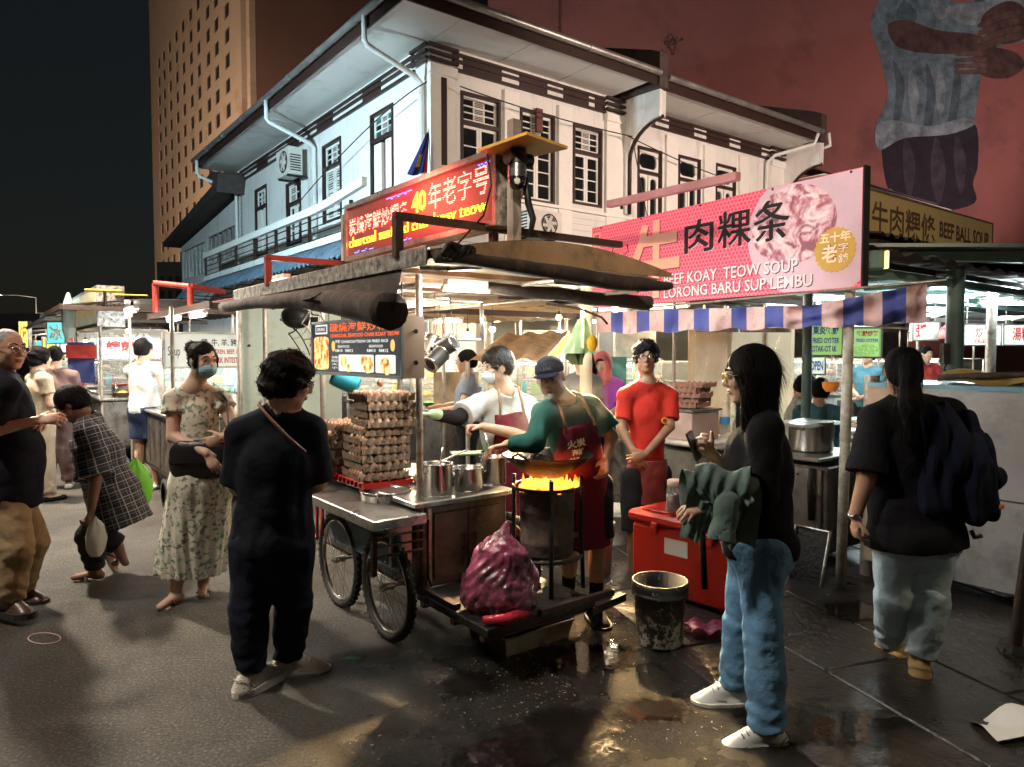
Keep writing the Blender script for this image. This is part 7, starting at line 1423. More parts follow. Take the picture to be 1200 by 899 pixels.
# ================================================================== PEOPLE: smooth blended bodies
class SDF:
    def __init__(s, res=.008): s.ops = []; s.res = res
    def cap(s, p0, p1, r0, r1=None, k=.02, flat=None, ends=None, mode='u'):
        s.ops.append(('c', V(p0), V(p1), r0, r0 if r1 is None else r1, k, flat, ends, mode)); return s
    def ell(s, c, r, R=None, k=.02, mode='u'): s.ops.append(('e', V(c), V(r), R or Matrix.Identity(3), k, mode)); return s
    def clip(s, c, n): s.ops.append(('p', V(c), V(n).normalized())); return s
    def disp(s, f): s.ops.append(('d', f)); return s
    def mesh(s, name, mats, smooth=True, origin=None):
        h = s.res; lo = np.full(3, 1e9); hi = -lo
        for o in s.ops:
            if o[0] == 'c' and o[8] == 'u':
                r = max(o[3], o[4])*1.05
                for p in (o[1], o[2]): lo = np.minimum(lo, np.array(p)-r); hi = np.maximum(hi, np.array(p)+r)
            if o[0] == 'e' and o[5] == 'u': r = max(o[2]); lo = np.minimum(lo, np.array(o[1])-r); hi = np.maximum(hi, np.array(o[1])+r)
        lo -= h*5+.02; hi += h*5+.02; n = np.ceil((hi-lo)/h).astype(int)+1
        ax = [(lo[i]+h*np.arange(n[i])).astype(np.float32) for i in range(3)]
        D = np.full(n, .06, np.float32)
        def sub(a, b, m):
            i0 = np.maximum(0, ((a-m-lo)/h).astype(int)); i1 = np.minimum(n, ((b+m-lo)/h).astype(int)+2)
            return tuple(slice(int(i0[i]), int(i1[i])) for i in range(3))
        for o in s.ops:
            if o[0] in 'ce':
                if o[0] == 'c': _, p0, p1, r0, r1, k, flat, ends, mode = o; r = max(r0, r1); a = np.minimum(p0, p1)-r; b = np.maximum(p0, p1)+r
                else: _, c, rr, R, k, mode = o; r = max(rr); a = np.array(c)-r; b = np.array(c)+r
                sl = sub(np.array(a), np.array(b), k+h*3+.01)
                X = ax[0][sl[0]][:, None, None]; Y = ax[1][sl[1]][None, :, None]; Z = ax[2][sl[2]][None, None, :]
                if o[0] == 'c':
                    x, y, z = X-p0.x, Y-p0.y, Z-p0.z; ba = p1-p0; L2 = max(ba.length_squared, 1e-9)
                    t = (x*ba.x+y*ba.y+z*ba.z)/L2; tc = np.clip(t, 0, 1)
                    qx, qy, qz = x-ba.x*tc, y-ba.y*tc, z-ba.z*tc
                    if flat is not None:
                        f, fac = flat; dt = qx*f.x+qy*f.y+qz*f.z; g = fac-1; qx = qx+dt*g*f.x; qy = qy+dt*g*f.y; qz = qz+dt*g*f.z
                    d = np.sqrt(qx*qx+qy*qy+qz*qz)-(r0+(r1-r0)*tc)
                    if ends:
                        Ln = math.sqrt(L2)
                        if '1' in ends: d = np.maximum(d, (t-1)*Ln)
                        if '0' in ends: d = np.maximum(d, -t*Ln)
                else:
                    x, y, z = X-c.x, Y-c.y, Z-c.z; qs = []
                    for i in range(3): u = R.col[i]; qs.append(x*u.x+y*u.y+z*u.z)
                    k0 = np.sqrt(sum((q/rr[i])**2 for i, q in enumerate(qs))); k1 = np.sqrt(sum((q/rr[i]**2)**2 for i, q in enumerate(qs)))+1e-6
                    d = k0*(k0-1)/k1
                E = D[sl]
                if mode == 'u':
                    hh = np.clip(.5+.5*(E-d)/k, 0, 1); D[sl] = E*(1-hh)+d*hh-k*hh*(1-hh)
                else:
                    hh = np.clip(.5-.5*(E+d)/k, 0, 1); D[sl] = E*(1-hh)-d*hh+k*hh*(1-hh)
            elif o[0] == 'p':
                c, nn = o[1], o[2]; d = (ax[0]-c.x)[:, None, None]*nn.x+(ax[1]-c.y)[None, :, None]*nn.y+(ax[2]-c.z)[None, None, :]*nn.z; D = np.maximum(D, d)
            elif o[0] == 'd': D = D+o[1](ax[0][:, None, None], ax[1][None, :, None], ax[2][None, None, :])
        D = D.astype(np.float32); I = D < 0; c = np.zeros(n-1, np.int8)
        for a in (0, 1):
            for b in (0, 1):
                for e in (0, 1): c += I[a:n[0]-1+a, b:n[1]-1+b, e:n[2]-1+e]
        act = (c > 0) & (c < 8); idx = np.full(n-1, -1, np.int64); A = np.argwhere(act); idx[act] = np.arange(len(A))
        acc = np.zeros((len(A), 3), np.float32); cnt = np.zeros(len(A), np.float32)
        cor = [np.array(q) for q in ((0,0,0),(1,0,0),(0,1,0),(1,1,0),(0,0,1),(1,0,1),(0,1,1),(1,1,1))]
        dv = [D[tuple((A+q).T)] for q in cor]
        for i, j in ((0,1),(2,3),(4,5),(6,7),(0,2),(1,3),(4,6),(5,7),(0,4),(1,5),(2,6),(3,7)):
            m = (dv[i] < 0) != (dv[j] < 0); t = np.where(m, dv[i]/(dv[i]-dv[j]+1e-12), 0)[:, None]
            acc += np.where(m[:, None], cor[i]+(cor[j]-cor[i])*t, 0); cnt += m
        vert = lo+(A+acc/cnt[:, None])*h; F = []
        for a in range(3):
            b, e = (a+1) % 3, (a+2) % 3; s0 = [slice(None)]*3; s1 = [slice(None)]*3; s0[a] = slice(0, n[a]-1); s1[a] = slice(1, n[a])
            ch = I[tuple(s0)] != I[tuple(s1)]; E = np.argwhere(ch); ok = (E[:, b] > 0) & (E[:, e] > 0) & (E[:, b] < n[b]-1) & (E[:, e] < n[e]-1); E = E[ok]
            fl = I[tuple(E.T)]
            def q(db, de): P = E.copy(); P[:, b] -= db; P[:, e] -= de; return idx[tuple(P.T)]
            Q = np.stack([q(1,1), q(0,1), q(0,0), q(1,0)], 1); Q[~fl] = Q[~fl][:, ::-1]; F.append(Q)
        F = np.concatenate(F); F = F[(F >= 0).all(1)]
        if origin is not None: vert = vert-np.array(origin)
        me = bpy.data.meshes.new(name); me.vertices.add(len(vert)); me.vertices.foreach_set('co', vert.astype(np.float32).ravel())
        me.loops.add(F.size); me.loops.foreach_set('vertex_index', F.ravel().astype(np.int32)); me.polygons.add(len(F))
        me.polygons.foreach_set('loop_start', np.arange(0, F.size, 4, dtype=np.int32))
        for m in (mats if isinstance(mats, (list, tuple)) else [mats]): me.materials.append(m)
        me.update(calc_edges=True); me.polygons.foreach_set('use_smooth', np.ones(len(F), bool)); return me
def basis(f, up=UP):
    f = V(f).normalized(); r = f.cross(up).normalized(); u = r.cross(f).normalized(); return r, f, u     # right, forward, up
def wrinkle(seed, a=.0035, s=1.):
    r = np.random.RandomState(seed); p = r.uniform(0, 6, 6)
    if a >= .003:
        def g(x, y, z): return a*((1-np.abs(np.sin(8*s*x+4*s*y+13*s*z+p[0]+1.6*np.sin(7*s*z+5*s*x+p[1]))))*1.3+(1-np.abs(np.sin(-11*s*x+7*s*y+9*s*z+p[2]+1.8*np.sin(8*s*y+p[3]))))*.9+.5*(1-np.abs(np.sin(24*s*z+15*s*x+p[4]+2*np.sin(13*s*x+p[5]))))-1.0)
        return g
    def f(x, y, z): return a*(np.sin(21*s*x+9*s*y+31*s*z+p[0]+2.2*np.sin(9*s*z+6*s*x+p[1]))*.6+np.sin(-17*s*x+13*s*y+22*s*z+p[2]+2*np.sin(11*s*y+p[3]))*.5+.35*np.sin(47*s*z+25*s*x+p[4]))
    return f
def skin(name, col): return mat(name, col, .48, var=.10, vscale=14, bump=.08, bscale=90, spec=.4, dirt=.18, dirtcol=tuple(x*.72 for x in col), dscale=12)
def cloth(name, col, rough=.85, **kw): return mat(name, col, rough, var=kw.pop('var', .15), vscale=kw.pop('vscale', 5), bump=kw.pop('bump', .5), bscale=kw.pop('bscale', 16), spec=.12, crease=.8, **kw)
SK_A = skin('skin_fair', (.56,.37,.27)); SK_B = skin('skin_tan', (.44,.26,.175)); SK_C = skin('skin_brown', (.27,.14,.085)); SK_D = skin('skin_deep', (.17,.085,.055))
M_HAIR = mat('hair_black', (.007,.006,.006), .6, var=.3, vscale=30, bump=.35, bscale=120, spec=.08); M_HAIRG = mat('hair_grey', (.22,.21,.20), .6, var=.4, vscale=30, bump=.4, bscale=90); M_HAIRB = mat('hair_brownish', (.014,.009,.007), .45, var=.3, vscale=30, bump=.5, bscale=60)
M_EYEW = mat('eye_white', (.62,.58,.54), .2, var=0); M_IRIS = mat('iris', (.02,.012,.01), .1, var=0); M_LIP = mat('lip', (.33,.11,.09), .45, var=.1)
M_MASK = mat('face_mask', (.22,.50,.58), .7, var=.06, bump=.2, bscale=30); M_MASKW = mat('face_mask_pale', (.55,.64,.70), .7, var=.06); M_SPEC = mat('spectacle_frame', (.05,.04,.035), .3, metal=.6, var=0); M_SOLE = mat('white_sole', (.66,.64,.58), .6, var=.1, dirt=.3, dirtcol=(.3,.27,.22), dscale=12)
def head_sdf(S, c, f, up, s=1., nk=None, jaw=1., ears=True):
    r_, f_, u_ = basis(f, up); T = lambda x, y, z: c+(r_*x+f_*y+u_*z)*s; R = Matrix((r_, f_, u_)).transposed()
    S.ell(T(0,-.012,.028), V((.074,.093,.088))*s, R, .01); S.ell(T(0,.018,-.030), V((.060*jaw,.070,.080))*s, R, .03*s)
    S.ell(T(0,.055,-.090), V((.027,.024,.020))*s, R, .022*s)
    for q in (-1,1):
        S.ell(T(q*.040*jaw,.008,-.060), V((.024,.034,.028))*s, R, .02*s); S.ell(T(q*.036,.062,-.020), V((.022,.018,.020))*s, R, .015*s)
        S.cap(T(q*.012,.084,.030), T(q*.042,.070,.027), .009*s, .008*s, .010*s)
        S.ell(T(q*.031,.093,.008), V((.018,.014,.011))*s, R, .008*s, 's')
        S.ell(T(q*.012,.090,-.027), V((.009,.010,.007))*s, R, .005*s)
        if ears: S.ell(T(q*.076,-.006,-.004), V((.008,.018,.030))*s, R, .006*s); 
    S.cap(T(0,.083,.016), T(0,.101,-.020), .0085*s, .0125*s, .010*s)
    S.ell(T(0,.084,-.0505), V((.022,.011,.006))*s, R, .004*s); S.ell(T(0,.082,-.0605), V((.019,.011,.0065))*s, R, .004*s)
    if nk is not None: S.cap(T(0,-.022,-.055), nk, .052*s, .060*s, .03*s)
    return T, R
def hand_sdf(S, w, d, n, side, s=1., curl=(.35,.5), spread=.12):
    """w wrist, d finger direction, n the way the palm faces, side +1: thumb on d x n side"""
    d = V(d).normalized(); n = V(n); n = (n-d*n.dot(d)).normalized(); t = d.cross(n)*side
    S.cap(w+d*.018*s, w+d*.078*s, .030*s, .038*s, .012*s, (n, 2.3))
    for i, (o, L, r) in enumerate(((.030,.068,.0088), (.010,.078,.0092), (-.010,.072,.0088), (-.029,.056,.0078))):
        b = w+d*(.082 if i < 3 else .074)*s+t*o*s; dd = (d+t*(o/.03)*spread).normalized(); c1, c2 = curl
        a1 = dd*cos(c1+.06*i)+n*sin(c1+.06*i); a2 = dd*cos(c1+c2+.06*i)+n*sin(c1+c2+.06*i); a3 = dd*cos(c1+c2*1.8)+n*sin(c1+c2*1.8)
        p1 = b+a1*L*.48*s; p2 = p1+a2*L*.32*s; p3 = p2+a3*L*.22*s
        S.cap(b-a1*.012*s, p1, r*1.05*s, r*s, .004*s); S.cap(p1, p2, r*s, r*.92*s, .002*s); S.cap(p2, p3, r*.92*s, r*.8*s, .002*s)
    b = w+d*.025*s+t*.026*s; a = (d*.62+t*.70+n*.35).normalized(); p1 = b+a*.042*s; p2 = p1+(a+d*.5+n*.2).normalized()*.032*s
    S.cap(b, p1, .014*s, .0105*s, .012*s); S.cap(p1, p2, .0105*s, .0085*s, .003*s)
def dist(a, b): return (V(a)-V(b)).length
class Person:
    def __init__(s, label, J, skin_m, hf, fwd, up=UP, res=.0075, hs=1., girth=1., belly=0., group=None, hands=None, jaw=1., neck_r=1., far=False, arm=1., leg=1., foot=True):
        s.J = J = {k: (W(*v) if not (isinstance(v, Vector) or k[:3] == 'toe') else V(v)) for k, v in J.items()}; s.res = res; s.hs = hs; s.far = far
        s.f = V(fwd).normalized(); s.g = girth; s.belly = belly; s.arm = arm; s.leg = leg; s.upv = V(up)
        base = (J['anL']+J['anR'])/2; base.z = 0; s.base = base; s.pel = (J['hipL']+J['hipR'])/2; s.ch = (J['shL']+J['shR'])/2
        S = SDF(res); s.T, s.R = head_sdf(S, J['head'], hf, up, hs, J['neck'], jaw); s.hf = hf
        s.tu = (s.ch-s.pel).normalized(); s.tr = (J['shR']-J['shL']); s.tr = (s.tr-s.tu*s.tr.dot(s.tu)).normalized(); s.tf = s.tu.cross(s.tr)
        if s.tf.dot(s.f) < 0: s.tf = -s.tf
        s.torso(S, 0.)
        for q in 'LR':
            sh, el, wr, hp, kn, an = (J[a+q] for a in ('sh','el','wr','hip','kn','an'))
            S.cap(sh, el, .046*arm, .038*arm, .03); S.cap(el, wr, .039*arm, .026*arm, .012); 
            S.cap(hp, kn, .078*leg, .052*leg, .03); S.cap(kn, an, .052*leg, .034*leg, .015); S.cap(kn.lerp(an,.2)-s.f*.012, kn.lerp(an,.45)-s.f*.012, .048*leg, .042*leg, .02)
            td = J.get('toe'+q) or s.f; td = V(td) if not isinstance(td, tuple) else V(td); td = td.normalized()
            S.cap(an-UP*.02, an+td*.13-UP*(.045 if td.z > -.3 else 0), .033, .026, .02, (UP, 1.3)); S.cap(an-td*.03-UP*.035, an-UP*.035, .028, .03, .02)
            hd = (hands or {}).get(q)
            if hd: hand_sdf(S, wr, V(hd[0]), V(hd[1]), hd[2], hs*.98, hd[3] if len(hd) > 3 else (.35,.5))
            else: S.cap(wr, wr+(wr-el).normalized()*.12, .03, .02, .01, (s.f, 1.6))
        s.obj = link('person', S.mesh('person', [skin_m], origin=base), None, label, 'person', group); s.obj.location = base
        if not far:
            for q in (-1,1):
                mb = MB(); c = s.T(q*.031,.0765,.009); mb.sphere(c, .0125*hs, 12, 8); mb.build('eye', M_EYEW, s.obj)
                mb = MB(); mb.sphere(c+V(s.R.col[1])*.0068*hs, .0072*hs, 10, 6); mb.build('iris', M_IRIS, s.obj)
                mb = MB(); mb.tube([s.T(q*.012,.090,.033), s.T(q*.030,.088,.040), s.T(q*.048,.074,.034)], [.003*hs,.004*hs,.0022*hs], 6); mb.build('eyebrow', M_HAIR, s.obj)
                mb = MB(); mb.tube([s.T(q*.016,.0865,.0145), s.T(q*.031,.0905,.0185), s.T(q*.046,.080,.0135)], [.0018*hs,.0022*hs,.0015*hs], 5); mb.build('eyelid', M_HAIRB, s.obj)
            mb = MB(); mb.sphere(s.T(0,.0895,-.0505), (.0185*hs,.006*hs,.0038*hs), 12, 6, s.R); mb.sphere(s.T(0,.0875,-.0605), (.0165*hs,.007*hs,.0048*hs), 12, 6, s.R); mb.build('lips', M_LIP, s.obj)
    def torso(s, S, o, hip=True):
        J, g = s.J, s.g; R = Matrix((s.tr, s.tf, s.tu)).transposed(); L = dist(s.ch, s.pel); w = dist(J['shL'], J['shR'])
        S.ell(s.pel.lerp(s.ch, .68), (w*.44*g+o, .108*g+o, L*.40+o*.5), R, .04)
        S.ell(s.pel.lerp(s.ch, .34)+s.tf*(.012+s.belly*.5), (w*.40*g+o, (.102+s.belly)*g+o, L*.34+o*.5), R, .05)
        if hip: S.ell(s.pel+s.tu*.02-s.tf*.012, (w*.42*g+o, .118*g+o, .13+o*.5), R, .05)
        for q in 'LR':
            S.cap(J['neck']-s.tu*.012, J['sh'+q]-s.tu*.008, .046+o*.7, .050*(.7+.3*g)+o*.8, .045)
    def part(s, S, name, m): return link(name, S.mesh(name, m, origin=s.base), s.obj)
    def top(s, name, m, o=.02, sleeve=.85, hem=.0, seed=1, a=.004, cut_neck=True, sleeveR=None, sleeveL=None, sr=.0, k=.03, smooth_hem=None, collar=False, flare=.0, low=None):
        S = SDF(s.res); J = s.J; s.torso(S, o)
        hp = s.pel-s.tu*hem
        if hem > 0 or flare: S.cap(s.pel+s.tu*.1, hp-s.tu*.02, dist(J['shL'],J['shR'])*.43*s.g+o, dist(J['shL'],J['shR'])*.45*s.g+o+flare, .05, (s.tf, 1.42/(1+s.belly*2)))
        S.clip(hp, -s.tu if low is None else low)
        for q in 'LR':
            sl = (sleeveL if q == 'L' else sleeveR); sl = sleeve if sl is None else sl
            if sl <= 1: e = J['sh'+q].lerp(J['el'+q], sl); S.cap(J['sh'+q]-s.tu*.008, e, .047*s.arm+o*.7, .052*s.arm+o*.7+sr, k, None, '1')
            else: S.cap(J['sh'+q], J['el'+q], .052*s.arm+o*.8, .046*s.arm+o*.6, k); S.cap(J['el'+q], J['el'+q].lerp(J['wr'+q], sl-1), .046*s.arm+o*.6, .036*s.arm+o*.5, .02, None, '1')
        if cut_neck: 
            nn = (s.tu*.9+s.tf*.45).normalized(); S.cap(J['neck']-nn*.0, J['neck']+nn*.2, .066, .075, .008, mode='s')
        if a: S.disp(wrinkle(seed, a))
        return s.part(S, name, m)
    def trousers(s, name, m, o=.018, end=.93, seed=2, a=.004, shorts=None, r=1., waist=.06, cuff=.0, w0=.0):
        S = SDF(s.res); J = s.J; R = Matrix((s.tr, s.tf, s.tu)).transposed(); w = dist(J['shL'], J['shR']); g = s.g
        S.ell(s.pel+s.tu*.01-s.tf*.012, (w*.42*g+o, .118*g+o, .14+o), R, .05)
        for q in 'LR':
            hp, kn, an = J['hip'+q], J['kn'+q], J['an'+q]
            if shorts: S.cap(hp, hp.lerp(kn, shorts), .088*s.leg*r+o, .080*s.leg*r+o, .05, None, '1')
            else: S.cap(hp, kn, .086*s.leg*r+o, .062*s.leg*r+o, .05); S.cap(kn, kn.lerp(an, end), .062*s.leg*r+o, .050*s.leg*r+o+cuff, .02, None, '1'); S.cap(kn-s.f*.01, kn.lerp(an,.5)-s.f*.015, .056*s.leg+o, .052*s.leg+o, .03)
        S.clip(s.pel+s.tu*waist, s.tu)
        if a:
            S.disp(wrinkle(seed, a))
            if not shorts:
                kz = (J['knL'].z+J['knR'].z)/2; az = (J['anL'].z+J['anR'].z)/2
                S.disp(lambda x, y, z: .004*(np.exp(-((z-az-.06)/.07)**2)+.6*np.exp(-((z-kz)/.06)**2))*np.sin(z*95+4*np.sin(x*14)+5*np.sin(y*11)))
        return s.part(S, name, m)
    def apron(s, name, m, o=.032, top=.62, bottom=None, wt=.10, wb=.16, seed=5, a=.003, low=None):
        S = SDF(s.res); J = s.J; s.torso(S, o); w = dist(J['shL'], J['shR'])
        b = low if low is not None else .25
        S.cap(s.pel+s.tf*.01, s.pel+s.tf*.02-UP*b, w*.42*s.g+o, w*.44*s.g+o+.01, .05, (s.tf, 1.35), '1')
        for q in 'LR': S.cap(J['sh'+q], J['sh'+q].lerp(J['el'+q], .6), .054*s.arm+o*.8, .054*s.arm+o*.8, .03)
        c = s.pel.lerp(s.ch, top)
        S.clip(c, s.tu); S.clip(s.pel+s.tf*.015, -s.tf)
        for q in (-1,1): S.clip(c+s.tr*q*wt, (s.tr*q+s.tu*((wb-wt)/dist(c, s.pel)*1.0)).normalized())
        if a: S.disp(wrinkle(seed, a))
        o_ = s.part(S, name, m); ax_ = w*.44*s.g
        for q, sh in ((-1,'L'),(1,'R')):
            if (J['shR']-J['shL']).dot(s.tr)*q < 0: pass
            p0 = c+s.tr*q*(wt-.012)+s.tf*(.108*s.g+o*.9); p3 = J['neck']+s.tr*q*.065-s.tf*.02+s.tu*.015; p3 = p3+s.tu*.02; p1 = p0.lerp(p3, .45)+s.tf*.05; p2 = p0.lerp(p3,.8)+s.tf*.062+s.tu*.028
            mb = MB(); mb.tube([p0-s.tu*.02, p1, p2, p3], .009, 6); mb.build('apron_strap', mat('strap_brown', (.30,.18,.08), .7), s.obj)
        return o_
    def shoe(s, q, m, sole=M_SOLE, name='shoe', L=.27, w=.052, boot=False, laces=True, pitch=0., sole_h=.025):
        J = s.J; an = J['an'+q]; td = J.get('toe'+q) or s.f; td = V(td).normalized(); 
        r_, f_, u_ = basis(td); an = an-u_*.0
        hb = an-u_*.055; T = lambda x, y, z: hb+r_*x+f_*y+u_*z
        S = SDF(min(.0055, s.res) if not s.far else s.res)
        S.cap(T(0,-.045,.002), T(0,.15,-.004), w, w*.92, .02, (u_, 1.25)); S.cap(T(0,-.035,.035), T(0,.02,.062), .042, .040, .02); S.cap(T(0,.03,.058), T(0,.125,.016), .040, .036, .02)
        S.clip(T(0,0,-.012), -u_); S.clip(T(0,-.0,.092), u_)
        R = Matrix((r_, f_, u_)).transposed(); S.cap(T(0,-.01,.075), T(0,-.01,.12), .028, .03, .006, mode='s')
        o = s.part(S, name, m)
        mb = MB(); K_ = 20; ring = []
        for i in range(K_):
            a = 2*PI*i/K_; yy = .05+(.145)*cos(a); xx = (w+.004)*sin(a)*(1-.12*cos(a)*-1 if cos(a) < 0 else 1); xx = max(-w-.004, min(w+.004, xx*1.25)); ring.append((xx, yy))
        mb.prism([T(x*1.10, y*1.05, -.002-sole_h) for x, y in ring], u_*(sole_h+.012)); mb.build('sole', sole, o)
        if laces:
            mb = MB()
            for i in range(4): y = .048+.020*i; z = min(.090, .100-.484*(y-.03)); mb.tube([T(-.027,y,z-.012), T(-.012,y+.004,z-.001), T(.012,y+.004,z-.001), T(.027,y,z-.012)], .0035, 5)
            mb.build('laces', mat('lace_grey', (.34,.33,.30), .8, var=0), o)
            mb = MB(); mb.tube([T(-.050,.06,.018), T(-.046,.10,.022), T(-.020,.128,.040), T(.020,.128,.040), T(.046,.10,.022), T(.050,.06,.018)], .0022, 5); mb.tube([T(-.052,-.02,.012), T(-.045,-.06,.05), T(0,-.085,.058), T(.045,-.06,.05), T(.052,-.02,.012)], .0022, 5); mb.build('seam', MATS['lace_grey'], o)
        return o
    def sandal(s, q, m, strap_m):
        J = s.J; an = J['an'+q]; td = V(J.get('toe'+q) or s.f).normalized(); r_, f_, u_ = basis(td); hb = an-u_*.075; T = lambda x, y, z: hb+r_*x+f_*y+u_*z
        mb = MB(); ring = [((.042+.006*(cos(a) > 0))*sin(a), .045+.125*cos(a)) for a in np.linspace(0, 2*PI, 21)[:-1]]; mb.prism([T(x, y, -.016) for x, y in ring], u_*.016); o = mb.build('sandal', m, s.obj)
        mb = MB(); mb.tube([T(-.042,.02,.005), T(-.02,.07,.045), T(0,.105,.018)], .006, 6); mb.tube([T(.042,.02,.005), T(.02,.07,.045), T(0,.105,.018)], .006, 6); mb.build('strap', strap_m, o)
        S = SDF(.004)     # toes resting on the sole
        for i in range(5): S.cap(T(-.028+.014*i,.09,.012), T(-.030+.015*i,.125-.006*abs(i-1.2),.010), .009, .0075, .004)
        s.part(S, 'toes', s.obj.data.materials[0]); return o
    def hair(s, kind='short', m=None, vol=0., seed=3):
        m = m or M_HAIR; S = SDF(.0055 if not s.far else s.res*.8); T, R, k = s.T, s.R, s.hs; ph = np.random.RandomState(seed).uniform(0,6,6)
        r_, f_, u_ = (V(R.col[i]) for i in range(3)); hc = T(0,0,0)
        if kind == 'buzz':
            S.ell(T(0,-.016,.030), V((.0760,.0935,.0890))*k, R, .01); S.clip(T(0,.055,.05), (f_*.85+u_*-.25)); S.clip(T(0,-.03,-.055), -u_); S.cap(T(-.1,.07,-.02), T(.1,.07,-.02), .062*k, .062*k, .01, mode='s')
            return s.part(S, 'hair', m)
        v = (.004 if kind in ('bun','pony') else .012)+vol
        S.ell(T(0,-.020,.034), V((.078+v,.094+v,.088+v))*k, R, .01)
        if kind in ('short','curly','bob'): S.ell(T(0,-.045,-.015), V((.070+v*.8,.066+v,.060+v*.5))*k, R, .02)
        if kind == 'curly': S.ell(T(0,-.01,.05), V((.082+v,.088+v,.075+v))*k, R, .02); S.ell(T(-.0,-.05,-.04), V((.072+v,.06+v,.05))*k, R, .02); [S.ell(T(q*.078,.018,-.015), V((.016,.026,.045))*k, R, .02) for q in (-1,1)]
        if kind == 'quiff': S.ell(T(0,.05,.075), V((.062,.045,.034))*k, R, .025); S.ell(T(0,-.045,-.015), V((.074,.060,.055))*k, R, .02)
        S.ell(T(0,.105,-.035), V((.064,.070,.088))*k, R, .012, 's')       # open the face
        if kind in ('short','quiff'): S.clip(T(0,0,-.062), -u_)
        for q in (-1,1):
            if kind in ('short','quiff'): S.ell(T(q*.09,.010,-.015), V((.03,.024,.034))*k, R, .01, 's')
        if kind == 'bun':
            S.ell(T(0,-.138,.072), V((.045,.040,.045))*k, R, .01); S.ell(T(0,-.045,-.015), V((.070,.055,.05))*k, R, .02); [S.ell(T(q*.074,.035,-.005), V((.010,.018,.045))*k, R, .015) for q in (-1,1)]
        if kind == 'long':
            b = hc-UP*.25*k-f_*.055
            S.cap(T(0,-.045,.0), b, .088*k, .070*k, .03, (f_, 1.15)); [(S.cap(T(q*.066,.016,.02), T(q*.066,.036,-.20), .034*k, .030*k, .03), S.cap(T(q*.066,-.02,.0), T(q*.07,-.0,-.22), .036*k, .034*k, .03)) for q in (-1,1)]
            S.ell(T(0,.105,-.045), V((.050,.075,.10))*k, R, .012, 's')
        if kind == 'pony':
            S.ell(T(0,-.095,.035), V((.03,.03,.03))*k, R, .02); S.cap(T(0,-.12,.03), T(0,-.135,-.14), .040*k, .046*k, .03); S.cap(T(0,-.135,-.14), T(0,-.11,-.33), .046*k, .024*k, .03)
            S.ell(T(0,-.045,-.02), V((.076,.055,.06))*k, R, .02)
        fr = 1.
        if kind == 'bun': S.ell(T(0,.115,-.02), V((.070,.060,.085))*k, R, .01, 's')
        def dsp(x, y, z):
            X = (x-hc.x); Y = (y-hc.y); Z = (z-hc.z); a = np.arctan2(X*r_.x+Y*r_.y+Z*r_.z, X*f_.x+Y*f_.y+Z*f_.z+.001)
            h_ = X*u_.x+Y*u_.y+Z*u_.z
            if kind == 'curly' or m.name.endswith('curl'): return .004*np.sin(X*95+ph[0]+3*np.sin(Z*60))*np.sin(Y*90+ph[1]+2*np.sin(X*50))+.004*np.sin(Z*85+ph[2]+X*40)
            return .0011*np.sin(a*37+ph[0]+6*h_*8+2*np.sin(h_*30))+.0009*np.sin(a*71+ph[1]+h_*40)+.0016*np.sin(h_*38+ph[2]+a*5)
        S.disp(dsp); ho = s.part(S, 'hair', m)
        if s.far: return ho
        me = ho.data; rr_ = np.random.RandomState(seed+50); mb = MB(); L0 = {'long':.11,'pony':.10,'curly':.032,'bun':.02}.get(kind, .036); nv = len(me.vertices)
        for vi in rr_.randint(0, nv, 900):
            v = me.vertices[int(vi)]; c_ = v.co; n_ = v.normal; d_ = -u_*1.0-f_*.15+V(rr_.uniform(-.35,.35,3)) if kind != 'curly' and not m.name.endswith('curl') else V(rr_.uniform(-1,1,3))
            if kind == 'bun': d_ = -f_+u_*.2+V(rr_.uniform(-.2,.2,3))
            d_ = (d_-n_*d_.dot(n_)*.9)
            if d_.length < .2: continue
            d_.normalize(); w_ = n_.cross(d_).normalized()*rr_.uniform(.0007,.0016); L_ = L0*rr_.uniform(.5,1.3); o_ = rr_.uniform(.002,.007)
            P_ = [c_, c_+d_*L_*.5+n_*o_, c_+d_*L_+n_*o_*rr_.uniform(.2,1.3)]
            mb._add([P_[0]-w_, P_[0]+w_, P_[1]+w_, P_[1]-w_, P_[2]], [(0,1,2,3),(3,2,4)], True)
        link('hair_strand', mb.mesh('hair_strand', m), ho, kind='stuff'); return ho
    def mask(s, m):
        T, R, k = s.T, s.R, s.hs; S = SDF(.0045); S.ell(T(0,.035,-.050), V((.066,.072,.058))*k, R, .01); S.cap(T(0,.09,-.012), T(0,.10,-.045), .012*k, .016*k, .02); S.clip(T(0,.055,-.0), -V(R.col[1])); S.clip(T(0,.09,-.010), V(R.col[2])*.9-V(R.col[1])*.15)
        S.clip(T(0,.08,-.098), -V(R.col[2])); S.disp(lambda x, y, z: .0012*np.sin((z-T(0,0,0).z)*420)); o = s.part(S, 'face_mask', m)
        for q in (-1,1): mb = MB(); mb.tube([T(q*.062,.055,-.025), T(q*.076,.02,-.005), T(q*.084,-.005,.005)], .0015, 4); mb.tube([T(q*.062,.05,-.075), T(q*.078,.01,-.04), T(q*.084,-.005,-.02)], .0015, 4); mb.build('mask_loop', m, o)
    def glasses(s, m=M_SPEC, r=.021):
        T = s.T
        for q in (-1,1): mb = MB(); mb.tube([T(q*.033+r*cos(a)*1.1, .100-abs(r*cos(a))*.0, .008+r*.85*sin(a)) for a in np.linspace(0, 2*PI, 19)[:-1]], .0022, 5, True); mb.tube([T(q*(.033+r*1.1),.100,.012), T(q*.074,.07,.014), T(q*.082,-.005,.010)], .0018, 5); mb.build('spectacles', m, s.obj)
        mb = MB(); mb.tube([T(-.011,.100,.010), T(0,.104,.013), T(.011,.100,.010)], .0018, 5); mb.build('spectacle_bridge', m, s.obj)
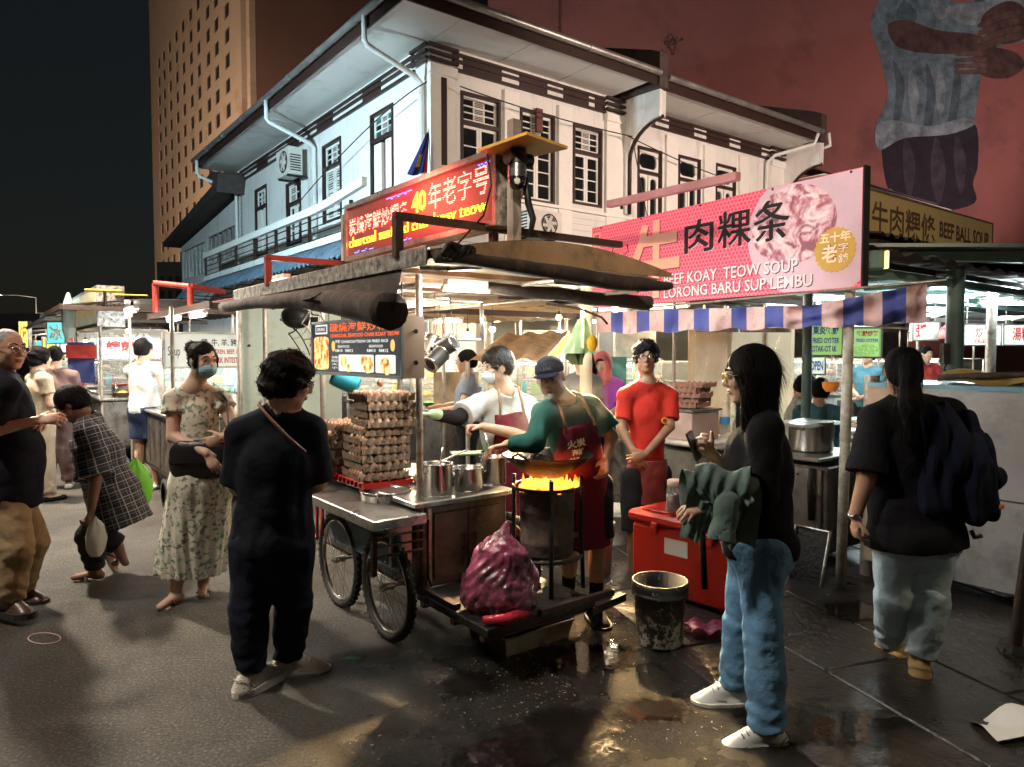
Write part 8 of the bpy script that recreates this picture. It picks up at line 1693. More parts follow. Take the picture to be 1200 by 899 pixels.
def standing(px, d, h, fwd, arms='down', lean=0.):
    """joint set of a standing figure, feet under pixel column px at depth d"""
    b = W(px, 412, d); b.z = 0; f = V(fwd).normalized(); r = f.cross(UP); k = h/1.68; P_ = lambda x, y, z: b+(r*x+f*(y+lean*max(0, z-.9)*1.0)+UP*z)*k
    J = dict(head=P_(0,.02,1.57), neck=P_(0,-.01,1.42), shL=P_(-.175,0,1.345), shR=P_(.175,0,1.345), hipL=P_(-.085,0,.88), hipR=P_(.085,0,.88), knL=P_(-.09,.02,.48), knR=P_(.09,.01,.48), anL=P_(-.10,0,.08), anR=P_(.10,.03,.08))
    if arms == 'down': J.update(elL=P_(-.22,-.02,1.08), elR=P_(.22,-.02,1.08), wrL=P_(-.22,.05,.84), wrR=P_(.22,.05,.84))
    elif arms == 'work': J.update(elL=P_(-.22,.06,1.10), elR=P_(.22,.06,1.10), wrL=P_(-.12,.28,1.06), wrR=P_(.13,.30,1.08))
    else: J.update(elL=P_(-.22,.02,1.08), elR=P_(.22,.02,1.08), wrL=P_(-.04,.18,1.0), wrR=P_(.04,.18,1.04))
    return J
# ================================================================== THE PEOPLE IN THE STREET
NAVY = cloth('navy_cloth', (.012,.014,.020)); NAVY2 = cloth('navy_trousers', (.012,.015,.026), var=.2); BLK = cloth('black_tee', (.010,.010,.012))
# --- bald man with folded arms at the left edge
p = Person('balding man in black polo shirt and khaki trousers with folded arms at the left edge',
    dict(head=(10,410,4.15), neck=(2,438,4.17), shR=(8,455,3.97), shL=(12,452,4.34), elR=(-12,506,3.93), wrR=(42,493,4.02), elL=(24,502,4.46), wrL=(46,496,4.28),
         hipR=(6,580,4.08), hipL=(14,578,4.26), knR=(20,642,4.02), knL=(38,634,4.28), anR=(8,704,4.02), anL=(22,692,4.34), toeR=(.95,-.35,0), toeL=(.95,-.15,0)),
    SK_B, (.93,-.32,-.05), (1,-.15,0), hs=1.03, girth=1.06, belly=.03, jaw=1.1, hands={'R':((.9,.3,.12),(0,.6,-.5),1,(.3,.5)), 'L':((.6,-.75,.1),(-.3,-.4,-.6),-1,(.3,.6))})
p.top('polo_shirt', mat('black_polo', (.009,.010,.014), .85, var=.2, bump=.3, bscale=20, spec=.1), .022, .80, .06, 11, .0045)
mb = MB(); mb.tube([p.J['neck']+V(q) for q in ((-.05,-.06,.02),(.03,-.075,.01),(.075,-.03,-.02),(.08,.03,-.02))], .014, 6); mb.build('collar', MATS['black_polo'], p.obj)
p.trousers('khaki_trousers', cloth('khaki', (.27,.20,.115), var=.15), .018, .92, 12, .006, r=1.12, waist=.08, cuff=.012)
for q in 'RL': p.shoe(q, mat('brown_leather', (.06,.028,.018), .35, var=.3), M_RUBBER, laces=False)
p.hair('buzz', M_HAIRG); p.glasses(M_CHROME)
# --- stooping person in plaid shirt walking left
p = Person('stooped person in dark plaid shirt walking bent forward, carrying bags',
    dict(head=(84,474,4.72), neck=(104,494,4.75), shL=(104,508,4.58), shR=(108,500,4.92), elL=(112,562,4.50), wrL=(107,596,4.50), elR=(132,550,5.0), wrR=(158,556,4.98),
         hipL=(134,588,4.68), hipR=(136,585,4.86), knL=(104,628,4.66), knR=(118,628,4.88), anL=(112,668,4.74), anR=(139,640,4.92), toeL=(-1,-.15,0), toeR=(.35,0,-.95)),
    SK_D, (-.80,-.25,-.55), (-1,-.1,0), up=V((-.35,-.1,.93)), hs=.98, girth=1.0, hands={'L':((-.1,-.1,-1),(-1,0,0),1,(.7,1.0)), 'R':((.4,0,-.8),(-1,0,0),1,(.6,.9))})
M_PLAID = mat('plaid', (.02,.025,.04), .85, var=0, bump=.3, bscale=18); n_, L_, b_ = nodes_of(M_PLAID); tc = n_['Texture Coordinate']
mp = n_.new('ShaderNodeMapping'); qr = p.tu.rotation_difference(UP); mp.inputs['Rotation'].default_value = qr.to_euler(); mp.inputs['Location'].default_value = -(qr.to_matrix()@(p.pel-p.base)); L_.new(tc.outputs['Object'], mp.inputs[0])
nzz = n_.new('ShaderNodeTexNoise'); nzz.inputs['Scale'].default_value = 5; L_.new(tc.outputs['Object'], nzz.inputs['Vector']); va = n_.new('ShaderNodeVectorMath'); va.operation = 'SCALE'; va.inputs[3].default_value = .012; L_.new(nzz.outputs['Color'], va.inputs[0]); vb = n_.new('ShaderNodeVectorMath'); vb.operation = 'ADD'; L_.new(mp.outputs[0], vb.inputs[0]); L_.new(va.outputs[0], vb.inputs[1])
s3 = n_.new('ShaderNodeSeparateXYZ'); L_.new(vb.outputs[0], s3.inputs[0])
def mm(op, a, b=None):
    m_ = n_.new('ShaderNodeMath'); m_.operation = op
    for i, q in enumerate((a, b)):
        if q is None: continue
        if isinstance(q, (int, float)): m_.inputs[i].default_value = q
        else: L_.new(q, m_.inputs[i])
    return m_.outputs[0]
def lines(src, per, wd): return mm('LESS_THAN', mm('ABSOLUTE', mm('SUBTRACT', mm('FRACT', mm('DIVIDE', src, per)), .5)), wd)
XA = mm('MULTIPLY', mm('ARCTAN2', s3.outputs[1], s3.outputs[0]), .17)
g1 = mm('ADD', lines(XA, .0535, .045), lines(s3.outputs[2], .05, .045)); g2 = mm('ADD', lines(mm('ADD', XA, .019), .0535, .03), lines(mm('ADD', s3.outputs[2], .019), .05, .03)); gg = mm('MINIMUM', mm('ADD', g1, mm('MULTIPLY', g2, .5)), 1.0)
mx = n_.new('ShaderNodeMixRGB'); mx.inputs[1].default_value = (.014,.017,.028,1); mx.inputs[2].default_value = (.26,.235,.21,1); L_.new(gg, mx.inputs[0]); L_.new(mx.outputs[0], b_.inputs['Base Color'])
p.top('plaid_shirt', M_PLAID, .045, .95, .17, 21, .010, sr=.03, flare=.05)
p.trousers('dark_trousers', cloth('charcoal_cloth', (.025,.024,.024)), .015, .90, 22, .004)
p.hair('short', M_HAIR); p.sandal('L', mat('tan_sandal', (.35,.22,.14), .6), mat('sandal_strap', (.12,.06,.04), .6)); p.sandal('R', MATS['tan_sandal'], MATS['sandal_strap'])
wb = bag_obj('plastic_bag', 'small white plastic bag hanging from the hand of the stooped person', 'bag', W(113, 652, 4.50)+UP*.0, .07, .04, .26, mat('white_film', (.62,.60,.57), .35, var=.15, bump=.5, bscale=10, alpha=.95), 6, 28, 20)
gbq_ = W(160, 599, 4.98); gg_ = bag_obj('shopping_bag', 'bright green shopping bag carried on the far side of the stooped person', 'bag', gbq_, .115, .05, .38, mat('lime_bag', (.20,.62,.05), .5, var=.12, bump=.5, bscale=6, emit=.0), 9, 40, 24)
# --- woman in the floral dress
p = Person('woman in pale green floral dress with blue face mask, hair bun and crossed hands',
    dict(head=(238,423,4.35), neck=(228,453,4.37), shR=(203,466,4.33), shL=(258,465,4.44), elR=(203,512,4.28), wrR=(243,531,4.18), elL=(274,500,4.40), wrL=(262,512,4.20),
         hipR=(222,560,4.34), hipL=(252,560,4.40), knR=(215,635,4.30), knL=(250,630,4.42), anR=(206,694,4.31), anL=(238,681,4.52), toeR=(-.25,-.95,0), toeL=(.35,-.9,0)),
    SK_A, (.80,-.60,-.10), (.35,-1,0), hs=.95, girth=.93, arm=.98, hands={'R':((.45,-.1,-.8),(-.1,1,0),1,(.25,.35)), 'L':((-.85,-.15,-.35),(-.1,1,0),-1,(.25,.4))})
M_FLOR = mat('floral_cloth', (.55,.55,.46), .85, var=0, bump=.3, bscale=16); n_, L_, b_ = nodes_of(M_FLOR); tc = n_['Texture Coordinate']
def fl_n(sc, det, dist_=0.):
    z = n_.new('ShaderNodeTexNoise'); z.inputs['Scale'].default_value = sc; z.inputs['Detail'].default_value = det; z.inputs['Distortion'].default_value = dist_; L_.new(tc.outputs['Object'], z.inputs['Vector']); return z.outputs['Fac']
rp = n_.new('ShaderNodeValToRGB'); e = rp.color_ramp.elements; e[0].position = .53; e[0].color = (.62,.60,.49,1); e[1].position = .62; e[1].color = (.16,.17,.13,1); L_.new(fl_n(34, 6, .5), rp.inputs[0])
rg = n_.new('ShaderNodeValToRGB'); e = rg.color_ramp.elements; e[0].position = .58; e[0].color = (0,0,0,1); e[1].position = .66; e[1].color = (1,1,1,1); L_.new(fl_n(22, 5, .6), rg.inputs[0])
mx = n_.new('ShaderNodeMixRGB'); mx.inputs[2].default_value = (.16,.30,.20,1); L_.new(rg.outputs[0], mx.inputs[0]); L_.new(rp.outputs[0], mx.inputs[1]); L_.new(mx.outputs[0], b_.inputs['Base Color'])
p.top('dress_bodice', M_FLOR, .010, .40, -.02, 31, .003, sr=.012, k=.02)
S = SDF(.0075); w0 = p.pel+UP*.12; hm = (p.J['anL']+p.J['anR'])/2; hm.z = .16
S.cap(w0, p.pel-UP*.02, .145, .185, .04, (p.tf, 1.25)); S.cap(p.pel, hm+V((.01,0,0)), .180, .205, .05, (p.tf, 1.15), '1')
cx_, cy_ = hm.x, hm.y
S.disp(lambda x, y, z: (.011*np.sin(np.arctan2(y-cy_, x-cx_)*11+2*np.sin(z*5))+.006*np.sin(np.arctan2(y-cy_, x-cx_)*23+z*7))*np.clip((1.0-z)*1.1, 0, 1)); S.clip(hm, V((-.05,.0,-1))); p.part(S, 'dress_skirt', M_FLOR)
p.hair('bun'); p.mask(M_MASK)
for q in 'RL': p.sandal(q, mat('peach_sandal', (.62,.45,.34), .5), mat('coral_strap', (.30,.07,.04), .5))
mb = MB(); w_ = p.J['wrL']; mb.tube([w_+V((.03*cos(t), .015*sin(t), .032*sin(t))) for t in np.linspace(0, 2*PI, 15)[:-1]], .0035, 5, True); mb.build('bracelet', M_RTEXT, p.obj)
hb_ = thing('handbag', 'black leather handbag hanging in front of the woman in the floral dress', 'handbag', W(236, 563, 4.22)); c = hb_.location
M_BL = mat('black_leather', (.013,.013,.015), .32, var=.3, vscale=8, bump=.25, bscale=40); Y_ = V((0,1,0)); S = SDF(.006); S.cap(c+V((-.10,.02,.10)), c+V((.11,.02,.11)), .105, .10, .02, (Y_, 2.4)); S.cap(c+V((-.12,.02,.19)), c+V((.13,.02,.20)), .05, .05, .03, (Y_, 1.4)); S.clip(c+V((0,0,.245)), V((.1,0,1))); S.disp(wrinkle(5, .004, 1.3)); link('body', S.mesh('body', M_BL, origin=c), hb_)
S = SDF(.006); S.cap(c+V((-.10,-.012,.155)), c+V((.11,-.012,.16)), .085, .08, .02, (Y_, 2.6)); S.clip(c+V((0,0,.235)), V((.1,0,1))); S.clip(c+V((0,0,.10)), V((0,0,-1))); S.disp(wrinkle(6, .003, 1.2)); link('flap', S.mesh('flap', M_BL, origin=c), hb_)
mb = MB(); mb.tube([c+V((.15,.03,.25)), W(268,500,4.30), W(266,470,4.36), p.J['shL']+UP*.085+V((-.04,0,0)), p.J['shL']+V((-.06,.12,.0)), c+V((.13,.24,.3))], .007, 6); mb.build('strap', MATS['black_leather'], hb_)
# --- woman in navy seen from behind
p = Person('woman in navy top and trousers seen from behind, looking at the egg trays, crossbody strap',
    dict(head=(339,448,3.22), neck=(331,480,3.24), shL=(285,505,3.24), shR=(364,502,3.30), elL=(280,570,3.30), wrL=(318,580,3.55), elR=(371,566,3.36), wrR=(352,578,3.60),
         hipL=(298,640,3.26), hipR=(340,638,3.32), knL=(293,712,3.22), knR=(345,704,3.34), anL=(294,790,3.18), anR=(337,775,3.36), toeL=(.45,.9,0), toeR=(.95,.25,0)),
    SK_A, (.88,.38,-.22), (.45,.9,0), hs=1.0, girth=1.2, belly=.03, arm=1.15, hands={'L':((.8,.5,.1),(0,1,-.3),1), 'R':((-.5,.8,.2),(0,0,-1),-1)})
p.top('navy_top', NAVY, .024, .92, .02, 41, .004, sr=.01, low=V((.02,0,-1)))
p.trousers('navy_trousers', NAVY2, .018, .93, 42, .005, r=1.1, cuff=-.006)
M_BEIGE = mat('beige_knit', (.55,.50,.42), .8, var=.12, bump=.6, bscale=120)
for q in 'LR': p.shoe(q, M_BEIGE, M_SOLE, L=.27, sole_h=.035)
p.hair('curly', M_HAIR, .008, 7); p.glasses(M_CHROME)
S_ = thing('crossbody_strap', 'thin brown crossbody strap over the back of the woman in navy', 'strap', W(300,473,3.1)); mb = MB()
mb.tube([W(306,470,3.22), W(303,474,3.12), W(318,492,3.075), W(338,513,3.085), W(358,530,3.12)], .0075, 6); mb.build('strap', mat('brown_strap', (.20,.09,.055), .5), S_)
# --- woman in jeans facing left, jacket over her arm
p = Person('woman with long black hair in black top and blue jeans holding a phone',
    dict(head=(878,441,2.90), neck=(889,475,2.93), shL=(897,504,2.80), shR=(880,500,3.10), elL=(893,582,2.76), wrL=(836,596,2.72), elR=(858,566,3.18), wrR=(835,533,3.10),
         hipL=(892,645,2.84), hipR=(884,642,3.02), knL=(893,735,2.80), knR=(868,730,3.04), anL=(899,858,2.76), anR=(863,806,3.08), toeL=(-1,-.12,0), toeR=(-1,-.05,0)),
    SK_A, (-.93,.15,-.12), (-1,.1,0), hs=.99, girth=1.12, belly=.02, hands={'L':((-1,-.1,.0),(0,.3,-1),-1), 'R':((-.75,-.2,.62),(.3,-.8,.2),1,(.7,.9))})
p.top('black_top', BLK, .020, 1.4, .03, 51, .0035, cut_neck=False)
M_JEAN = cloth('blue_jeans', (.13,.27,.44), var=.35, vscale=6, bscale=25, dirt=.15, dirtcol=(.2,.33,.45), dscale=6); p.trousers('jeans', M_JEAN, .012, .96, 52, .0055, r=1.0, waist=.08, cuff=.014)
M_SNK = mat('white_leather', (.66,.67,.65), .45, var=.06)
for q in 'LR': p.shoe(q, M_SNK)
p.hair('long'); p.glasses(mat('gold_frame', (.5,.33,.16), .3, metal=.8))
ph = thing('mobile_phone', 'dark mobile phone held up by the woman in jeans', 'phone', W(815, 524, 3.03)); mb = MB(); mb.ob((-.0,0,-.06), V((.035,.055,.012)), V((.06,-.03,-.01))*.15, V((-.045,-.0,.115))); prt(mb, 'body', M_BLACK, ph)
jb = W(850, 600, 2.7); jt = thing('jacket', 'grey green jacket draped over the arm of the woman in jeans', 'jacket', jb); M_JK = cloth('grey_green_jacket', (.125,.18,.165), var=.15, bscale=20)
def drape(a0, a1, rad, lf, lb, seed, off=0.):
    ph = np.random.RandomState(seed).uniform(0, 6, 8); ax = (a1-a0); side = V((ax.y,-ax.x,0)).normalized(); side = side if side.y < 0 else -side
    def fn(u, v):
        s_ = (v-.5)*2; c = a0+ax*u; rr = rad*(1+.12*sin(9*u+ph[0])+.10*sin(5*s_+ph[1]+7*u))+off; t = min(1, abs(s_)/.36)*PI/2; hang = max(0, (abs(s_)-.36)/.64); sg = 1 if s_ > 0 else -1
        L_ = (lf if sg > 0 else lb)*(1+.10*sin(7*u+ph[2])+.12*sin(15*u+ph[3])); fold = (.009*sin(15*u+ph[4]+2.5*hang)+.009*abs(sin(27*u+ph[5])))*min(1, hang*2.2)+.006*sin(26*u+12*s_+ph[6])
        return c+side*sg*(rr*sin(t)+fold-.02*hang)+UP*(rr*cos(t)-L_*hang)+ax.normalized()*(.015*sin(4*s_+ph[7])+.012*hang*sin(13*u))
    return fn
for k, (p0, p1, rad, lf, lb) in enumerate(((W(800,572,2.76), W(886,578,2.70), .062, .19, .17), (W(818,566,2.73), W(882,574,2.68), .074, .07, .10))):
    mb = MB(); f0 = drape(p0, p1, rad, lf, lb, 60+k); f1 = drape(p0, p1, rad, lf, lb, 60+k, -.006); mb.grid(f0, 60, 46); mb.grid(lambda u, v: f1(1-u, v), 60, 46); mb.build('jacket_fold', M_JK, jt)
S = SDF(.006); S.cap(W(852,590,2.62), W(846,634,2.60), .046, .050, .02, (V((.2,1,0)).normalized(),1.3), '1'); S.cap(W(847,628,2.60), W(844,650,2.59), .038, .044, .004, (V((.2,1,0)).normalized(),1.3), mode='s'); S.disp(wrinkle(64, .005, 1.4)); o = link('sleeve', S.mesh('sleeve', M_JK, origin=jb), jt)
mb = MB(); mb.tube([W(822,600,2.78), W(824,650,2.80), W(826,690,2.80)], .012, 6); o = mb.build('bag_strap', BLK, None, 'dark strap hanging below the draped jacket', 'strap'); rehome(o, W(824,650,2.8))
# --- woman with ponytail seen from behind at the right
p = Person('woman with long ponytail in black top and pale jeans walking away at the right',
    dict(head=(1058,437,3.40), neck=(1062,470,3.42), shL=(1026,490,3.40), shR=(1112,484,3.44), elL=(1016,558,3.34), wrL=(1002,604,3.36), elR=(1142,535,3.50), wrR=(1150,560,3.66),
         hipL=(1048,632,3.40), hipR=(1096,632,3.42), knL=(1045,700,3.42), knR=(1091,702,3.38), anL=(1042,756,3.62), anR=(1078,776,3.36), toeL=(-.3,.75,-.45), toeR=(.45,.9,0)),
    SK_B, (.28,.94,-.15), (-.1,1,0), hs=1.0, girth=1.18, arm=1.12, belly=.02, hands={'L':((.1,.1,-1),(1,0,0),1,(.4,.6)), 'R':((0,.6,.5),(-1,0,0),-1)})
p.top('black_top', BLK, .026, .95, .03, 71, .005, sr=.02, flare=.02)
p.trousers('pale_jeans', cloth('pale_jeans_cloth', (.46,.60,.68), var=.15, bscale=22), .014, .90, 72, .005, r=1.0, cuff=.0)
M_YSH = mat('tan_suede', (.52,.33,.13), .7, var=.15)
for q in 'LR': p.shoe(q, M_YSH, mat('tan_sole', (.55,.38,.18), .6))
p.hair('pony')
mb = MB(); w_ = p.J['wrL']; mb.tube([w_+V((.028*cos(t), .03*sin(t), .006*sin(t))) for t in np.linspace(0, 2*PI, 15)[:-1]], .007, 6, True); mb.cyl(w_+V((-.012,-.030,0)), w_+V((-.014,-.038,0)), .015, n=12); mb.build('watch', M_CHROME, p.obj)
S = SDF(.008); S.cap(W(1098,488,3.30), W(1128,540,3.27), .07, .10, .06, (V((.1,1,0)),1.4)); S.cap(W(1125,535,3.27), W(1145,592,3.28), .11, .095, .06, (V((.1,1,0)),1.3)); S.cap(W(1095,500,3.28), W(1092,590,3.28), .05, .07, .06); S.cap(W(1135,490,3.36), W(1160,560,3.34), .04, .06, .05)
S.disp(lambda x, y, z: .009*np.sin(60*x+8*z+3*np.sin(9*z))+.004*np.sin(110*x+12*z)); jb = W(1120,550,3.3); o = link('rucksack', S.mesh('rucksack', cloth('navy_bag', (.010,.013,.028)), origin=jb), None, 'navy rucksack and jacket slung over the right shoulder of the ponytail woman', 'rucksack'); o.location = jb
mb = MB(); mb.tube([W(1138,622,3.3), W(1142,630,3.28), W(1150,628,3.28)], .012, 6); mb.build('buckle', M_BLACK, o); mb = MB(); mb.bbox(W(1174,594,3.18), (.022,.01,.022), .003); mb.build('tag', mat('orange_tag', (.7,.15,.04), .5), o)
# rubbish bag: film over lumps, gathered to a tip
S = SDF(.0055); R0 = Matrix.Identity(3)
for (x, y, z, r) in ((0,0,.15,.155),(-.07,.0,.12,.13),(.07,.03,.14,.13),(.02,-.05,.10,.12),(-.03,.02,.24,.115),(.05,-.02,.25,.10),(-.12,-.03,.08,.08),(.10,-.06,.07,.08)): S.ell(RB+V((x,y,z)), V((r,r*.88,r)), R0, .035)
S.cap(RB+V((.0,0,.30)), RB+V((.03,.0,.43)), .075, .012, .06); S.clip(RB+V((0,0,.004)), V((0,0,-1))); tip = RB+V((.03,0,.46))
def bagd(x, y, z):
    X, Y, Z = x-tip.x, y-tip.y, tip.z-z; a = np.arctan2(X, -Y); q = Z/.46
    return .0055*(1-np.abs(np.sin(a*9+5*q+1.5*np.sin(11*q))))*np.clip(q*1.6,0,1)-.004*np.sin(X*55+2*np.sin(Z*30))*np.sin(Z*48+3*np.sin(Y*40))+.0035*(1-np.abs(np.sin(38*X+44*Z+3*np.sin(23*Y))))
S.disp(bagd); o = link('rubbish_bag', S.mesh('rubbish_bag', M_PBAG, origin=RB), None, 'bulging pink translucent rubbish bag on the black platform below the stove', 'bag'); o.location = RB
# ================================================================== THE COOKS
M_APR = cloth('maroon_apron', (.16,.018,.035), var=.12); M_APR2 = cloth('faded_maroon', (.19,.045,.04), var=.2)
p = Person('elderly cook in dark cap, green tee and maroon apron leaning over the wok',
    dict(head=(645,443,3.93), neck=(661,470,3.97), shR=(638,484,3.96), shL=(691,475,4.06), elR=(627,518,3.76), wrR=(594,521,3.84), elL=(717,512,4.02), wrL=(711,536,3.94),
         hipR=(664,570,4.08), hipL=(697,570,4.14), knR=(668,640,4.05), knL=(700,640,4.12), anR=(666,694,4.20), anL=(698,712,4.06), toeR=(-.3,-.95,0), toeL=(.15,-1,0)),
    SK_B, (-.22,-.95,-.20), (-.15,-1,0), up=V((-.16,0,1)), hs=.98, girth=.98, hands={'R':((-.95,-.1,-.25),(.1,-.2,-1),-1,(.3,.5)), 'L':((-.2,-.25,-1),(-.6,-.5,0),1,(.3,.6))})
M_GRN = cloth('green_tee', (.022,.095,.085)); p.top('green_tee', M_GRN, .020, .82, .0, 81, .004, sleeveR=1.85, sr=.02)
p.apron('apron', M_APR, .042, .86, wt=.10, wb=.20, low=.34, seed=82); apo = [c for c in p.obj.children if c.name.startswith('apron') and 'strap' not in c.name][0]; p.trousers('shorts', cloth('dark_shorts', (.02,.018,.02)), .02, .9, 83, .004, shorts=.85)
for q in 'RL':
    S = SDF(.008); S.cap(p.J['kn'+q].lerp(p.J['an'+q], .45), p.J['an'+q], .042, .040, .02, None, '0'); p.part(S, 'sock', BLK); p.shoe(q, BLK, M_RUBBER, laces=False)
T = p.T; S = SDF(.005); S.ell(T(0,-.015,.045), V((.084,.102,.078))*.98, p.R, .01); S.clip(T(0,0,.030), -(V(p.R.col[2])+V(p.R.col[1])*-.12)); S.cap(T(-.045,.09,.036), T(.045,.09,.036), .03, .03, .012, (V(p.R.col[2]), 5.)); S.cap(T(-.03,.12,.034), T(.03,.12,.034), .025, .025, .02, (V(p.R.col[2]), 6.)); p.part(S, 'cap', cloth('cap_navy', (.008,.011,.022)))
mb = MB(); 
for k, x in enumerate((-.030,-.014,.002,.018)): mb.tube([T(x,.0925-abs(x)*.2,.062), T(x+.006,.090-abs(x)*.2,.082), T(x+.012,.094-abs(x)*.2,.064)], .0022, 4)
mb.build('cap_badge', M_HAIRG, p.obj)
S = SDF(.0045); S.ell(T(0,.078,-.092), V((.024,.020,.022)), p.R, .01); S.cap(T(-.020,.091,-.046), T(.020,.091,-.046), .0045, .0045, .004); S.disp(wrinkle(3, .0012, 6)); p.part(S, 'goatee', mat('beard_grey', (.42,.40,.38), .8, var=.3, vscale=60, bump=.5, bscale=120))
# apron lettering follows the apron front
ac = p.pel.lerp(p.ch, .36)+p.tf*(.158)+V((-.06,0,.05))
AF = Frame(ac, -p.tr if (-p.tr).x > 0 else p.tr, p.tu, p.tf)
from mathutils.bvhtree import BVHTree
bv = BVHTree.FromPolygons([v.co+p.base for v in apo.data.vertices], [tuple(f.vertices) for f in apo.data.polygons])
for s_, y0_, y1_, hw in (('火炭', .065,.115,.052), ('海鲜', .022,.058,.034), ('炒粿条', -.025,.012,.050)):
    mb = MB(); text(mb, AF, s_, -hw, y0_, hw, y1_, .0, .03); nv = []
    for q in mb.v:
        h = bv.ray_cast(V(q)+p.tf*.25, -p.tf)[0]; nv.append(tuple((h if h else V(q))+p.tf*.004))
    mb.v = nv; mb.build('apron_lettering', M_WTEXT, p.obj)
p = Person('young cook with pale face mask, white tee, maroon apron and black arm sleeve',
    dict(head=(582,430,4.62), neck=(592,459,4.64), shR=(562,472,4.60), shL=(618,476,4.72), elR=(536,490,4.42), wrR=(507,486,4.36), elL=(611,510,4.58), wrL=(566,500,4.40),
         hipR=(582,570,4.68), hipL=(612,570,4.74), knR=(580,640,4.62), knL=(612,640,4.70), anR=(580,700,4.66), anL=(610,700,4.74)),
    SK_A, (-.82,-.52,-.12), (-.4,-1,0), hs=1.0, girth=1.02, arm=1.08, hands={'R':((-1,-.1,.05),(.1,-.1,-1),-1,(.4,.5)), 'L':((-.95,-.15,.0),(.1,-.2,-1),1,(.8,1.0))})
p.top('white_tee', cloth('white_cotton', (.50,.52,.52), var=.06), .022, .78, .02, 91, .004, sr=.012); p.apron('apron', M_APR, .042, .92, wt=.095, wb=.17, low=.30, seed=92)
p.trousers('trousers', BLK, .018, .95, 93, .004); [p.shoe(q, BLK, M_RUBBER, laces=False) for q in 'LR']
S = SDF(.007); S.cap(p.J['shR'].lerp(p.J['elR'], .72), p.J['elR'], .052, .047, .02); S.cap(p.J['elR'], p.J['wrR'], .047, .034, .02); p.part(S, 'arm_sleeve', cloth('black_sleeve', (.02,.017,.018)))
S = SDF(.005); hand_sdf(S, p.J['wrR'], V((-1,-.1,.05)), V((.1,-.1,-1)), -1, 1.08, (.4,.5)); S.cap(p.J['wrR']+V((.035,0,0)), p.J['wrR'], .034, .034, .01); p.part(S, 'glove', mat('green_glove', (.42,.62,.36), .35, alpha=.92))
p.hair('quiff', M_HAIRB, .004, 5); p.mask(M_MASKW); p.glasses(M_CHROME)
p = Person('thin young man with glasses in red tee and maroon apron standing with crossed hands',
    dict(head=(757,419,4.95), neck=(758,447,4.98), shR=(733,463,4.96), shL=(785,463,5.0), elR=(728,502,4.88), wrR=(743,530,4.80), elL=(785,500,4.92), wrL=(757,532,4.78),
         hipR=(744,556,4.96), hipL=(770,556,5.0), knR=(744,625,4.92), knL=(772,625,4.96), anR=(742,690,4.96), anL=(772,692,5.0)),
    SK_C, (-.16,-.98,.0), (-.12,-1,0), hs=.95, girth=.88, arm=.88, jaw=.94, hands={'R':((.5,-.1,-.85),(.1,1,0),1,(.3,.3)), 'L':((-.75,-.1,-.3),(.1,1,0),-1,(.4,.5))})
M_RTEE = cloth('red_tee', (.34,.022,.015), var=.08); p.top('red_tee', M_RTEE, .014, .78, -.06, 101, .006, sr=.010)
p.apron('apron', M_APR2, .030, .20, wt=.16, wb=.19, low=.20, seed=102); p.trousers('shorts', BLK, .016, .9, 103, .003, shorts=.95)
for o in [c for c in p.obj.children if c.name.startswith('apron_strap')]: bpy.data.objects.remove(o)
for q in 'RL': p.shoe(q, BLK, M_RUBBER, laces=False)
mhc = M_HAIR.copy(); mhc.name = 'hair_black_curl'; p.hair('quiff', mhc, .008, 9); p.glasses(M_SPEC, .023)
bc_ = p.pel.lerp(p.ch, .70)+p.tf*.118+(p.J['shL']-p.J['shR']).normalized()*.085; mb = MB(); mb.cyl(bc_, bc_+p.tf*.008, .024, n=16); mb.build('badge', mat('badge_yellow', (.6,.35,.05), .5), p.obj)
mb = MB(); mb.cyl(bc_+p.tf*.008, bc_+p.tf*.010, .016, n=14); mb.build('badge_emblem', M_RTEE, p.obj)
dl = (p.J['shL']-p.J['shR']).normalized()
for k in (0,.016): mb = MB(); mb.tube([p.J['neck']+dl*.05+p.tf*.075+UP*(.0)+V((k,0,0)), p.J['neck']+dl*.075+p.tf*.03+UP*.028+V((k,0,0)), p.J['shL']+UP*(.062-k*.3)+p.tf*(.02+k), p.J['shL']+dl*.058+UP*(.035-k)+p.tf*(.03+k)], .003, 5); mb.build('sleeve_stripe', M_WTEXT, p.obj)
# ================================================================== PEOPLE FARTHER BACK
def bystander(label, px, d, h, fwd, skin_m, top_m, bot_m, hair='short', arms='down', sleeve=.6, shorts=None, girth=1., lean=0., hair_m=None, group='people farther back in the market', J=None, hat=None, hf=None):
    q = Person(label, J or standing(px, d, h, fwd, arms, lean), skin_m, hf or fwd, fwd, res=.013, girth=girth, group=group, far=True, hs=h/1.68*1.02)
    q.top('shirt', top_m, .02, sleeve, .02, int(px), .003); q.trousers('trousers', bot_m, .02, .95, int(px)+1, .003, shorts=shorts)
    for a in 'LR':
        S = SDF(.011); an = q.J['an'+a]; S.cap(an-UP*.045-q.f*.03, an-UP*.05+q.f*.13, .042, .036, .02, (UP, 1.3)); q.part(S, 'shoe', BLK if int(px) % 2 else M_SNK)
    if hat is None: q.hair(hair, hair_m or M_HAIR)
    else: S = SDF(.01); T = q.T; S.ell(T(0,-.01,.045), V((.086,.102,.080)), q.R, .01); S.clip(T(0,0,.03), -V(q.R.col[2])); S.cap(T(-.03,.11,.034), T(.03,.11,.034), .035, .035, .02, (V(q.R.col[2]), 4.)); q.part(S, 'cap', hat); q.hair('short', M_HAIR)
    return q
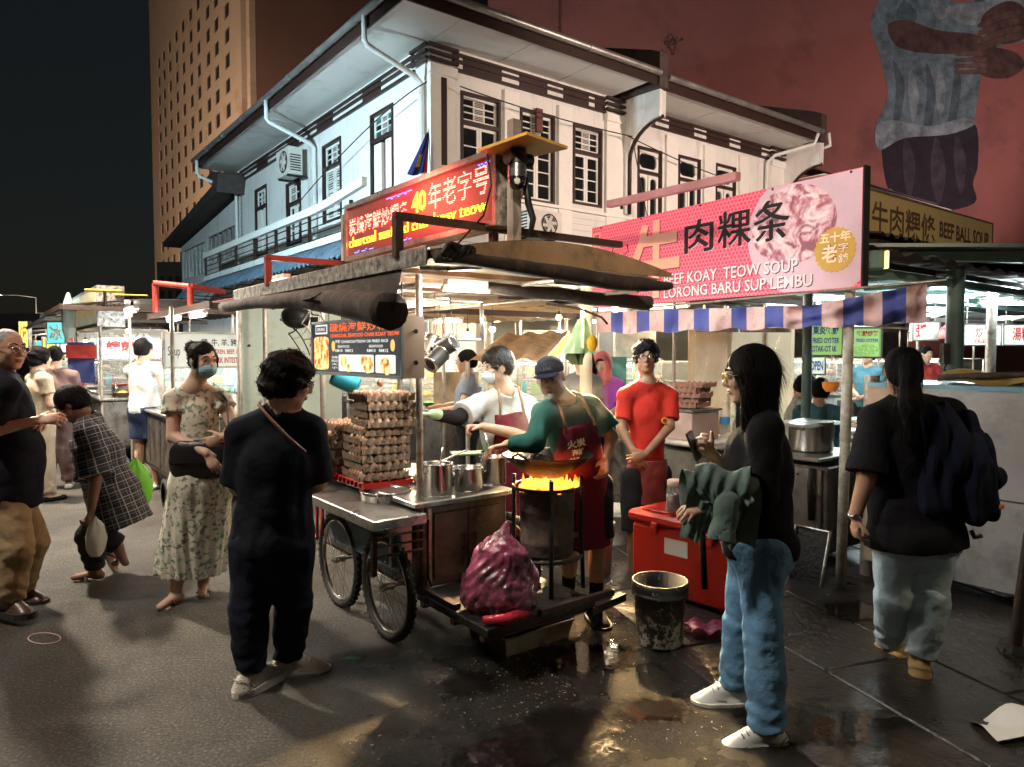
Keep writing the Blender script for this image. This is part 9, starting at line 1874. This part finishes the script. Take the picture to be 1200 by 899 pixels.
WHT = MATS['white_cotton']; GRY = cloth('grey_cloth', (.09,.10,.11)); PUR = cloth('purple_cloth', (.32,.08,.38)); PNK = cloth('pink_cloth', (.55,.16,.18)); LBL = cloth('light_blue_cloth', (.25,.45,.55)); BEI = cloth('beige_cloth', (.42,.34,.25)); DBL = cloth('dark_blue_shorts', (.03,.045,.09)); TEA = cloth('teal_cloth', (.06,.15,.19)); REDC = cloth('red_vest', (.4,.05,.04))
bystander('man in white sleeveless vest and navy shorts seen from behind at the oyster stall', 168, 7.9, 1.68, (.25,1,0), SK_B, WHT, DBL, 'short', 'work', .08, .75)
bystander('woman with short dark hair and beige top behind the stooped person', 45, 7.3, 1.58, (.6,.8,0), SK_A, BEI, BEI, 'curly', 'front', .6)
bystander('woman with tied hair in brown dress behind the bald man, farther from the kerb', 64, 7.9, 1.6, (-.4,.9,0), SK_B, cloth('brown_cloth', (.14,.09,.08)), cloth('brown_cloth', (.14,.09,.08)), 'bun', 'front', .5)
bystander('vendor in light blue shirt and cap bending behind the stewed meat stall', 286, 8.6, 1.6, (-.8,-.5,0), SK_A, LBL, GRY, 'short', 'work', .9, None, 1., .35, hat=cloth('teal_cap', (.03,.07,.10)))
bystander('dark haired woman in grey tee looking down behind the old cook', 683, 6.8, 1.58, (-.7,-.6,-.2), SK_A, GRY, BLK, 'pony', 'work', .7)
q = bystander('woman in purple top and pink headscarf behind the man in red', 706, 7.2, 1.52, (-.3,-.9,-.1), SK_A, PUR, BLK, 'short', 'work', .8)
S = SDF(.011); T = q.T; S.ell(T(0,-.01,.02), V((.10,.118,.12)), q.R, .01); S.cap(T(0,-.02,-.06), T(0,.01,-.17), .09, .11, .04); S.ell(T(0,.10,-.01), V((.055,.05,.075)), q.R, .01, 's'); q.part(S, 'headscarf', PNK)
bystander('person in grey blue shirt reaching out behind the young cook', 548, 7.0, 1.55, (-.95,-.1,0), SK_B, cloth('grey_blue', (.16,.19,.24)), BLK, 'short', 'work', .5)
def seated(px, d, h, fwd):
    b = W(px, 412, d); b.z = 0; f = V(fwd).normalized(); r = f.cross(UP); k = h/1.68; P_ = lambda x, y, z: b+(r*x+f*y)*k+UP*(z*k)
    return dict(head=P_(0,.10,1.16), neck=P_(0,.03,1.02), shL=P_(-.18,.02,.96), shR=P_(.18,.02,.96), elL=P_(-.22,.10,.72), elR=P_(.22,.10,.72), wrL=P_(-.10,.33,.76), wrR=P_(.10,.33,.76), hipL=P_(-.09,-.02,.50), hipR=P_(.09,-.02,.50), knL=P_(-.12,.40,.50), knR=P_(.12,.40,.50), anL=P_(-.12,.42,.08), anR=P_(.12,.42,.08))
for (px, d, fwd, sm, tm, lb, ht, sz) in ((962,6.9,(.5,.9,0),SK_B,TEA,'seated man in teal tee seen from behind, left of the pale post',None,1.68), (934,7.3,(.9,-.4,-.3),SK_A,WHT,'leaning man in white tee and pale cap behind the woman in jeans',cloth('white_cap',(.6,.6,.57)),1.75), (1040,7.6,(-.8,.5,0),SK_B,PNK,'seated person in pink shirt beside the ponytail woman',None,1.6)):
    bystander(lb, px, d, sz, fwd, sm, tm, BLK, 'short', J=seated(px, d, sz, fwd), hat=ht, group='seated customers in the food court')
    q = W(px, 412, d); q.z = 0; t = thing('plastic_stool', ['red','blue','green'][px % 3]+' plastic stool under the '+lb.split(' beside')[0].split(' seen')[0].split(' behind')[0], 'stool', q, 0, 'plastic stools in the food court'); c = [M_PRED,M_PBLUE,M_PGREEN][px % 3]; mb = MB(); mb.bbox((0,0,.40), (.3,.3,.03), .01); prt(mb, 'seat', c, t)
    for sx_ in (-1,1):
        for sy_ in (-1,1): mb = MB(); mb.cyl((.13*sx_,.13*sy_,.39), (.17*sx_,.17*sy_,0), .015, n=6); prt(mb, 'leg', c, t)
bystander('man in blue cap and dark shirt standing in the food court', 1018, 9.3, 1.60, (-.8,-.4,0), SK_B, TEA, BLK, 'short', 'front', .6, hat=cloth('blue_cap', (.05,.12,.35)))
bystander('vendor in red apron standing behind the glass case stall', 1085, 10.8, 1.62, (.1,-1,0), SK_B, REDC, BLK, 'short', 'work', .6)
